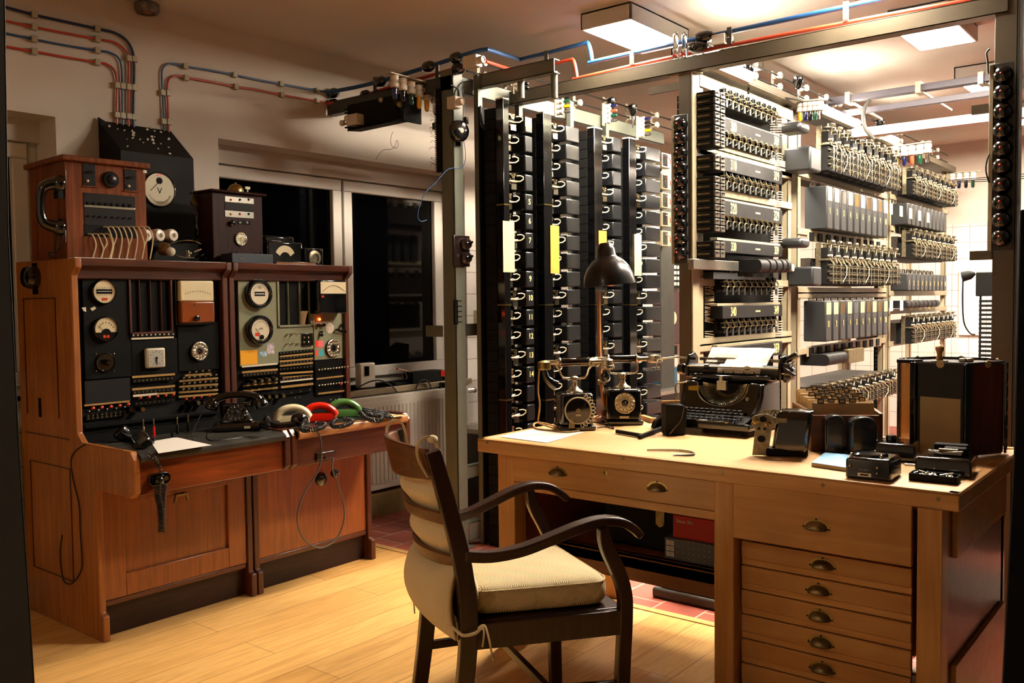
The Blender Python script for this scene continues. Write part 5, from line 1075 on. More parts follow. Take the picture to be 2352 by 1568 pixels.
# stamp on top
st_=atd(2158,815,(cc-EYE).dot(Fw)-.07); st_.z=DT+H1-.0055
t=thing('rubber_stamp','wooden handled rubber stamp standing on the card carousel','stamp',st_)
part('stamp_base',G().bc((st_.x,st_.y,st_.z+.005),(.05,.02,.01),YAW-PI/2),M['ivoryw'],t,.002); part('stamp_handle',G().lathe((st_.x,st_.y,st_.z+.01),(0,0,1),[(.011,0),(.012,.004),(.008,.014),(.009,.026),(.013,.036),(.013,.044),(.008,.05),(0,.052)],20),M['beech'],t)
for i,(px,py) in enumerate(((2212,822),(2226,826),(2100,812),(2080,818))):
    q=atd(px,py,(cc-EYE).dot(Fw)-(.02 if i<2 else .04)); q.z=DT+H1-.005; solo('bulldog_clip' if i<2 else 'black_case',G().bc(q+V((0,0,.006)),(.03,.022,.012) if i<2 else (.05,.03,.012),.5*i),M['chrome'] if i<2 else M['matte'],['shiny clip on the carousel, left one','shiny clip on the carousel, right one','flat black case on top of the carousel','small black case at the left edge of the carousel top'][i],'clip' if i<2 else 'case',bev=.003)
# ================================================================ ARMCHAIR
M['walnut']=wood('dark stained chair wood','371a0d','200e06','z',.32,.2)
M['cushion']=mat('beige herringbone fabric','c9b48e',.9,vary=.12,scale=60,bump=.5)
def herring():
    m_=bpy.data.materials['beige herringbone fabric']; N=m_.node_tree.nodes; L=m_.node_tree.links; p=N['Principled BSDF']
    tc=N.new('ShaderNodeTexCoord'); sp=N.new('ShaderNodeSeparateXYZ'); L.new(tc.outputs['Object'],sp.inputs[0])
    def mt(op,a,b=None):
        n=N.new('ShaderNodeMath'); n.operation=op
        for i,v in enumerate((a,b)):
            if v is None: continue
            if isinstance(v,(int,float)): n.inputs[i].default_value=v
            else: L.new(v,n.inputs[i])
        return n.outputs[0]
    s_=mt('ADD',sp.outputs['X'],sp.outputs['Y']); z_=mt('MULTIPLY',mt('PINGPONG',s_,.05),1.0)
    st=mt('SINE',mt('MULTIPLY',mt('ADD',mt('ADD',z_,sp.outputs['Z']),mt('MULTIPLY',sp.outputs['Y'],.6)),1100.0))
    cr=N.new('ShaderNodeValToRGB'); cr.color_ramp.elements[0].position=.2; cr.color_ramp.elements[0].color=hx('b49c6c')+(1,); cr.color_ramp.elements[1].position=.8; cr.color_ramp.elements[1].color=hx('ecdcb4')+(1,)
    L.new(mt('ADD',mt('MULTIPLY',st,.5),.5),cr.inputs[0]); L.new(cr.outputs[0],p.inputs['Base Color'])
    bp=N.new('ShaderNodeBump'); bp.inputs['Strength'].default_value=.5; bp.inputs['Distance'].default_value=.001; L.new(st,bp.inputs['Height']); L.new(bp.outputs[0],p.inputs['Normal'])
herring()
M['linen']=mat('cream linen cover','ead9b0',.9,vary=.06,scale=160,stretch=(1,1,.2),bump=.3)
ch=thing('armchair','dark wooden armchair with beige seat and back cushions, in front of the desk','armchair',(1.896,1.781,0),-.5341)
# local axes: +x to the chair's front, +y to its left
wb,wf,D=.20,.255,.455
def sq(p,q,w,h,g,up=(0,0,1)): g.bar(p,q,w,h,up)
def sweep(g,pts,ws,hs):                                       # rectangular section swept along pts, horizontal width w, height h
    P=[V(p) for p in pts]; secs=[]
    for i,p in enumerate(P):
        t=(P[min(i+1,len(P)-1)]-P[max(i-1,0)]).normalized(); 
        ref=V((0,1,0)) if abs(t.y)<.75 else V((1,0,0)); a=(ref-t*ref.dot(t)).normalized(); b=t.cross(a)
        w=ws(i/(len(P)-1)) if callable(ws) else ws; h=hs(i/(len(P)-1)) if callable(hs) else hs
        secs.append([p+a*w/2+b*h/2,p-a*w/2+b*h/2,p-a*w/2-b*h/2,p+a*w/2-b*h/2])
    g.loft(secs); return g
for s in (-1,1):
    pts=smooth([(-.055,s*(wb-.0),0),(-.02,s*wb,.22),(0,s*wb,.42),(-.012,s*wb,.60),(-.06,s*(wb+.005),.80),(-.095,s*(wb+.008),.925)],4)
    part('back_leg',sweep(G(),pts,lambda t:.030,lambda t:.042+.008*(1-abs(t-.45)*2)),M['walnut'],ch,.003)
    pts=smooth([(D-.01,s*(wf-.015),0),(D-.012,s*(wf-.012),.22),(D-.005,s*(wf-.005),.42),(D-.012,s*(wf+.002),.50),(D-.04,s*(wf+.012),.57),(D-.075,s*(wf+.018),.64),(D-.085,s*(wf+.02),.69)],4)
    part('front_leg',sweep(G(),pts,.028,lambda t:.040-.012*max(0,t-.75)*4),M['walnut'],ch,.003)
    pts=smooth([(-.01,s*(wb+.008),.635),(.06,s*(wb+.02),.630),(.14,s*(wb+.032),.640),(.22,s*(wb+.045),.665),(.30,s*(wb+.056),.692),(.37,s*(wb+.062),.706),(.43,s*(wb+.062),.698),(.475,s*(wb+.056),.672),(.50,s*(wb+.05),.648)],4)
    part('armrest',sweep(G(),pts,lambda t:.026+.022*sin(PI*min(1,t*1.02))**.8,lambda t:.030-.008*t),M['walnut'],ch,.005)
    part('seat_rail',sweep(G(),[(.015,s*(wb),.41),(D-.02,s*(wf-.006),.41)],.024,.07),M['walnut'],ch,.002)
    part('stretcher',sweep(G(),[(-.015,s*(wb-.0),.245),(D-.02,s*(wf-.012),.225)],.018,.026),M['walnut'],ch,.002)
part('front_rail',G().bar((D-.012,-wf+.01,.41),(D-.012,wf-.01,.41),.024,.07),M['walnut'],ch,.002); part('back_rail',G().bar((0,-wb,.41),(0,wb,.41),.022,.07),M['walnut'],ch,.002); part('stretcher',G().bar((D*.5,-(wb+wf)/2+.01,.235),(D*.5,(wb+wf)/2-.01,.235),.018,.024),M['walnut'],ch,.002)
part('seat_board',G().prism([(0,-wb+.012,.43),(D-.005,-wf+.01,.43),(D-.005,wf-.01,.43),(0,wb-.012,.43)],(0,0,.018)),M['walnut'],ch,.003)
def slat(z,xo,h,bow,name='back_slat',th=.018):
    n=14; P_=[(xo-bow*(1-(2*i/n-1)**2),-wb+.01+(2*wb-.02)*i/n,z) for i in range(n+1)]
    g=G(); secs=[]
    for i,p in enumerate(P_):
        hh=h*(1+.22*(1-(2*i/n-1)**2)) if name=='top_rail' else h
        lean=.28*h
        secs.append([(p[0]+th/2+.0,p[1],z-hh/2),(p[0]-lean+th/2,p[1],z+hh/2),(p[0]-lean-th/2,p[1],z+hh/2),(p[0]-th/2,p[1],z-hh/2)])
    g.loft(secs); return part(name,g,wood('warm brown slat','74421e','4c2812','y',.36,.15),ch,.004)
slat(.885,-.078,.085,.062,'top_rail'); slat(.735,-.045,.036,.055); slat(.615,-.018,.036,.055)
def pillow(nx,ny,fn,th,name,m_):                             # closed cushion from a mid surface fn(u,v)->(p,normal,half thickness)
    g=G(); A=[];B=[]
    for i in range(nx+1):
        ra=[];rb=[]
        for j in range(ny+1):
            u,v=i/nx,j/ny; p,nrm=fn(u,v); p=V(p); nrm=V(nrm).normalized()
            e=min(u,1-u)*nx/2.2; f=min(v,1-v)*ny/2.2; k=(1-max(0,1-e)**2.2)*(1-max(0,1-f)**2.2); h=th*max(.0,k)**.5
            h=max(h,.0015); ra.append(p+nrm*h); rb.append(p-nrm*h)
        A.append(ra);B.append(rb)
    va=[[g.b.verts.new(p) for p in r] for r in A]; vb=[[g.b.verts.new(p) for p in r] for r in B]
    for i in range(nx):
        for j in range(ny): g._f([va[i][j],va[i+1][j],va[i+1][j+1],va[i][j+1]]); g._f([vb[i][j],vb[i][j+1],vb[i+1][j+1],vb[i+1][j]])
    for i in range(nx): g._f([va[i][0],vb[i][0],vb[i+1][0],va[i+1][0]]); g._f([va[i][ny],va[i+1][ny],vb[i+1][ny],vb[i][ny]])
    for j in range(ny): g._f([va[0][j],va[0][j+1],vb[0][j+1],vb[0][j]]); g._f([va[nx][j],vb[nx][j],vb[nx][j+1],va[nx][j+1]])
    return g
# seat cushion: boxy with rounded edges
def rr(w0,w1,x0,x1,z,ins):
    pts=[];r=.05
    cs=[(x1-ins,-(w1-ins)),(x1-ins,(w1-ins)),(x0+ins,(w0-ins)),(x0+ins,-(w0-ins))]
    for k,(cx_,cy_) in enumerate(cs):
        cx2=cx_-r*(1 if k<2 else -1); cy2=cy_-r*(1 if cy_>0 else -1); a0=[-PI/2,0,PI/2,PI][k]
        for j in range(5): a=a0+PI/2*j/4; pts.append((cx2+r*cos(a),cy2+r*sin(a),z+.006*sin(cx2*20)*0))
    return pts
secs=[rr(.185,.225,.02,D-.03,z,i) for z,i in ((.449,.02),(.455,.008),(.475,.0),(.500,.0),(.520,.004),(.530,.014),(.537,.05),(.54,.12))]
g=G().loft(secs); c1_=part('seat_cushion',g,M['cushion'],ch,0,sub=1,ang=80)
g=G().tube(secs[4],.0028,6,closed=True); part('piping',g,M['cushion'],c1_,ang=80)
# back cushion draped between top rail and seat, bulging out behind
def bf(u,v):
    z=.50+.36*u; y=-.185+.37*v; q=(1-(2*v-1)**2)
    b_=sin(PI*max(0,(z-.632)/.085))**2 if .632<z<.717 else (sin(PI*(z-.753)/.085)**2 if .753<z<.838 else 0)
    x=-.018-(z-.615)*.222-.052*q*min(1,max(0,(z-.5)/.1))+.030-.022*b_
    return (x,y*(1-.04*u),z),(1,0,.24)
g=pillow(22,12,bf,.026,'b',None); bc_=part('back_cushion',g,M['linen'],ch,0,sub=1,ang=80)
def lf(u,v):                                                  # lower flap hanging out behind the slats
    z=.395+.215*u; y=-.192+.378*v; q=(1-(2*v-1)**2); bul=sin(PI*min(1,u*1.05))
    return (-.028-.014*q-.034*bul*(.6+.4*q),y,z),(1,0,.1-.5*(1-u))
g=pillow(12,12,lf,.036,'b',None); part('cushion_flap',g,M['linen'],ch,0,sub=1,ang=80)
for s in (-1,1):
    y=s*.175; pts=smooth([(-.10,y,.85),(-.125,y+.004,.90),(-.125,y+.006,.94),(-.10,y+.008,.958),(-.075,y+.006,.94),(-.065,y,.88)]); part('tie_tape',G().tube(pts,.0042,6,flat=.5),M['linen'],ch)
    pts=[(p[0],p[1]+.015*s,p[2]+.002) for p in pts]; part('tie_tape',G().tube(pts,.0042,6,flat=.5),M['linen'],ch)
part('tie_knot',G().sph((-.085,-.178,.952),.014,(1,1.1,.8)),M['linen'],ch); 
pts=smooth([(-.06,-.17,.455),(-.035,-.20,.435),(-.02,-.222,.425),(.01,-.232,.43),(.03,-.228,.44),(.035,-.23,.425),(.03,-.232,.39)]); part('tie_tape',G().tube(pts,.0045,6,flat=.5),M['linen'],ch)
pts=smooth([(.02,-.23,.44),(.035,-.235,.448),(.045,-.236,.42),(.055,-.236,.37),(.06,-.236,.35)]); part('tie_tape',G().tube(pts,.0045,6,flat=.5),M['linen'],ch)
pts=smooth([(-.05,.17,.44),(-.055,.175,.40),(-.053,.175,.36)]); part('tie_tape',G().tube(pts,.0035,6,flat=.5),M['linen'],ch)
# ================================================================ TYPEWRITER (local: x right, y away, z up)
a=aZ(1628,1004,DT); tw=thing('typewriter','black office typewriter with a sheet of white paper curling over its roller','typewriter',(3.13,1.572,DT),-PI/2+.03); tw.scale=(1.08,1.08,1.05)
def twp(n,g,m_,bev=0,**k): return part(n,g,m_,tw,bev,**k)
W=.158
# base pan with rounded tray
g=G().loft([[(-W-.004,-.005,z),(W+.004,-.005,z),(W+.004,.30,z),(-W-.004,.30,z)] if 0 else [(-W+i,0+i*.4,z),(W-i,0+i*.4,z),(W-i,.30,z),(-W+i,.30,z)] for z,i in ((.018,.006),(.024,0),(.040,0),(.046,.004))]); twp('base_pan',g,M['gloss'],.008)
for x in (-.13,.13): part('rubber_foot',G().cyl((x,.03,0),(x,.03,.02),.014),M['matte'],tw); part('rubber_foot',G().cyl((x,.27,0),(x,.27,.02),.014),M['matte'],tw)
# side cheeks
cheek=[(.06,.045),(.06,.075),(.105,.105),(.125,.135),(.128,.165),(.14,.178),(.175,.182),(.29,.182),(.295,.045)]
for s in (-1,1): twp('side_cheek',G().prism([(s*W-(.0 if s<0 else .022),y,z) for y,z in cheek],(.022,0,0)),M['gloss'],.006)
# front cover plate with U shaped cut
pts=[(-W+.015,.062),(W-.015,.062),(W-.015,.178)]+[(W-.045,.181)]
n=16
for i in range(n+1):
    t_=i/n; x=.098*cos(PI*t_); z=.176-.083*sin(PI*t_)**.75; pts.append((x+.004,z))
pts+=[(-W+.045,.181),(-W+.015,.178)]
sl=lambda z:.092+(z-.06)*.33
g=G().prism([(x,sl(z),z) for x,z in pts],(0,.010,0)); twp('front_cover',g,M['gloss'],.003)
g=G().tube([(x+0,sl(z)-.001,z) for x,z in pts[4:4+n+1]],.0022,6); twp('cover_rim',g,M['chrome'])
# type basket: fan segment and bars
C=V((.0,.155,.165)); g=G(); k_=20
for r0,r1,off in ((.045,.085,.0),):
    A=[(C.x+r1*cos(PI+PI*i/k_),C.y+.0,C.z+.01+r1*.95*sin(PI+PI*i/k_)) for i in range(k_+1)]; B=[(C.x+r0*cos(PI+PI*i/k_),C.y+.03,C.z+r0*.8*sin(PI+PI*i/k_)) for i in range(k_+1)]
    g.grid([A,B])
bas=twp('segment',g,mat('brassy type segment','d6c296',.4,metal=.5,vary=.2,scale=50),solid=.004)
g=G()
for i in range(34):
    a_=PI+PI*(.06+.88*i/33); g.bar((C.x+.088*cos(a_),.118,C.z+.012+.082*sin(a_)),(C.x+.05*cos(a_),.172,C.z+.045*sin(a_)),.0018,.004)
part('type_bars',g,M['nick'],bas,kind='stuff'); part('type_guide',G().box(-.018,.125,.150,.018,.14,.185).box(-.006,.12,.178,.006,.135,.205),M['chrome'],bas,.001)
twp('basket_floor',G().prism([(-W+.02,.13,.05),(W-.02,.13,.05),(W-.02,.2,.05),(-W+.02,.2,.05)],(0,0,.01)).box(-W+.02,.19,.05,W-.02,.20,.17),M['matte'])
for s in (-1,1):
    g=G().lathe((s*.125,.20,.196),(0,0,1),[(.0,0),(.034,0),(.034,.010),(.0,.012)],20); twp('ribbon_spool_cover',g,M['gloss'],.002)
part('yellow_badge',G().prism([(-.130,sl(.150)-.002,.138),(-.088,sl(.15)-.002,.138),(-.084,sl(.163)-.002,.165),(-.128,sl(.163)-.002,.160)],(0,-.0008,0)),mat('yellow brass badge','c8a020',.4),tw); part('crest_decal',G().prism([(.098,sl(.12)-.001,.122),(.104,sl(.12)-.001,.114),(.110,sl(.12)-.001,.122),(.110,sl(.13)-.001,.13),(.098,sl(.13)-.001,.13)],(0,-.0006,0)),M['steel'],tw)
# keys
key=None; rows_=[(.060,.070,12,-.128),(.040,.062,12,-.124),(.020,.054,12,-.120),(.002,.046,11,-.112)]
rows_=[(.072,.082,11,-.112),(.052,.074,12,-.118),(.032,.066,12,-.112),(.012,.058,11,-.104)]
for y,z,nk,x0 in rows_:
    for i in range(nk):
        x=x0+.0205*i
        if key is None:
            g=G().lathe((x,y,z),(0,0,1),[(.0068,0),(.0082,.001),(.0082,.003),(.006,.0035),(0,.003)],14).cyl((x,y,z),(x,y+.004,z-.018),.0016,n=6); key=part('key',g,[M['gloss']],tw); k0=V((x,y,z)); part('key_rim',G().lathe((x,y,z),(0,0,1),[(.0082,.0028),(.0086,.0034),(.0078,.0040),(.0072,.0034)],14),M['dkgrey'],key)
        else: clone(key,tw,loc=V((x,y,z))-k0)
twp('space_bar',G().bar((-.09,-.002,.05),(.07,-.002,.05),.010,.007),M['gloss'],.002); twp('key_tray',G().prism([(-W+.02,.0,.042),(W-.02,.0,.042),(W-.02,.09,.06),(-W+.02,.09,.06)],(0,0,.004)),M['matte'])
twp('label_clips',G().box(-.035,.0,.0465,-.0,.004,.052),M['brass']); g=G().bar((.035,.0,.049),(.08,.0,.049),.004,.005); twp('label_clip',g,M['brass'])
# carriage
cz=.217; cy=.215
twp('carriage_frame',G().box(-.165,.19,.188,.185,.275,.205).box(-.12,.165,.188,.17,.19,.203),M['gloss'],.004)
pl=twp('platen',G().cyl((-.160,cy,cz),(.185,cy,cz),.024,n=24),mat('rubber roller','1a1816',.6))
for x0,x1 in ((-.215,-.185),(.205,.238)): twp('platen_knob',G().lathe((x0,cy,cz),(1,0,0),[(.012,0),(.021,.003),(.022,(x1-x0)*.8),(.016,x1-x0),(0,x1-x0)],20),M['gloss'])
twp('platen_axle',G().cyl((-.20,cy,cz),(.215,cy,cz),.006),M['chrome'])
for x in (-.172,.188): twp('carriage_end',G().prism([(x,.185,.19),(x,.27,.19),(x,.275,.262),(x,.245,.285),(x,.205,.275),(x,.185,.24)],(.012,0,0)),M['gloss'],.003)
twp('paper_bail',G().cyl((-.165,cy-.028,cz+.016),(.19,cy-.028,cz+.016),.0035),M['chrome'])
for x in (-.085,.075): twp('bail_roller',G().cyl((x-.008,cy-.028,cz+.016),(x+.008,cy-.028,cz+.016),.009),M['chrome'] if x>0 else M['gloss'])
for i,x in enumerate((-.02,.02,.06,.1)): twp('card_finger',G().prism([(x-.006,cy-.029,cz-.02),(x-.0045,cy-.029,cz-.02),(x,cy-.029,cz-.002),(x+.0045,cy-.029,cz-.02),(x+.006,cy-.029,cz-.02),(x+.0005,cy-.029,cz+.003),(x-.0005,cy-.029,cz+.003)],(0,.001,0)),M['matte'])
twp('aligning_scale',G().box(-.12,cy-.031,cz-.032,-.01,cy-.027,cz-.02).box(.03,cy-.031,cz-.032,.12,cy-.027,cz-.02),M['gloss'],.001)
twp('margin_rail',G().box(-.15,.262,.25,.17,.27,.262),M['nick'],.001); twp('paper_table',G().prism([(-.12,.25,.245),(.02,.25,.245),(.02,.31,.30),(-.12,.31,.30)],(0,.004,.0)),M['steel'],.001); twp('label_box',G().prism([(-.085,.256,.262),(.0,.256,.262),(.0,.268,.274),(-.085,.268,.274)],(0,-.001,.002)),M['ivoryw'])
twp('return_lever',G().tube(smooth([(-.175,.2,.262),(-.2,.17,.266),(-.235,.15,.262),(-.262,.145,.258),(-.268,.14,.24),(-.272,.138,.215)]),.0035,6),M['chrome'])
g=G()
for k in range(7): g.tube([(-.178-.004*k,.2+.01*k,.25),(-.165-.006*k,.21+.008*k,.275-.003*k),(-.15-.004*k,.23,.27)],.0022,5)
twp('lever_linkage',g,M['nick'],kind='stuff')
g=G().cyl((.20,.22,.2),(.215,.22,.2),.02).box(.195,.2,.19,.225,.26,.25).cyl((.2,.235,.26),(.24,.24,.285),.012).bar((.2,.2,.24),(.25,.19,.21),.012,.01); twp('release_gear',g,M['gloss'],.002)
g=G()
for k in range(6): g.cyl((.196+.004*k,.2+.01*k,.215+.008*k),(.226,.205+.01*k,.22+.008*k),.004,n=6)
twp('release_levers',g,M['chrome'],kind='stuff'); twp('rear_case',G().box(-W+.02,.26,.05,W-.02,.30,.185),M['gloss'],.004)
# paper
rows=[]
for i in range(20):
    t_=i/19
    if t_<.35: a_=PI*(1.15-t_/.35*.75); y=cy+.0255*cos(a_)*1; z=cz+.0255*sin(a_); y=cy-.0255*cos(PI*(t_/.35)*.75-.3); z=cz+.0255*sin(PI*(t_/.35)*.75-.3)
    else: q=(t_-.35)/.65; y=cy+.018+.115*q; z=cz+.02+.075*sin(PI*.52*q)-.02*q*q
    rows.append([(-.045+.165*u*(1)+.02*t_,y,z+.004*sin(3*u)*t_) for u in (0,.25,.5,.75,1)])
o=part('typing_paper',G().grid(rows),M['paper'],tw,solid=.0008,ang=80,label='white sheet rolled into the machine')
# ================================================================ PIPES, CABLES, LAMPS ABOVE
def cable(pts,r,m_,lab,nm='cable',grp=None,k=4,n=7): return solo(nm,G().tube(smooth(pts,k) if k else pts,r,n),m_,lab,'cable',grp)
M['navy']=mat('navy cable sheath','0e1c3c',.4)
Yc=WY-.012
wall=lambda L: [aY(x,y,Yc) for x,y in L]
cable(wall([(8,15),(78,34),(150,50),(223,66),(262,75),(290,92),(305,120),(309,160),(307,240),(307,322)]),.0065,M['navy'],'thick navy wall cable, topmost of the four bent above the voltmeter')
cable(wall([(8,47),(78,62),(150,76),(223,90),(262,97),(285,113),(295,138),(295,240),(296,322)]),.0055,M['redc'],'red wall cable, second from the top of the four bent above the voltmeter')
cable(wall([(8,75),(78,90),(150,104),(223,116),(250,120),(272,133),(280,162),(281,240),(283,320)]),.0048,M['bluec'],'thin blue wall cable, third of the four bent above the voltmeter')
cable(wall([(8,106),(78,118),(150,131),(223,143),(245,147),(263,162),(269,190),(268,240),(268,318)]),.0055,M['redc'],'red wall cable, lowest of the four bent above the voltmeter')
cable(wall([(377,327),(375,240),(372,175),(376,155),(392,146),(425,152),(480,161),(538,172),(590,183),(645,193),(728,208),(752,211)]),.005,M['bluec'],'thin blue wall cable running from the voltmeter to the overhead beam')
cable(wall([(388,325),(386,240),(385,196),(391,180),(405,174),(427,178),(490,189),(541,199),(595,207),(647,218),(728,232),(752,236)]),.0055,M['redc'],'red wall cable running from the voltmeter to the overhead beam')
pr=None
for i,(x,y) in enumerate([(78,34),(78,62),(78,90),(78,118),(223,66),(223,90),(223,116),(223,143),(295,134),(308,136),(268,196),(281,198),(295,200),(307,201),(268,264),(281,266),(295,267),(307,269),(425,152),(427,179),(538,172),(541,199),(645,193),(647,218),(728,208),(728,232),(373,213),(386,214),(375,279),(388,280)]):
    c=aY(x,y,WY-.012)
    if pr is None: pr=solo('cable_clip',G().box(c.x-.013,WY-.024,c.z-.014,c.x+.013,WY-.0005,c.z+.014),M['cream'],'small cream cable clip on one of the wall cables','clip','cream cable clips on the wall',bev=.002); c0=V(pr.location)-c; 
    else: clone(pr,None,loc=c+c0)
def cX(L,X): return [aX(x,y,X) for x,y in L]
A=cX([(752,211),(765,214)],3.6)
cable([V((3.5,4.19,2.55)),V((3.53,3.98,2.552)),V((3.53,3.74,2.555)),V((3.53,3.4,2.57)),V((3.53,3.2,2.583)),V((3.53,3.02,2.591)),V((3.6,3.01,2.60)),V((4.0,3.16,2.665)),V((4.03,3.13,2.668)),V((4.03,2.9,2.672)),V((4.03,2.73,2.676)),V((4.03,2.705,2.672)),V((4.03,2.688,2.62)),V((4.03,2.68,2.575)),V((4.03,2.65,2.571)),V((4.03,2.03,2.577)),V((4.03,1.35,2.58)),V((4.03,.7,2.585))],.0115,M['bluec'],'thick blue pipe cable kinked above the long brown beam',k=2,n=10)
cable([V((3.5,4.19,2.485)),V((3.53,3.98,2.49)),V((3.53,3.74,2.506)),V((3.53,3.4,2.52)),V((3.53,3.15,2.53)),V((3.53,3.02,2.535)),V((3.6,3.02,2.54)),V((4.0,3.18,2.603)),V((4.03,3.16,2.604)),V((4.03,2.9,2.605)),V((4.03,2.82,2.606)),V((4.03,2.8,2.60)),V((4.03,2.785,2.55)),V((4.03,2.775,2.505)),V((4.03,2.75,2.502)),V((4.03,2.06,2.515)),V((4.03,1.25,2.51)),V((4.03,.7,2.50))],.0095,M['redc'],'thick red pipe cable kinked above the long brown beam',k=2,n=10)
for i,(x,y,X,l,lab) in enumerate(((765,214,3.53,.045,'on the blue cable at the wall'),(765,239,3.53,.045,'on the red cable at the wall'),(874,188,3.53,.045,'on the blue cable over the black resistor box'),(985,153,3.53,.045,'on the blue cable left of the bell post'),(1048,133,3.53,.04,'on the blue cable right of the bell post'),(1052,158,3.53,.04,'on the red cable right of the bell post'),(1619,84,4.03,.05,'on the blue cable over the tall post'),(1604,108,4.03,.05,'on the red cable over the tall post'),(840,219,3.53,.035,'on the red cable over the black resistor box'))):
    c=aX(x,y,X); solo('cable_joint',G().lathe(c+V((0,l,0)),(0,-1,0),[(.008,0),(.022,.008),(.03,l*.6),(.03,l*1.4),(.022,2*l-.01),(.01,2*l)],14),M['gloss'],'black ribbed cable joint '+lab,'cable joint')
for x,y0,y1,X,lab in ((865,178,215,3.53,'over the black resistor box'),(1008,150,190,3.53,'left of the bell post'),(1258,118,160,4.03,'at the left end of the brown beam'),(1454,118,150,4.03,'in the middle of the brown beam'),(1945,5,48,4.03,'near the right end of the brown beam'),(1678,64,103,4.03,'beside the porcelain block on the brown beam')):
    a=aX(x,y0,X); b=aX(x,y1,X); solo('cable_bracket',G().box(X-.016,a.y-.012,b.z,X-.010,a.y+.012,a.z),M['greend'],'upright flat steel bracket holding the pipe cables, '+lab,'bracket')
def porc_block(c,sx,sy,sz,lab,ax=(-1,0,0)):
    c=V(c); t=thing('porcelain_fuse',lab,'fuse',c); part('block',G().bc(c,(sx,sy,sz)),M['porc'],t,.004); a=V(ax); e=c+a*(sx/2 if ax[0] else sy/2)
    part('screw_cap',G().lathe(e,ax,[(sz*.32,0),(sz*.33,.02),(sz*.28,.03),(sz*.26,.03),(sz*.2,.024),(0,.024)],16),M['porc'],t); return t
porc_block(aX(1085,142,3.5),.05,.09,.06,'white porcelain fuse block right of the bell post, between the pipe cables',(0,-1,0)); porc_block(aX(1653,92,4.03),.04,.07,.05,'white porcelain fuse block over the tall post, beside the black joints',(0,-1,0))
porc_block(aX(1043,236,3.475),.05,.06,.06,'white porcelain junction on the bell post',(0,-1,0))
c=aX(1643,120,4.03); solo('lamp_base_block',G().bc(c+V((0,.16,-.06)),(.06,.16,.05)),M['cream'],'cream box at the corner of brown beam and tall post','box',bev=.003)
for i,(x,y) in enumerate(((1552,92),(1572,92))):
    c=aX(x,y,3.95); solo('clear_bulb',G().lathe(c-V((0,0,.045)),(0,0,1),[(.004,0),(.012,.01),(.013,.07),(.009,.082),(0,.086)],14).cyl(c-V((0,0,.085)),c-V((0,0,.045)),.016,n=12),M['glass'],'clear glass tube bulb standing on the beam, '+['left','right'][i]+' of two','bulb')
def bulb_row(lab,cs,bar,cols,ax,s=1,grp=None):
    t=thing('signal_lamp_strip',lab,'lamp strip',bar[0]); part('carrier',G().bar(bar[0],bar[1],.03*s,.008),M['cream'],t,.001)
    ax=V(ax)
    for c,k in zip(cs,cols):
        so=part('lamp_socket',G().lathe(c,ax,[(.014*s,0),(.020*s,.004*s),(.020*s,.022*s),(.015*s,.028*s),(.021*s,.036*s),(.021*s,.052*s),(.016*s,.056*s),(0,.057*s)],14),M['porc'],t)
        part('bulb',G().lathe(c+ax*.05*s,ax,[(.011*s,0),(.012*s,.01*s),(.012*s,.045*s),(.009*s,.056*s),(0,.06*s)],14),M[k],so)
    return t
B_=[aY(x,y,3.4) for x,y in ((893,167),(1015,200))]
bulb_row('six coloured signal bulbs in white sockets hanging beside the bell post',[aY(x,y-14,3.4) for x,y in ((906,186),(925,193),(944,201),(962,209),(980,216),(999,224))],B_,['blueg','blackg','greeng','yellow','yellow','glass'],(0,0,-1),1.15)
def col_lamps(x,ys,cols,Yv,lab,s=.8):
    bulb_row(lab,[aY(x,y,Yv) for y in ys],[aY(x-2,ys[0]-8,Yv),aY(x-2,ys[-1]+10,Yv)],cols,(.15,-.98,0),s)
col_lamps(1183,[186,196,206],['blueg','blackg','blackg'],3.15,'dark signal bulbs over the first selector column, half behind the beam')
col_lamps(1279,[217,226,236,247,259],['blueg','blackg','greeng','yellow','glass'],3.08,'stack of five signal bulbs over the second selector column')
col_lamps(1388,[246,257,268,279],['blueg','redg','greeng','glass'],3.08,'stack of four signal bulbs over the third selector column, one brick red')
col_lamps(1466,[275,284,293,302,311],['blueg','blackg','blackg','yellow','glass'],3.08,'stack of five signal bulbs over the fourth selector column')
a=aX(1806,237,5.2); b=aX(1890,228,5.2); bulb_row('five coloured bulbs hanging from a bar at the corner of first and second rack',[aX(x,y,5.2) for x,y in ((1838,236),(1850,235),(1861,234),(1872,233),(1884,232))],[a,b],['yellow','blueg','blackg','greeng','glass'],(0,0,-1),1.0)
a=aX(2030,341,7.0); b=aX(2138,325,7.0); bulb_row('five coloured bulbs hanging from a bar over the third rack',[aX(x,y,7.0) for x,y in ((2058,338),(2077,336),(2095,334),(2113,332),(2131,329))],[a,b],['yellow','blueg','redg','greeng','glass'],(0,0,-1),1.3)
a=aX(2165,398,9.0); b=aX(2253,393,9.0); bulb_row('four small coloured bulbs hanging far back against the bright wall',[aX(x,y,9.0) for x,y in ((2187,398),(2203,397),(2219,396),(2235,395))],[a,b],['yellow','blueg','blackg','greeng'],(0,0,-1),1.3)
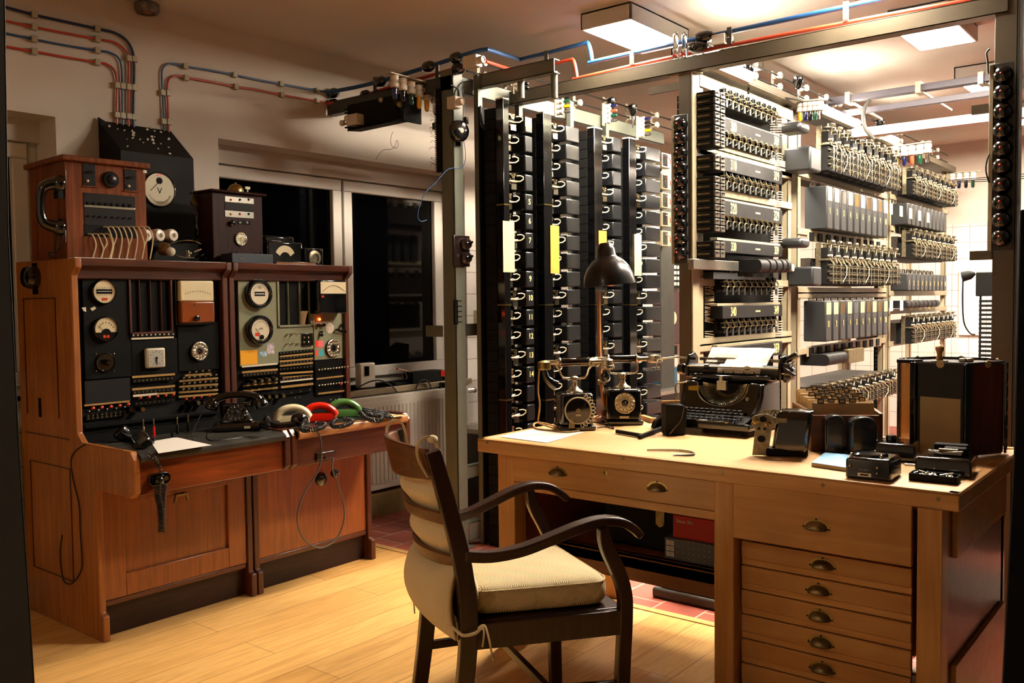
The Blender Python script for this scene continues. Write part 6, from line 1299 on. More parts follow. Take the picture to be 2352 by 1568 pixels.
# insulated rods over the rows
def rods(zs,x0,x1,Yv,kn,word,zb,r=.005):
    for z,w in zip(zs,('upper','lower')): solo('contact_rod',G().cyl((x0,Yv,z),(x1,Yv,z),r,n=8),M['blackc'],w+' dark rod on white knobs '+word,'rod')
    for i,x in enumerate(kn):
        t=thing('insulator_bracket','flat bracket with white porcelain knobs holding the dark rods '+word,'insulator',(x,Yv+.03,zb),group='insulator brackets '+word)
        part('bracket',G().box(x-.012,Yv+.03,zb,x+.012,Yv+.034,zs[0]+.03),M['cream'],t)
        for z in zs: part('porcelain_knob',G().lathe((x,Yv+.03,z),(0,-1,0),[(.012,0),(.018,.004),(.018,.016),(.012,.022),(.012,.03),(.02,.036),(.02,.05),(.012,.056),(.006,.056),(.006,.05),(0,.05)],14),M['porc'],t)
rods((2.60,2.533),3.62,6.3,3.2,[3.75,3.98,4.655,4.99,5.27,5.6,6.0],'above the selector columns',2.5)
rods((2.60,2.535),4.15,9.0,2.10,[4.75,5.09,5.50,5.84,6.1,6.44,7.0,7.5,8.1,8.6],'above the rack row',2.45)
for x,z,Yv,w in ((4.99,2.6,3.17,'third'),(5.25,2.6,3.17,'fourth')): 
    solo('rod_clamp',G().lathe((x,Yv,z+.02),(0,0,-1),[(.012,0),(.03,.012),(.03,.04),(.016,.075),(.007,.085),(.005,.16)],12),M['gloss'],'black bell shaped clamp on the rods above the %s selector column'%w,'clamp')
for x,z,lb in ((4.62,2.55,'first'),(5.32,2.62,'second'),(6.9,2.6,'third')): solo('rod_clamp',G().lathe((x,2.07,z+.02),(0,0,-1),[(.012,0),(.03,.012),(.03,.04),(.016,.075),(.007,.085),(.005,.16)],12),M['gloss'],'black bell shaped clamp on the rods of the rack row, %s from the tall post'%lb,'clamp')
cable([V((5.32,2.07,2.5)),V((5.32,2.06,2.46)),V((5.27,2.0,2.45)),V((5.1,2.0,2.45)),V((4.95,2.06,2.45))],.005,M['blackc'],'dark wire drooping from a clamp above the first rack')
# ladder of top steel above the racks
for k,(y,z) in enumerate(((2.14,2.50),(2.24,2.52))): solo('top_rail',G().box(4.15,y,z,9.0,y+.02,z+.04),M['green'],'grey steel rail on top of the rack row, '+['front','rear']+[''][0:0] if 0 else 'grey steel rail on top of the rack row, '+('front one' if k==0 else 'rear one'),'rail')
M['lilac']=mat('pale lilac grey duct','45424c',.6)
solo('ceiling_bar',G().box(5.98,1.1,2.585,6.05,2.14,2.625),M['lilac'],'upper lilac grey bar below the ceiling, crossing to the right hand post','bar',bev=.002)
solo('ceiling_bar',G().box(6.0,1.14,2.50,6.04,2.1,2.535),M['lilac'],'lower lilac grey bar below the ceiling, crossing to the right hand post','bar',bev=.002)
solo('ceiling_bar',G().box(5.97,.95,2.345,6.05,1.97,2.40),M['lampwhite'],'wide white bar in front of the bright wall','bar',bev=.002)
for y in (1.98,1.55,1.2): solo('bar_clamp',G().box(5.96,y,2.57,6.07,y+.03,2.64).bar((6.0,y,2.58),(6.3,y-.1,2.5),.012,.012),M['cream'],'cream clamp on the upper lilac bar, '+{1.98:'left',1.55:'middle',1.2:'right'}[y]+' one','clamp')
cable(cX([(1998,228),(1985,250),(1983,275),(1990,300),(2010,320)],5.9),.012,M['greend'],'bent grey conduit behind the lilac bars')
cable(cX([(2188,108),(2200,118),(2218,122),(2232,132),(2233,150)],6.4),.01,M['cream'],'thin cream conduit on the ceiling between two lamps')
for k in range(3): cable([V((8.9,2.05,2.36-.01*k)),V((8.9,1.5,2.36-.02*k)),V((8.9,.9,2.38-.01*k))],.004,M['blackc'],'thin wire stretched across in front of the bright far wall, %s of three'%['highest','middle','lowest'][k])
# smoke fitting on the ceiling
c=aZ(338,22,H_-.03); sd=thing('smoke_detector','round mottled grey fitting on the dark ceiling, upper left','detector',(c.x,c.y,H_-.05))
part('ring',G().lathe((c.x,c.y,H_),(0,0,-1),[(.05,0),(.058,.006),(.058,.035),(.05,.048),(.036,.052),(.034,.03),(0,.03)],24),mat('mottled grey metal','7c746a',.4,vary=.7,scale=40,metal=.3),sd); part('core',G().lathe((c.x,c.y,H_-.03),(0,0,-1),[(.03,0),(.026,.016),(0,.018)],16),M['redg'],sd)
# resistor box under the beam
rb=thing('resistor_box','black ribbed resistor box hanging under the beam between wall and bell post','resistor box',(3.46,3.7,2.28))
part('box_shell',G().box(3.40,3.48,2.29,3.50,3.90,2.42),M['matte'],rb,.004); part('end_plate',G().box(3.385,3.44,2.27,3.52,3.452,2.43),M['matte'],rb,.002)
pr=None
for k in range(6): part('cooling_fin',G().box(3.40,3.90,2.295+.02*k,3.5,3.925,2.302+.02*k),M['matte'],rb)
part('lower_tray',G().prism([(3.40,3.9,2.29),(3.36,3.86,2.265),(3.36,3.5,2.27),(3.40,3.48,2.29)],(.1,0,.01)),M['matte'],rb,.002)
part('hanger',G().box(3.44,3.55,2.41,3.46,3.57,2.43).box(3.44,3.8,2.41,3.46,3.82,2.43),M['matte'],rb)
pf=part('porcelain_block',G().box(3.345,3.76,2.29,3.40,3.85,2.35),M['porc'],rb,.004)
for y in (3.83,3.87): part('screw_cap',G().lathe((3.35,y,2.31+.02*(y<3.85)),(-.4,.9,0),[(.016,0),(.017,.018),(.012,.024),(0,.022)],14),M['porc'],pf)
bb=part('globe_bulb',G().sph((3.385,3.47,2.36),.03,n=20),M['glass'],rb,label='round clear glass bulb'); part('filament_core',G().sph((3.385,3.47,2.36),.012,n=10),M['brass'],bb)
part('small_globe',G().sph((3.375,3.6,2.40),.014,n=14),M['steel'],rb)
cable(cX([(902,302),(897,322),(901,336),(911,340),(915,330),(911,322),(906,338),(895,343),(880,345),(868,358),(863,367)],3.45),.0011,M['blackc'],'hair thin wire curling down from the resistor box',n=5)
# terminal strip beside the post + bell, switch, etc
ts=thing('terminal_strip','long dark terminal strip with stray wires, left of the bell post','terminal strip',(3.49,3.3,1.9)); a=aX(1001,205,3.49); b=aX(1014,395,3.49); part('strip_body',G().box(3.485,b.y,b.z,3.505,a.y,a.z),M['matte'],ts,.002)
g=G()
for k in range(40): z=b.z+(a.z-b.z)*k/40; g.box(3.48,a.y-.004,z,3.485,a.y+.003,z+.006)
part('pins',g,M['tarn'],ts,kind='stuff'); g=G()
for k in range(14): z=a.z-.12-random.random()*.3; g.tube(smooth([(3.49,a.y,z),(3.48,a.y+.02,z+.012),(3.48,a.y+.03+.02*random.random(),z+.03*random.random())],3),.0009,4)
part('stray_wires',g,M['blackc'],ts,kind='stuff')
c=aX(1042,298,3.48); bl=thing('alarm_bell','round black alarm bell screwed to the grey green post','bell',(3.49,c.y,c.z-.06)); P0=V((3.53,3.192,c.z))
part('bell_body',G().lathe(P0,(-.25,-1,0),[(.04,0),(.058,.006),(.058,.02),(.05,.036),(.042,.04),(0,.04)],30).bc(P0+V((0,0,-.055)),(.03,.02,.04)),M['gloss'],bl); part('bell_centre',G().lathe(P0+V((-.25,-1,0)).normalized()*.04,(-.25,-1,0),[(.014,0),(.012,.004),(0,.005)],14),M['ivoryw'],bl)
c=aX(1058,575,3.5); sw=thing('rotary_switch','dark plate with two round black rotary switches on the bell post','switch',(3.55,3.19,c.z-.09)); z0=aY(1058,612,3.19).z; z1=aY(1058,541,3.19).z
xa=aY(1041,575,3.185).x; xb=aY(1077,575,3.185).x
part('mount_plate',G().box(xa,3.178,z0,xb,3.192,z1),mat('dark brown bakelite','1c0e0c',.3,coat=.4),sw,.003)
for k in (.73,.28): 
    z=z0+(z1-z0)*k; q=part('switch_knob',G().lathe((xb-.04,3.178,z),(0,-1,0),[(.034,0),(.034,.01),(.026,.02),(.024,.03),(0,.034)],24),bpy.data.materials['dark brown bakelite'],sw); part('grip',G().bar((xb-.065,3.145,z),(xb-.015,3.145,z+.01),.012,.012),M['gloss'],q,.003)
z0=aY(1050,745,3.19).z; z1=aY(1050,688,3.19).z; xa=aY(1046,715,3.18).x; tb=thing('terminal_block','small dark terminal block with five pins on the bell post','terminal block',(xa,3.185,z0)); part('block',G().box(xa,3.18,z0,xa+.02,3.193,z1),M['matte'],tb)
for k in range(5): part('pin',G().box(xa+.01,3.17,z0+.01+(z1-z0-.02)*k/4,xa+.04,3.178,z0+.016+(z1-z0-.02)*k/4),M['matte'],tb)
cable([aY(x,y,3.17) for x,y in ((1062,200),(1066,240),(1062,300),(1068,340),(1068,370),(1058,386),(1030,388),(1000,420),(975,445),(962,480),(960,500),(968,508),(980,505))],.0018,M['bluec'],'thin pale blue wire hanging in loops from the bell post',n=5)
cable([aY(x,y,3.19) for x,y in ((1035,195),(1052,205),(1053,225),(1046,235),(1045,212),(1060,190),(1085,185))],.003,M['blackc'],'dark wire tangle at the top of the bell post')
cable([aY(x,y,3.15) for x,y in ((1104,243),(1104,270),(1107,285),(1112,290))],.006,M['blackc'],'thick black cable dropping from the grey green rail')
solo('cable_form',G().bar(aY(1125,250,3.18),aY(1119,330,3.18),.02,.01).bar(aY(1119,330,3.18),aY(1117,392,3.18),.012,.01).bar(aY(1119,340,3.18),aY(1142,328,3.18),.014,.01).bar(aY(1119,378,3.18),aY(1142,374,3.18),.014,.01),M['matte'],'stiff black wire harness left of the first selector column','wires')
solo('black_terminal_box',G().box(3.72,3.16,aY(1120,286,3.18).z,3.8,3.22,aY(1120,264,3.18).z),M['matte'],'small black box behind the brown arm near the first selector column','box')
# ================================================================ THINGS ON AND AROUND THE SWITCHBOARDS
TZ_=BT
M['cabw']=wood('reddish oak cabinet','8a4c26','5c3018','z',.55,.05)
cb=thing('cord_exchange_cabinet','small oak exchange cabinet with cream cords, on top of the left switchboard','cabinet',(1.71,3.66,TZ_),-.05)
W,D,Hc=.335,.36,.413
part('cabinet_body',G().box(0,0,0,W,D,Hc-.02),M['cabw'],cb,.003); part('cabinet_lid',G().box(-.015,-.018,Hc-.022,W+.015,D+.02,Hc),M['cabw'],cb,.004)
def fp(px,py):                                               # a point on the cabinet front, in its own frame
    c=aY(px,py,3.655); rm=(MX.Translation((1.71,3.66,TZ_))@MX.Rotation(-.05,4,'Z')).inverted(); return rm@c
def fbox(nm,x0,y0,x1,y1,th,m_,par=cb,bev=.001,d=0,label=None):
    a=fp(x0,(y0+y1)/2).x; b=fp(x1,(y0+y1)/2).x; z1=fp((x0+x1)/2,y0).z; z0=fp((x0+x1)/2,y1).z; return part(nm,G().box(a,-th-d,z0,b,-d+.0005,z1),m_,par,bev,label)
for x0,y0,x1,y1 in ((190,376,218,427),(283,390,310,438)):
    q=fbox('key_window',x0,y0,x1,y1,.004,M['panelg']); g=G(); a=fp((x0+x1)/2-4,(y0+y1)/2+14); part('lamp_cap',G().sph((a.x,-.006,a.z),.006,n=10),M['ivoryw'],q); a=fp((x0+x1)/2,(y0+y1)/2-6); part('key_lever',G().cyl((a.x-.012,-.01,a.z),(a.x+.014,-.014,a.z),.004,n=8),M['gloss'],q)
    fbox('window_frame',x0-3,y0-3,x1+3,y0,.006,M['cabw']); fbox('window_frame',x0-3,y1,x1+3,y1+3,.006,M['cabw'])
a=fp(252,413); r=.034
dd_=part('dial_ring',G().lathe((a.x,0,a.z),(0,-1,0),[(r,0),(r,.008),(r*.9,.014),(r*.6,.014),(r*.5,.02),(0,.024)],28),mat('dark graphite dial','2c2a2e',.25,metal=.5),cb)
for k in range(10): an=.5+k*.5; part('finger_hole',G().cyl((a.x+r*.75*cos(an),-.0135,a.z+r*.75*sin(an)),(a.x+r*.75*cos(an),-.0148,a.z+r*.75*sin(an)),.0042,n=10),M['matte'],dd_)
pn=fbox('jack_panel',193,447,308,520,.003,M['panelg']); fbox('chrome_bar',193,474,307,479,.005,M['chrome'],pn)
for k in range(8):
    a=fp(202+13.5*k,467+.8*k); part('drop_flap',G().box(a.x-.005,-.008,a.z-.004,a.x+.005,-.003,a.z+.006),M['gloss'],pn); a=fp(202+13.5*k,496+.8*k); part('jack',G().cyl((a.x,-.003,a.z),(a.x,-.009,a.z),.004,n=8),M['gloss'],pn)
fbox('cord_slot',193,520,310,545,.002,M['matte'])
for k in range(13):
    x=201+12.5*k if k<4 else 236+11.5*(k-4); y=537 if k<4 else 521; a=fp(x,y); b=fp(x+9,y+22); c=fp(x+7,587); lx=.012*sin(k*2.1)
    part('cream_cord',G().tube(smooth([(a.x,-.004,a.z),(a.x+.008,-.026,a.z-.004),(b.x+.002,-.036,b.z),(b.x+lx,-.034,(b.z+c.z)/2),(c.x-.004+lx,-.03,.006)]),.0030,6),bpy.data.materials['cream waxed wire'],cb)
for y0,y1 in ((390,421),(528,556)): fbox('hinge',151,y0,153,y1,.002,M['steel'])
fbox('white_tag',326,391,334,398,.001,M['white'])
for x0,x1,lb in ((166,232,'left'),(234,306,'right')):
    a=aY(x0,589,3.6); b=aY(x1,590,3.6); solo('paper_strip',G().box(a.x,3.58,TZ_+.0005,b.x,3.64,TZ_+.003),M['paper'],'thin stack of white paper at the foot of the oak cabinet, %s of two'%lb,'paper')
# handset hanging at the cabinet side
def handset(t,A,B,out,r,m_,capr=.028,arch=.045):
    A,B,out=V(A),V(B),V(out); pts=[A+out*.0,A+(B-A)*.08+out*arch*.75,A+(B-A)*.28+out*arch,A+(B-A)*.5+out*arch*1.02,A+(B-A)*.72+out*arch,A+(B-A)*.92+out*arch*.75,B]
    part('handset_grip',G().tube(smooth(pts),lambda f:r*(1.25-.5*sin(PI*f)),12),m_,t)
    for P_ in (A,B): part('handset_cap',G().lathe(P_+out*.012,-out,[(0,0),(capr*.6,.0),(capr*.95,.014),(capr,.03),(capr*.92,.036),(0,.038)],20),m_,t)
p1=aX(116,420,1.66); p2=aX(120,520,1.66)
hh=thing('wall_handset','black receiver hanging on the left side of the oak cabinet','handset',(1.66,p1.y,p2.z)); handset(hh,(1.68,p1.y,p1.z),(1.68,p1.y+.01,p2.z+.0),(-1,.1,0),.021,M['gloss'],.036,.055)
part('receiver_cord',G().tube(smooth([(1.68,p1.y,p2.z-.02),(1.675,p1.y+.01,p2.z-.07),(1.68,p1.y+.03,p2.z-.1),(1.67,p1.y+.06,p2.z-.1),(1.68,p1.y+.04,p2.z-.12),(1.69,p1.y,p2.z-.07),(1.7,p1.y-.02,p2.z-.02)]),.0035,6),M['blackc'],hh)
part('hook',G().box(1.68,p1.y-.02,p1.z-.06,1.70,p1.y+.02,p1.z-.03),M['gloss'],hh)
# big voltmeter on the wall
vm=thing('wall_voltmeter','large black sheet steel voltmeter box on the wall, paint flaking on its hood','voltmeter',(2.27,4.1,1.56)); vx0,vx1=2.125,aY(448,480,4.0).x; vy=4.0
pts=[(vy,1.555),(vy,2.03),(WY-.004,2.19),(WY-.004,1.555)]
vmat=mat('flaking black steel paint','0c0a09',.65,vary=.2,scale=8,spec=.25)
part('box_shell',G().prism([(vx0,y,z) for y,z in pts],(vx1-vx0,0,0)),vmat,vm,.003)
g=G()
for k in range(26):
    u,v=random.random()**.8,random.random(); y=vy+(WY-.004-vy)*v; z=2.03+.16*v; x=vx0+.03+(vx1-vx0-.06)*u; g.bc((x,y-.001,z+.002),(.004+.01*random.random(),.004,.004+.012*random.random()),0,MX.Rotation(random.random()*3,4,'Y'))
part('paint_chips',g,M['cream'],vm,kind='stuff'); part('hood_tab',G().prism([(vx0-.005,WY-.02,2.2),(vx0+.04,WY-.02,2.18),(vx0+.05,WY-.02,2.13),(vx0-.005,WY-.06,2.13)],(0,.01,0)),vmat,vm)
c=aY(365,436,vy); r=.078
vf=part('dial_rim',G().lathe((c.x,vy,c.z),(0,-1,0),[(r*1.06,0),(r*1.06,.008),(r,.010),(r,.004),(0,.004)],36),M['gloss'],vm); part('dial_face',G().cyl((c.x,vy-.004,c.z),(c.x,vy-.006,c.z),r,n=36),mat('aged pale dial','cdc3a0',.4),vf)
text('V',.042,(c.x,vy-.0065,c.z-.006),'-Y',M['matte'],vf,'lettering')
g=G(); [g.bar((c.x+r*.72*cos(a_),vy-.007,c.z+r*.72*sin(a_)),(c.x+r*.82*cos(a_),vy-.007,c.z+r*.82*sin(a_)),.0014,.001) for a_ in [PI*1.15+PI*.7*i/20 for i in range(21)]]; part('scale_marks',g,M['matte'],vf,kind='stuff')
part('pivot_disc',G().cyl((c.x,vy-.006,c.z+r*.55),(c.x,vy-.008,c.z+r*.55),r*.2,n=20),M['matte'],vf); part('needle',G().bar((c.x,vy-.009,c.z+r*.5),(c.x-r*.6,vy-.009,c.z-r*.1),.003,.001),M['matte'],vf); part('red_mark',G().box(c.x-r*.15,vy-.0075,c.z+r*.82,c.x+r*.15,vy-.006,c.z+r*.95),M['red'],vf)
# porcelain fuses row on top
for i,(px,lb) in enumerate(((358,'left'),(388,'middle'),(418,'right'))):
    c=aY(px,541,3.75); solo('porcelain_insulator',G().lathe((c.x-.05,3.87,c.z),(.15,-1,0),[(.02,0),(.026,.01),(.026,.05),(.022,.055),(.03,.07),(.03,.1),(.024,.11),(.010,.112),(.008,.10),(0,.10)],20),M['porc'],'large white porcelain fuse holder, %s of three below the voltmeter'%lb,'insulator')
solo('insulator_shelf',G().box(2.13,3.76,TZ_+.001,2.42,3.92,aY(388,556,3.75).z),M['matte'],'dark block carrying the three porcelain fuse holders','block',bev=.003)
# old receiver hanging from voltmeter
c=aY(450,463,3.82); e=aY(455,550,3.82); oh=thing('candlestick_handset','old black and nickel receiver hanging beside the voltmeter','handset',(c.x,3.82,e.z-.03))
part('ear_cup',G().lathe((c.x,3.84,c.z),(0,-1,.1),[(.02,0),(.026,.01),(.026,.026),(.018,.03),(0,.031)],24),M['tarn'],oh); part('grip',G().lathe((c.x+.005,3.82,c.z-.035),(0,0,-1),[(.006,-.012),(.008,0),(.014,.008),(.014,.09),(.008,.1),(.006,.12)],16),M['gloss'],oh)
part('mouth_cup',G().lathe((e.x,3.83,e.z-.012),(-.2,-1,.2),[(.018,0),(.026,.01),(.024,.03),(.014,.02),(0,.02)],24),M['tarn'],oh); part('ring_hook',G().tube([(c.x-.005,3.83,c.z+.028),(c.x-.01,3.83,c.z+.045),(c.x,3.83,c.z+.06),(c.x+.008,3.83,c.z+.045),(c.x+.004,3.83,c.z+.028)],.0018,6),M['steel'],oh)
# metal headset on the board
h0=aY(395,592,3.68); hs=thing('operator_headset','operator headset of bent nickel wire lying on the left switchboard','headset',(h0.x,3.68,TZ_)); q=lambda x,y,Yv=3.68: aY(x,y,Yv)
part('headband',G().tube(smooth([q(372,575,3.7),q(392,560,3.72),q(420,552,3.74),q(445,553,3.74),q(462,560,3.72)]),.0022,6),M['chrome'],hs); part('lower_band',G().tube(smooth([q(395,577),q(410,588),q(430,592),q(446,592)]),.0025,6),M['chrome'],hs)
part('ear_cushion',G().lathe(q(392,578,3.69),(-.5,-1,0),[(.018,0),(.02,.008),(.012,.014),(0,.015)],18),M['ivoryw'],hs); part('ear_shell',G().lathe(q(378,572,3.73),(-.8,-.5,.2),[(.03,0),(.03,.012),(.02,.02),(0,.022)],18),M['tarn'],hs)
part('joint',G().cyl(q(430,575),q(432,590),.008,n=8).cyl(q(445,578),q(462,572),.004,n=6).sph(q(436,582),.009,n=8),M['chrome'],hs); 
cable([q(462,588),q(470,582,3.75),q(475,590,3.8),q(472,594,3.7)],.004,M['blackc'],'short dark cord beside the operator headset')
# dark wooden apparatus with bell
wx0,wx1=aY(490,590,3.7).x,aY(605,590,3.7).x; wt=thing('wooden_telephone_set','dark wooden telephone set with brass bell on top and a dial in front','telephone',((wx0+wx1)/2,3.8,TZ_)); wz=aY(540,445,3.7).z; mw=wood('very dark red wood','34120a','200806','z',.5,.05)
part('case',G().box(wx0,3.7,TZ_+.001,wx1,3.85,wz),mw,wt,.004); part('lid',G().box(wx0-.015,3.68,wz,wx1+.015,3.865,wz+.012),mw,wt,.006)
bz=wz+.012; c=aY(541,424,3.73); part('bell_gong',G().lathe((c.x,3.73,bz),(0,0,1),[(.0,.0),(.038,.0),(.037,.012),(.028,.03),(.014,.038),(.004,.04),(.004,.046),(0,.047)],28),M['brass'],wt); c=aY(568,424,3.73); part('bell_hammer',G().cyl((c.x,3.73,bz),(c.x,3.73,bz+.022),.004,n=8).bc((c.x,3.73,bz+.026),(.026,.008,.012)),M['ivoryw'],wt)
def wbox(nm,x0,y0,x1,y1,m_,th=.003,par=wt): a=xr(3.7,x0,y0,x1,y1); return part(nm,G().box(a[0],3.7-th,a[1],a[2],3.7,a[3]),m_,par,.001)
for y0,y1,cols in ((453,466,('redlamp','matte','matte')),(485,500,('yellow','redlamp','matte'))):
    p_=wbox('lamp_plate',516,y0,582,y1,M['steel'])
    for k,px in enumerate((529,550,570)): c=aY(px,(y0+y1)/2-1,3.7); part('lamp_jewel',G().sph((c.x,3.695,c.z),.0055,n=10),M[cols[k]],p_)
wbox('label_plate',516,466,582,484,M['panelg'],.002); n_=wbox('number_plate',546,507,575,515,M['matte']); text('N1',.011,aY(552,511,3.6965),'-Y',M['white'],n_,'lettering'); text('42',.011,aY(568,511,3.6965),'-Y',M['white'],n_,'lettering')
c=aY(531,512,3.7); part('crank_knob',G().lathe((c.x,3.7,c.z),(0,-1,0),[(.012,0),(.014,.014),(0,.02)],16),M['gloss'],wt)
dial(wt,3.7,552,549,.031,M['chrome'],M['gloss'],inner=M['ivory'])
# blue grey box, meter, round speaker
a=xr(3.6,533,577,627,597); bx=thing('blue_grey_box','low blue grey metal box in front of the dark wooden telephone set','box',((a[0]+a[2])/2,3.62,TZ_)); part('case',G().box(a[0],3.6,TZ_+.001,a[2],3.69,TZ_+.045),mat('blue grey steel','2c343e',.4),bx,.002)
for px,py in ((545,585),(559,585),(553,593)): c=aY(px,py,3.6); part('screw',G().sph((c.x,3.599,TZ_+.032-.014*(py>590)),.0028,n=8),M['chrome'],bx)
for i in range(4): part('push_button',G().cyl((a[0]+.02+.025*i+(.08 if i>1 else 0),3.63,TZ_+.045),(a[0]+.02+.025*i+(.08 if i>1 else 0),3.63,TZ_+.053),.006,n=10),M['gloss'],bx)
a=xr(3.68,615,530,695,600); mt_=thing('bench_meter','black bench meter with a fan shaped cream scale','meter',((a[0]+a[2])/2,3.72,TZ_)); zt_=TZ_+.125; part('case',G().box(a[0]+.0,3.68,TZ_+.001,a[2],3.8,zt_-.01).box(a[0]+.015,3.72,zt_-.012,a[2]-.02,3.8,zt_+.02),M['gloss'],mt_,.008)
cxm=(a[0]+a[2])/2-.005; pts=[(cxm+.062*cos(t_),3.679,TZ_+.035+.062*sin(t_)) for t_ in [PI*.14+PI*.72*i/12 for i in range(13)]]+[(cxm+.034*cos(t_),3.679,TZ_+.03+.034*sin(t_)) for t_ in [PI*.86-PI*.72*i/12 for i in range(13)]]
part('scale_window',G().prism(pts,(0,-.002,0)),M['ivory'],mt_)
a=xr(3.66,701,556,742,600); sp=thing('square_fitting','black square fitting with a round nickel ring, right end of the top','fitting',((a[0]+a[2])/2,3.69,TZ_)); part('case',G().box(a[0],3.66,TZ_+.001,a[2],3.74,TZ_+.088),M['gloss'],sp,.004)
part('ring',G().lathe(((a[0]+a[2])/2,3.66,TZ_+.04),(0,-1,0),[(.037,0),(.037,.006),(.022,.009),(.021,.002),(0,.002)],30),M['nick'],sp); pr=None
for dx,dz in ((-.038,.08),(.038,.08),(.038,.006)): part('corner_screw',G().sph(((a[0]+a[2])/2+dx,3.658,TZ_+dz),.003,n=8),M['chrome'],sp)
a=xr(3.63,640,592,680,600); solo('flat_black_box',G().box(a[0],3.60,TZ_+.001,aY(722,596,3.63).x,3.65,TZ_+.014),M['gloss'],'flat black box lying in front of the bench meter','box',bev=.002)
# ---- writing surface things
SZ=.7685
def S(px,py,z=SZ): return aZ(px,py,z)
solo('paper_sheet',G().prism([S(346,1014),S(404,1004),S(486,1022),S(364,1041)],(0,0,.0008)),M['paper'],'white paper with faint writing on the left switchboard desk','paper')
for i,(px,py,k,h,lb) in enumerate(((330,1002,'tarn',.055,'grey'),(354,1003,'red',.06,'red'),(408,997,'matte',.055,'black'),(433,991,'matte',.055,'black, rightmost'),(396,1003,'matte',.018,'short black stub'))):
    c=S(px,py); t=thing('cord_plug','upright %s cord plug with brass tip on the left switchboard'%lb,'plug',c); part('plug_sleeve',G().lathe(c,(0,0,1),[(.0055,0),(.0055,h*.7 if i<4 else h),(.004,h*.74 if i<4 else h),(0,h*.74 if i<4 else h)],10),M['red'] if k=='red' else M[k],t)
    if i<4: part('plug_tip',G().lathe(c+V((0,0,h*.74)),(0,0,1),[(.003,0),(.003,.018),(.0024,.02),(.0034,.026),(.001,.032),(0,.033)],10),M['brass'],t)
def coil(P,r,wr,turns,m_,nm,lab,n=5,per=10):
    P=smooth(P,10); L=[0]
    for a,b in zip(P[:-1],P[1:]): L.append(L[-1]+(b-a).length)
    tot=L[-1]; out=[]; N_=turns*per; j=0; ref=V((.3,.2,.93))
    for i in range(N_+1):
        s=tot*i/N_
        while j<len(L)-2 and L[j+1]<s: j+=1
        f=(s-L[j])/max(1e-9,L[j+1]-L[j]); p=P[j].lerp(P[j+1],min(1,f)); t=(P[j+1]-P[j]).normalized(); a=t.cross(ref); a=a.normalized() if a.length>.01 else V((1,0,0)); b=t.cross(a); th=2*PI*i/per
        out.append(p+a*r*cos(th)+b*r*sin(th))
    return solo(nm,G().tube(out,wr,n),m_,lab,'cord')
# upturned handset on the left
c=S(312,1035); uh=thing('black_receiver','glossy black handset resting upside down on the left switchboard desk','handset',c)
A_=S(290,1012)+V((0,0,.035)); B_=S(328,1030)+V((0,0,.03))
part('receiver_cup',G().lathe(A_+V((.01,-.01,-.03)),(-.55,.25,.6),[(.012,0),(.026,.012),(.032,.035),(.034,.052),(.030,.058),(.012,.05),(0,.05)],24),M['gloss'],uh); part('mouth_cup',G().lathe(B_+V((-.01,.01,-.018)),(.5,-.35,.55),[(.012,0),(.026,.01),(.033,.034),(.034,.046),(.028,.052),(0,.054)],24),M['gloss'],uh); part('grip',G().tube(smooth([A_+V((.0,0,-.025)),A_+V((.012,-.02,-.028)),B_+V((-.015,.01,-.022)),B_+V((0,0,-.02))]),.013,10),M['gloss'],uh)
coil([S(338,1040,.79),S(352,1050,.78),V((aY(362,1062,3.15).x,3.15,aY(362,1062,3.15).z)),V((aY(370,1085,3.14).x,3.14,aY(370,1085,3.14).z)),V((aY(371,1110,3.14).x,3.14,aY(371,1110,3.14).z))],.0065,.0019,24,M['blackc'],'coiled_cord','black coiled cord dropping from the upturned handset to the socket')
q=lambda x,y,Yv=3.14: aY(x,y,Yv)
coil([q(363,1112),q(362,1135),q(368,1160),q(371,1190),q(371,1222)],.011,.0028,26,M['blackc'],'coiled_cord','tight hanging bundle of coiled cord below the left socket'); coil([q(378,1112),q(375,1140),q(374,1170),q(373,1200),q(372,1222)],.009,.0026,26,M['blackc'],'coiled_cord','second strand of the hanging coiled cord below the left socket')
solo('socket_plug',G().lathe((c1.x-.012,3.168,c1.z),(-.2,-1,-.1),[(.014,0),(.018,.01),(.016,.03),(.009,.036),(0,.037)],16),M['gloss'],'round black plug in the left apron socket','plug')
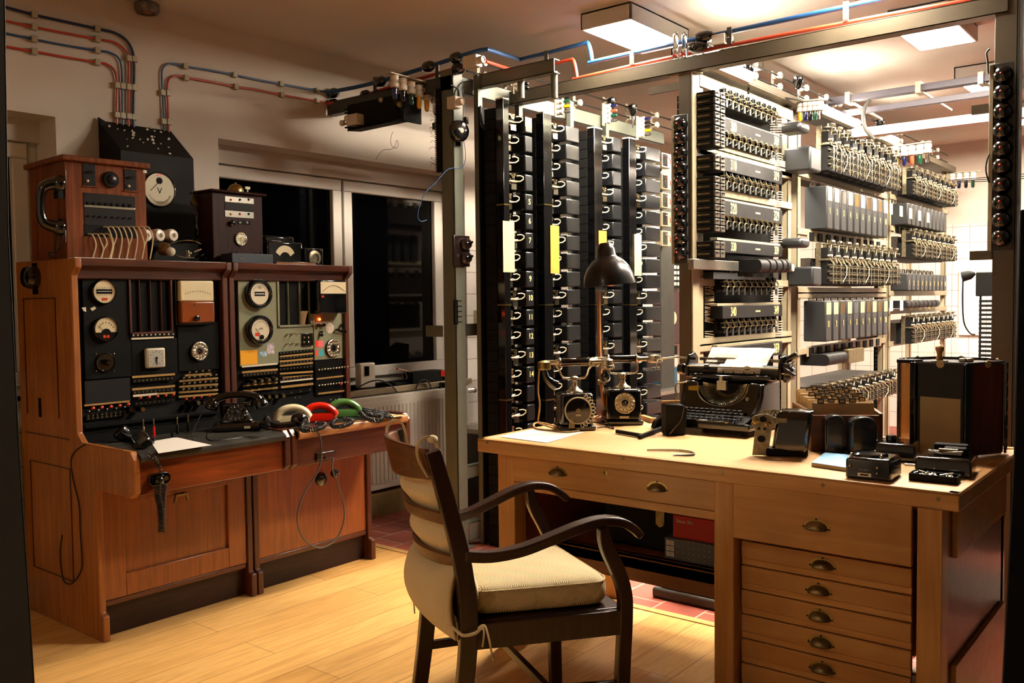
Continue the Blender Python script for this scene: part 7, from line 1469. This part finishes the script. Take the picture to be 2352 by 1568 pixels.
# rotary phone
def rotary(px,py,rz,s,lab):
    c=S(px,py); t=thing('rotary_telephone',lab,'telephone',c,rz); t.scale=(s,s,s)
    part('base',G().loft([[(-.10+a,-.085+b,z),(.10-a,-.085+b,z),(.10-a,.075-b,z),(-.10+a,.075-b,z)] for z,a,b in ((0,.004,.004),(.008,0,0),(.028,.002,.002),(.034,.012,.010))]),M['gloss'],t,.008)
    part('body',G().loft([[(-.075+a,-.06+b,z),(.075-a,-.06+b,z),(.075-a,.06-b*.3,z),(-.075+a,.06-b*.3,z)] for z,a,b in ((.032,0,0),(.045,.012,.008),(.07,.020,.022),(.09,.026,.045),(.104,.030,.068))]),M['gloss'],t,.014)
    part('cradle',G().loft([[(-.06,.0,.098),(.06,.0,.098),(.06,.04,.098),(-.06,.04,.098)],[(-.055,.005,.112),(.055,.005,.112),(.055,.035,.112),(-.055,.035,.112)]]),M['gloss'],t,.006)
    dial(t,0,0,0,.042,mat('black finger wheel','0e0e0f',.15,coat=.5),M['gloss'],loc=V((.0,-.035,.072)),ax=(0,-.82,.57),inner=M['dkgrey'])
    g=G(); g.tube(smooth([(-.096,.02,.112),(-.084,.02,.132),(-.045,.02,.144),(0,.02,.147),(.045,.02,.144),(.084,.02,.132),(.096,.02,.112)]),lambda f:.021-.006*sin(PI*f),12); hs=part('handset',g,M['gloss'],t)
    for s_ in (-1,1): part('handset_cap',G().lathe((s_*.094,.02,.124),(s_*.35,0,-1),[(.01,-.01),(.026,.006),(.031,.026),(.031,.034),(.024,.04),(0,.04)],20),M['gloss'],hs)
    part('name_plate',G().box(.03,-.088,.012,.055,-.086,.022),M['ivoryw'],t); return t
rotary(545,985,-.62,1.02,'black rotary telephone with its handset on, on the left switchboard desk')
cable([S(448,1008),S(440,1000,.78),aY(455,965,3.56),aY(470,935,3.58),aY(480,920,3.58)],.0022,M['blackc'],'thin dark cord rising behind the rotary telephone')
cable([S(478,992),S(476,1006),S(490,1012),S(530,1008),S(560,1003),S(590,1002),S(612,992),S(625,985),S(600,975)],.0028,M['blackc'],'dark cord lying in front of the rotary telephone')
cable([S(210,1022,.772),S(260,1014),S(320,1008),S(400,1005),S(480,996)],.0022,M['blackc'],'thin dark cord lying across the back of the left switchboard desk')
# modern handsets on low bodies
def lowphone(px,py,col,lab,rz=-.50,s=1.0):
    c=S(px,py); t=thing('desk_handset',lab,'telephone',c,rz,group=None); m_=mat(col[0],col[1],.22,coat=.6); t.scale=(s*.76,s*.95,s*1.0)
    part('rest',G().loft([[(-.095+a,-.03+b,z),(.105-a,-.03+b,z),(.105-a,.03-b,z),(-.095+a,.03-b,z)] for z,a,b in ((0,0,0),(.02,.0,.0),(.042,.035,.008))]),m_,t,.006)
    g=G(); P_=smooth([(-.10,0,.022),(-.096,0,.045),(-.07,0,.066),(-.03,0,.078),(.02,0,.078),(.062,0,.066),(.09,0,.046),(.10,0,.028)],4); secs=[]
    for i,p in enumerate(P_):
        f=i/(len(P_)-1); w=.025+.006*abs(2*f-1)**2; h=.018+.012*abs(2*f-1)**2; tn=(P_[min(i+1,len(P_)-1)]-P_[max(i-1,0)]).normalized(); b=tn.cross(V((0,1,0)))
        secs.append([p+V((0,1,0))*w*cos(a)+b*h*sin(a) for a in [2*PI*k/14 for k in range(14)]])
    g.loft(secs); hs=part('handset',g,m_,t,ang=60)
    for x in (-.088,.09): part('handset_cap',G().lathe((x,0,.045),(0.2*(1 if x>0 else -1),0,-1),[(.012,-.01),(.026,.0),(.028,.018),(.022,.026),(0,.027)],18),m_,hs)
    return t
lowphone(673,972,('cream telephone plastic','dccfa8'),'cream telephone handset lying leftmost on the right switchboard desk',s=.92); lowphone(735,967,('bright red telephone plastic','e0200c'),'bright red telephone handset between the cream and the green one',s=.92); lowphone(790,957,('moss green telephone plastic','4c7c3c'),'moss green telephone handset, rightmost of the row',s=.92)
c=S(655,984); t=thing('black_receiver','glossy black handset lying in front of the cream telephone','handset',c,-.35)
part('grip',G().tube(smooth([(-.07,0,.03),(-.04,-.005,.018),(0,-.008,.016),(.04,-.005,.02),(.07,0,.03)]),.014,12),M['gloss'],t); part('ear_cup',G().lathe((-.085,.0,.03),(-.8,.2,.6),[(.012,-.02),(.03,.0),(.034,.014),(.026,.02),(0,.016)],22),M['gloss'],t); part('mouth_cup',G().sph((.065,0,.036),.034,(1.15,.9,.95),18),M['gloss'],t)
for (P_,lb) in (([S(700,965,.80),S(692,985,.78),S(710,988,.782),S(738,982,.782),S(745,974,.782),S(725,972,.782)],'cream'),([S(772,962,.79),S(762,975,.782),S(775,980,.782),S(800,974,.782),S(808,966,.782),S(790,962,.782)],'red'),([S(828,946,.79),S(838,958,.782),S(860,966,.782),S(876,962,.782),S(872,955,.782),S(845,952,.782)],'green')):
    coil(P_,.0085,.0024,46,M['blackc'],'coiled_cord','black coiled cord lying beside the %s telephone'%lb)
for i in range(4): a=S(832+3*i,940+5*i-2,.778); b=S(890+4*i,953+4*i-6,.778); coil([a,a.lerp(b,.5),b],.006,.002,30,M['blackc'],'coiled_cord','stretched black coiled cord behind the green telephone, %s row'%['first','second','third','fourth'][i])
solo('paper_sheet',G().prism([S(838,944),S(930,954),S(880,962),S(850,958)],(0,0,.0006)),M['oldpaper'],'buff paper under the coiled cords on the right switchboard desk','paper')
cable([S(700,980,.79),S(722,985,.785),aY(733,998,3.142),aY(738,1020,3.14),aY(737,1060,3.13),aY(722,1098,3.13),aY(700,1130,3.13),aY(684,1175,3.13),aY(685,1210,3.13),aY(700,1240,3.13),aY(735,1258,3.13),aY(770,1240,3.13),aY(789,1200,3.13),aY(789,1160,3.13),aY(775,1110,3.13),aY(763,1075,3.13),aY(766,1052,3.14)],.0035,mat('grey rubber cord','4a4844',.4),'grey cord hanging in a long loop in front of the right switchboard',n=8)
solo('socket_plug',G().lathe((c2.x+.035,3.168,c2.z),(.1,-1,0),[(.016,0),(.020,.008),(.02,.02),(.012,.03),(0,.031)],18),M['gloss'],'round black plug in the right apron socket','plug')
cable([V((SB0-.004,aX(x,y,SB0).y,aX(x,y,SB0).z)) for x,y in ((200,1018),(175,1035),(165,1060),(172,1110),(184,1160),(186,1220),(190,1280),(188,1310),(168,1338),(150,1335),(142,1300),(140,1260),(145,1228))],.0025,M['blackc'],'thin black wire looped over the side of the left switchboard')
# ================================================================ WINDOW SILL, WALL AND REAR THINGS
WS=WZ0
c=aY(835,855,WY+.05); 
rt=thing('router','white router with a black stripe on the window sill','router',(aY(840,880,WY+.05).x,WY+.05,WS)); x=aY(822,850,WY+.05).x; part('case',G().box(x,WY+.03,WS,x+.13,WY+.08,WS+.16),M['porc'],rt,.01); part('dark_panel',G().box(x+.035,WY+.027,WS+.08,x+.075,WY+.031,WS+.14),M['gloss'],rt,.003)
a=xr(WY+.02,946,845,1014,870); bx=thing('tool_box','long black apparatus box on the window sill','box',((a[0]+a[2])/2,WY+.05,WS)); part('case',G().box(a[0],WY+.01,WS+.001,a[2],WY+.1,WS+.075),M['matte'],bx,.003); part('red_label',G().box(a[2]-.02,WY+.006,WS+.03,a[2]+.02,WY+.05,WS+.07),M['red'],bx); part('black_tail',G().box(a[0]-.14,WY+.03,WS+.002,a[0],WY+.06,WS+.018),M['matte'],bx)
solo('screwdriver',G().cyl(aY(912,847,WY+.04),aY(935,853,WY+.04),.009,.007,10).cyl(aY(935,853,WY+.04),aY(950,855,WY+.03),.003,n=6),M['redb'],'wooden handled screwdriver lying on the black box on the sill','screwdriver')
for L_,lb in ((((822,890),(850,876),(875,874),(898,884),(912,900)),'left'),(((955,893),(962,878),(975,872),(986,880),(990,892)),'right')): cable([aY(x,y,WY-.04) for x,y in L_],.005,M['blackc'],'black cable drooping over the sill edge, %s one'%lb)
cable([aY(x,y,WY-.02) for x,y in ((894,868),(892,858),(900,850),(925,852),(935,865),(930,872))],.0012,M['cream'],'thin white wire tangled on the window sill')
solo('valve_adapter',G().bc(aY(1016,887,WY-.03),(.06,.04,.06)),M['gloss'],'black adapter behind the bell post on the sill edge','adapter',bev=.008)
# wall sockets
a=aY(1107,733,WY-.03); so=thing('wall_socket_plug','cream plug box with a grey cable on the tiled wall','socket',(a.x,WY-.03,a.z-.05)); part('case',G().bc(a,(.13,.05,.13)),M['ivoryw'],so,.006); part('cable_loop',G().tube(smooth([a+V((-.02,0,.06)),a+V((-.03,-.01,.15)),a+V((0,0,.22)),a+V((.02,.0,.24))]),.009,8),M['steel'],so)
b=aY(1130,730,WY-.03); so=thing('wall_socket_plug','red plug box with a black cable on the tiled wall','socket',(b.x,WY-.03,b.z-.05)); part('case',G().bc(b,(.09,.05,.14)),M['red'],so,.006); part('cable_loop',G().tube(smooth([b+V((.02,0,.06)),b+V((.0,-.01,.16)),b+V((-.07,0,.23)),b+V((-.09,.0,.23))]),.009,8),M['blackc'],so)
# heating pipes
for z,lb in ((.24,'upper'),(.19,'lower')): solo('copper_pipe',G().cyl((3.2,WY-.05,z-.1),(4.75,WY-.05,z-.1),.009,n=10),mat('copper '+lb,'9a5a34',.35,metal=.9),lb+' copper heating pipe along the skirting','pipe')
for x in (4.72,4.78): solo('pipe_valve',G().cyl((x,WY-.07,.12),(x,WY-.07,.3),.010,n=10).cyl((x-.0,WY-.1,.22),(x,WY-.05,.22),.016,n=10),M['brass'],'copper pipe valve by the radiator end, %s one'%('left' if x<4.75 else 'right'),'valve')
a=aZ(1110,1140,.0); 
solo('white_box',G().box(4.25,3.55,.001,4.62,3.8,.2),M['grey'],'low grey and white case on the tiles behind the desk leg','box',bev=.004); solo('dark_case',G().box(4.25,3.5,.201,4.75,3.85,.26),M['matte'],'flat black case on top of the grey and white case','case',bev=.004)
solo('white_duct',G().box(3.95,3.3,.001,4.9,3.42,.07),M['porc'],'white cable duct on the floor behind the lower rail','duct',bev=.003)
solo('leaning_board',G().prism([(4.5,3.9,.5),(4.78,3.9,.5),(4.78,3.96,1.0),(4.66,3.96,1.02),(4.55,3.94,.95)],(.01,.012,0)),M['greend'],'grey board leaning below the socket boxes','board'); 
solo('grey_shelf',G().box(4.3,3.6,.47,5.6,3.95,.5),M['steel'],'grey shelf standing behind the selector columns','shelf',bev=.002)
for x in (4.32,5.55):
    solo('shelf_leg',G().box(x,3.62,0,x+.03,3.93,.47),M['greend'],'%s leg frame of the grey shelf behind the selector columns'%('left' if x<5 else 'right'),'leg frame')
solo('router_case',G().box(4.4,3.62,.5,4.9,3.8,.545),M['porc'],'flat white case on the grey shelf behind the first selector column','case',bev=.006)
# things seen between fourth column and tall post: on the rear wall bench
bx0=aY(1518,900,3.75).x
solo('rear_bench',G().box(5.3,3.55,.55,7.3,4.1,.58).box(5.35,3.6,0,5.4,4.05,.55).box(7.2,3.6,0,7.25,4.05,.55),M['steel'],'grey bench by the rear tiled wall','bench',bev=.002)
def rb_(x0,y0,x1,y1,Yv,d,m_,lab,nm,zb=None,bev=.004):
    a=xr(Yv,x0,y0,x1,y1); return solo(nm,G().box(a[0],Yv,zb if zb is not None else a[1],a[2],Yv+d,a[3]),m_,lab,'box',bev=bev)
rb_(1518,845,1556,885,3.7,.2,M['gloss'].copy() if 0 else mat('teal case','1c5a78',.4),'teal instrument case behind the typewriter','teal_case'); rb_(1519,818,1557,843,3.7,.2,M['porc'],'white case stacked between the black and the teal case','white_case'); rb_(1518,795,1556,816,3.7,.2,M['matte'],'black case topmost on the stack behind the columns','black_case'); rb_(1518,886,1556,960,3.7,.2,M['grey'],'grey case lowest on the stack behind the columns','grey_case')
t=thing('wall_telephone','brown wall telephone with a black handset, seen between column and tall post','telephone',(6.0,4.1,1.1)); a=xr(WY-.12,1530,700,1563,790); part('case',G().box(a[0]-.05,WY-.12,a[1],a[2]+.2,WY-.01,a[3]+.12),mat('dark maroon case','3a1c20',.4),t,.006)
a1=aY(1524,700,WY-.15); a2=aY(1524,760,WY-.15); handset(t,a1,a2,(.3,-1,0),.022,M['gloss'],.04,.05); c=aY(1545,730,WY-.125); part('dial_plate',G().cyl(c,c+V((0,-.01,0)),.06,n=24),M['ivory'],t)
tk=thing('key_panel','dark panel with rows of cream keys on the rear wall','panel',(6.2,4.1,1.7)); a=xr(WY-.06,1520,585,1562,660); part('panel',G().box(a[0],WY-.06,a[1],a[2]+.1,WY-.01,a[3]),M['dkgrey'],tk,.003)
for j in range(8):
    for i in range(2): part('cream_key',G().box(a[0]+.19+.10*i,WY-.07,a[1]+.02+.052*j,a[0]+.26+.10*i,WY-.06,a[1]+.05+.052*j),M['ivoryw'],tk)
for k,(y0,y1) in enumerate(((352,385),(400,435),(443,478),(486,520),(530,565))):
    a=xr(3.6,1520,y0,1541,y1); t=thing('connector_block','cream connector block with pins, %s of five beside the columns'%['topmost','second','third','fourth','lowest'][k],'connector',((a[0]+a[2])/2,3.6,a[1])); part('block',G().box(a[0],3.6,a[1],a[2],3.66,a[3]),M['cream'],t,.002); g=G(); 
    for i in range(4):
        for j in range(10): g.box(a[0]+.02+.02*i,3.596,a[1]+.012+(a[3]-a[1]-.02)*j/10,a[0]+.03+.02*i,3.6,a[1]+.02+(a[3]-a[1]-.02)*j/10)
    part('pin_grid',g,M['matte'],t,kind='stuff'); part('red_wires',G().tube(smooth([(a[0]+.05,3.59,a[3]-.03),(a[0]+.08,3.57,a[3]-.05),(a[0]+.1,3.58,a[1]+.03)],3),.003,5),M['red'],t)
solo('wiring_rack',G().box(aY(1520,400,3.67).x-.02,3.67,.55,aY(1541,400,3.67).x+.05,3.68,2.4),M['greend'],'dark frame carrying the five cream connector blocks','frame')
# ---- far right: white board, louvred box, side racks
a=xr(0,0,0,1,1) if 0 else None
p0=aX(2203,620,9.47); p1=aX(2250,770,9.47); solo('white_board',G().box(9.46,p1.y,p1.z,9.488,p0.y,p0.z),M['porc'],'plain white board on the bright far wall','board',bev=.003)
X_=6.6; q0=aX(2241,625,X_); q1=aX(2276,700,X_); lb=thing('louvred_box','tall black louvred equipment frame before the bright far wall','equipment',(X_,(q0.y+q1.y)/2,0)); part('head_box',G().box(X_,q1.y-.05,aX(2250,680,X_).z,X_+.25,q0.y,q0.z),M['matte'],lb,.006)
part('frame_side',G().box(X_+.02,q0.y-.03,0,X_+.04,q0.y-.02,q0.z-.1).box(X_+.02,q1.y-.05,0,X_+.04,q1.y-.04,q0.z-.1),M['matte'],lb); pr=None
for k in range(26):
    z=q0.z-.2-.03*k
    if pr is None: pr=part('slat',G().box(X_+.01,q1.y-.05,z,X_+.03,q0.y-.02,z+.016),M['matte'],lb); z0=z
    else: clone(pr,lb,loc=(0,0,z-z0))
solo('gooseneck_lamp',G().tube(smooth([aX(2212,640,6.6),aX(2211,690,6.6),aX(2214,740,6.6),aX(2228,765,6.6),aX(2240,768,6.6)]),.005,6).lathe(aX(2240,628,6.6),(0,1,-.25),[(.01,0),(.03,.03),(.034,.08),(0,.085)],14),M['matte'],'small black spotlight with a thin hanging cord, left of the louvred frame','spotlight')
t=thing('side_rack','dark equipment rack cropped by the right edge of the picture','rack',(4.5,.35,0)); 
part('rack_panel',G().box(4.12,.0,.25,4.16,.64,2.6),M['dkgrey'],t,.003); part('rack_upright',G().box(4.10,.60,0,4.15,.65,2.7),M['greend'],t,.002); part('rack_foot',G().box(4.08,.0,0,4.6,.66,.05),M['steel'],t)
pr=None
for j in range(32):
    z=.6+.058*j; q=part('pin_row',G().box(4.112,.3,z,4.12,.585,z+.012),M['tarn'],t)
for z in (.55,.7,1.95,2.1): part('black_fitting',G().bc((4.09,.61,z),(.06,.08,.07)),M['gloss'],t,.01)
cable([aX(x,y,3.97) for x,y in ((2270,170),(2268,140),(2266,122),(2273,112))],.004,M['blackc'],'stiff black wires bristling above the right string of fuses')
cable([aX(x,y,3.97) for x,y in ((2272,355),(2266,372),(2265,395),(2272,420))],.003,M['blackc'],'thin black wire bulging beside the right string of fuses')
# lettering becomes real geometry
bpy.context.view_layer.update()
_dg=bpy.context.evaluated_depsgraph_get()
for o in [o for o in bpy.data.objects if o.type=='FONT']:
    me=bpy.data.meshes.new_from_object(o.evaluated_get(_dg)); n_=bpy.data.objects.new('tmp',me); COL.objects.link(n_)
    n_.parent=o.parent; n_.matrix_parent_inverse=o.matrix_parent_inverse.copy(); n_.location=o.location; n_.rotation_euler=o.rotation_euler; n_.scale=o.scale; nm=o.name
    bpy.data.objects.remove(o); n_.name=nm
# ================================================================ WORLD & OUTPUT
sc=bpy.context.scene
w=bpy.data.worlds.new('night'); sc.world=w; w.use_nodes=True; w.node_tree.nodes['Background'].inputs[0].default_value=(.01,.012,.02,1); w.node_tree.nodes['Background'].inputs[1].default_value=.3
vs=sc.view_settings; vs.view_transform='Standard'; vs.look='None'; vs.gamma=1; vs.use_curve_mapping=False; vs.exposure=0.0
sc.cycles.use_denoising=True; sc.cycles.use_adaptive_sampling=True; sc.cycles.adaptive_threshold=.025; sc.cycles.max_bounces=8; sc.cycles.diffuse_bounces=4; sc.cycles.glossy_bounces=4; sc.cycles.transmission_bounces=6
sc.cycles.sample_clamp_indirect=6; sc.cycles.caustics_reflective=False; sc.cycles.caustics_refractive=False
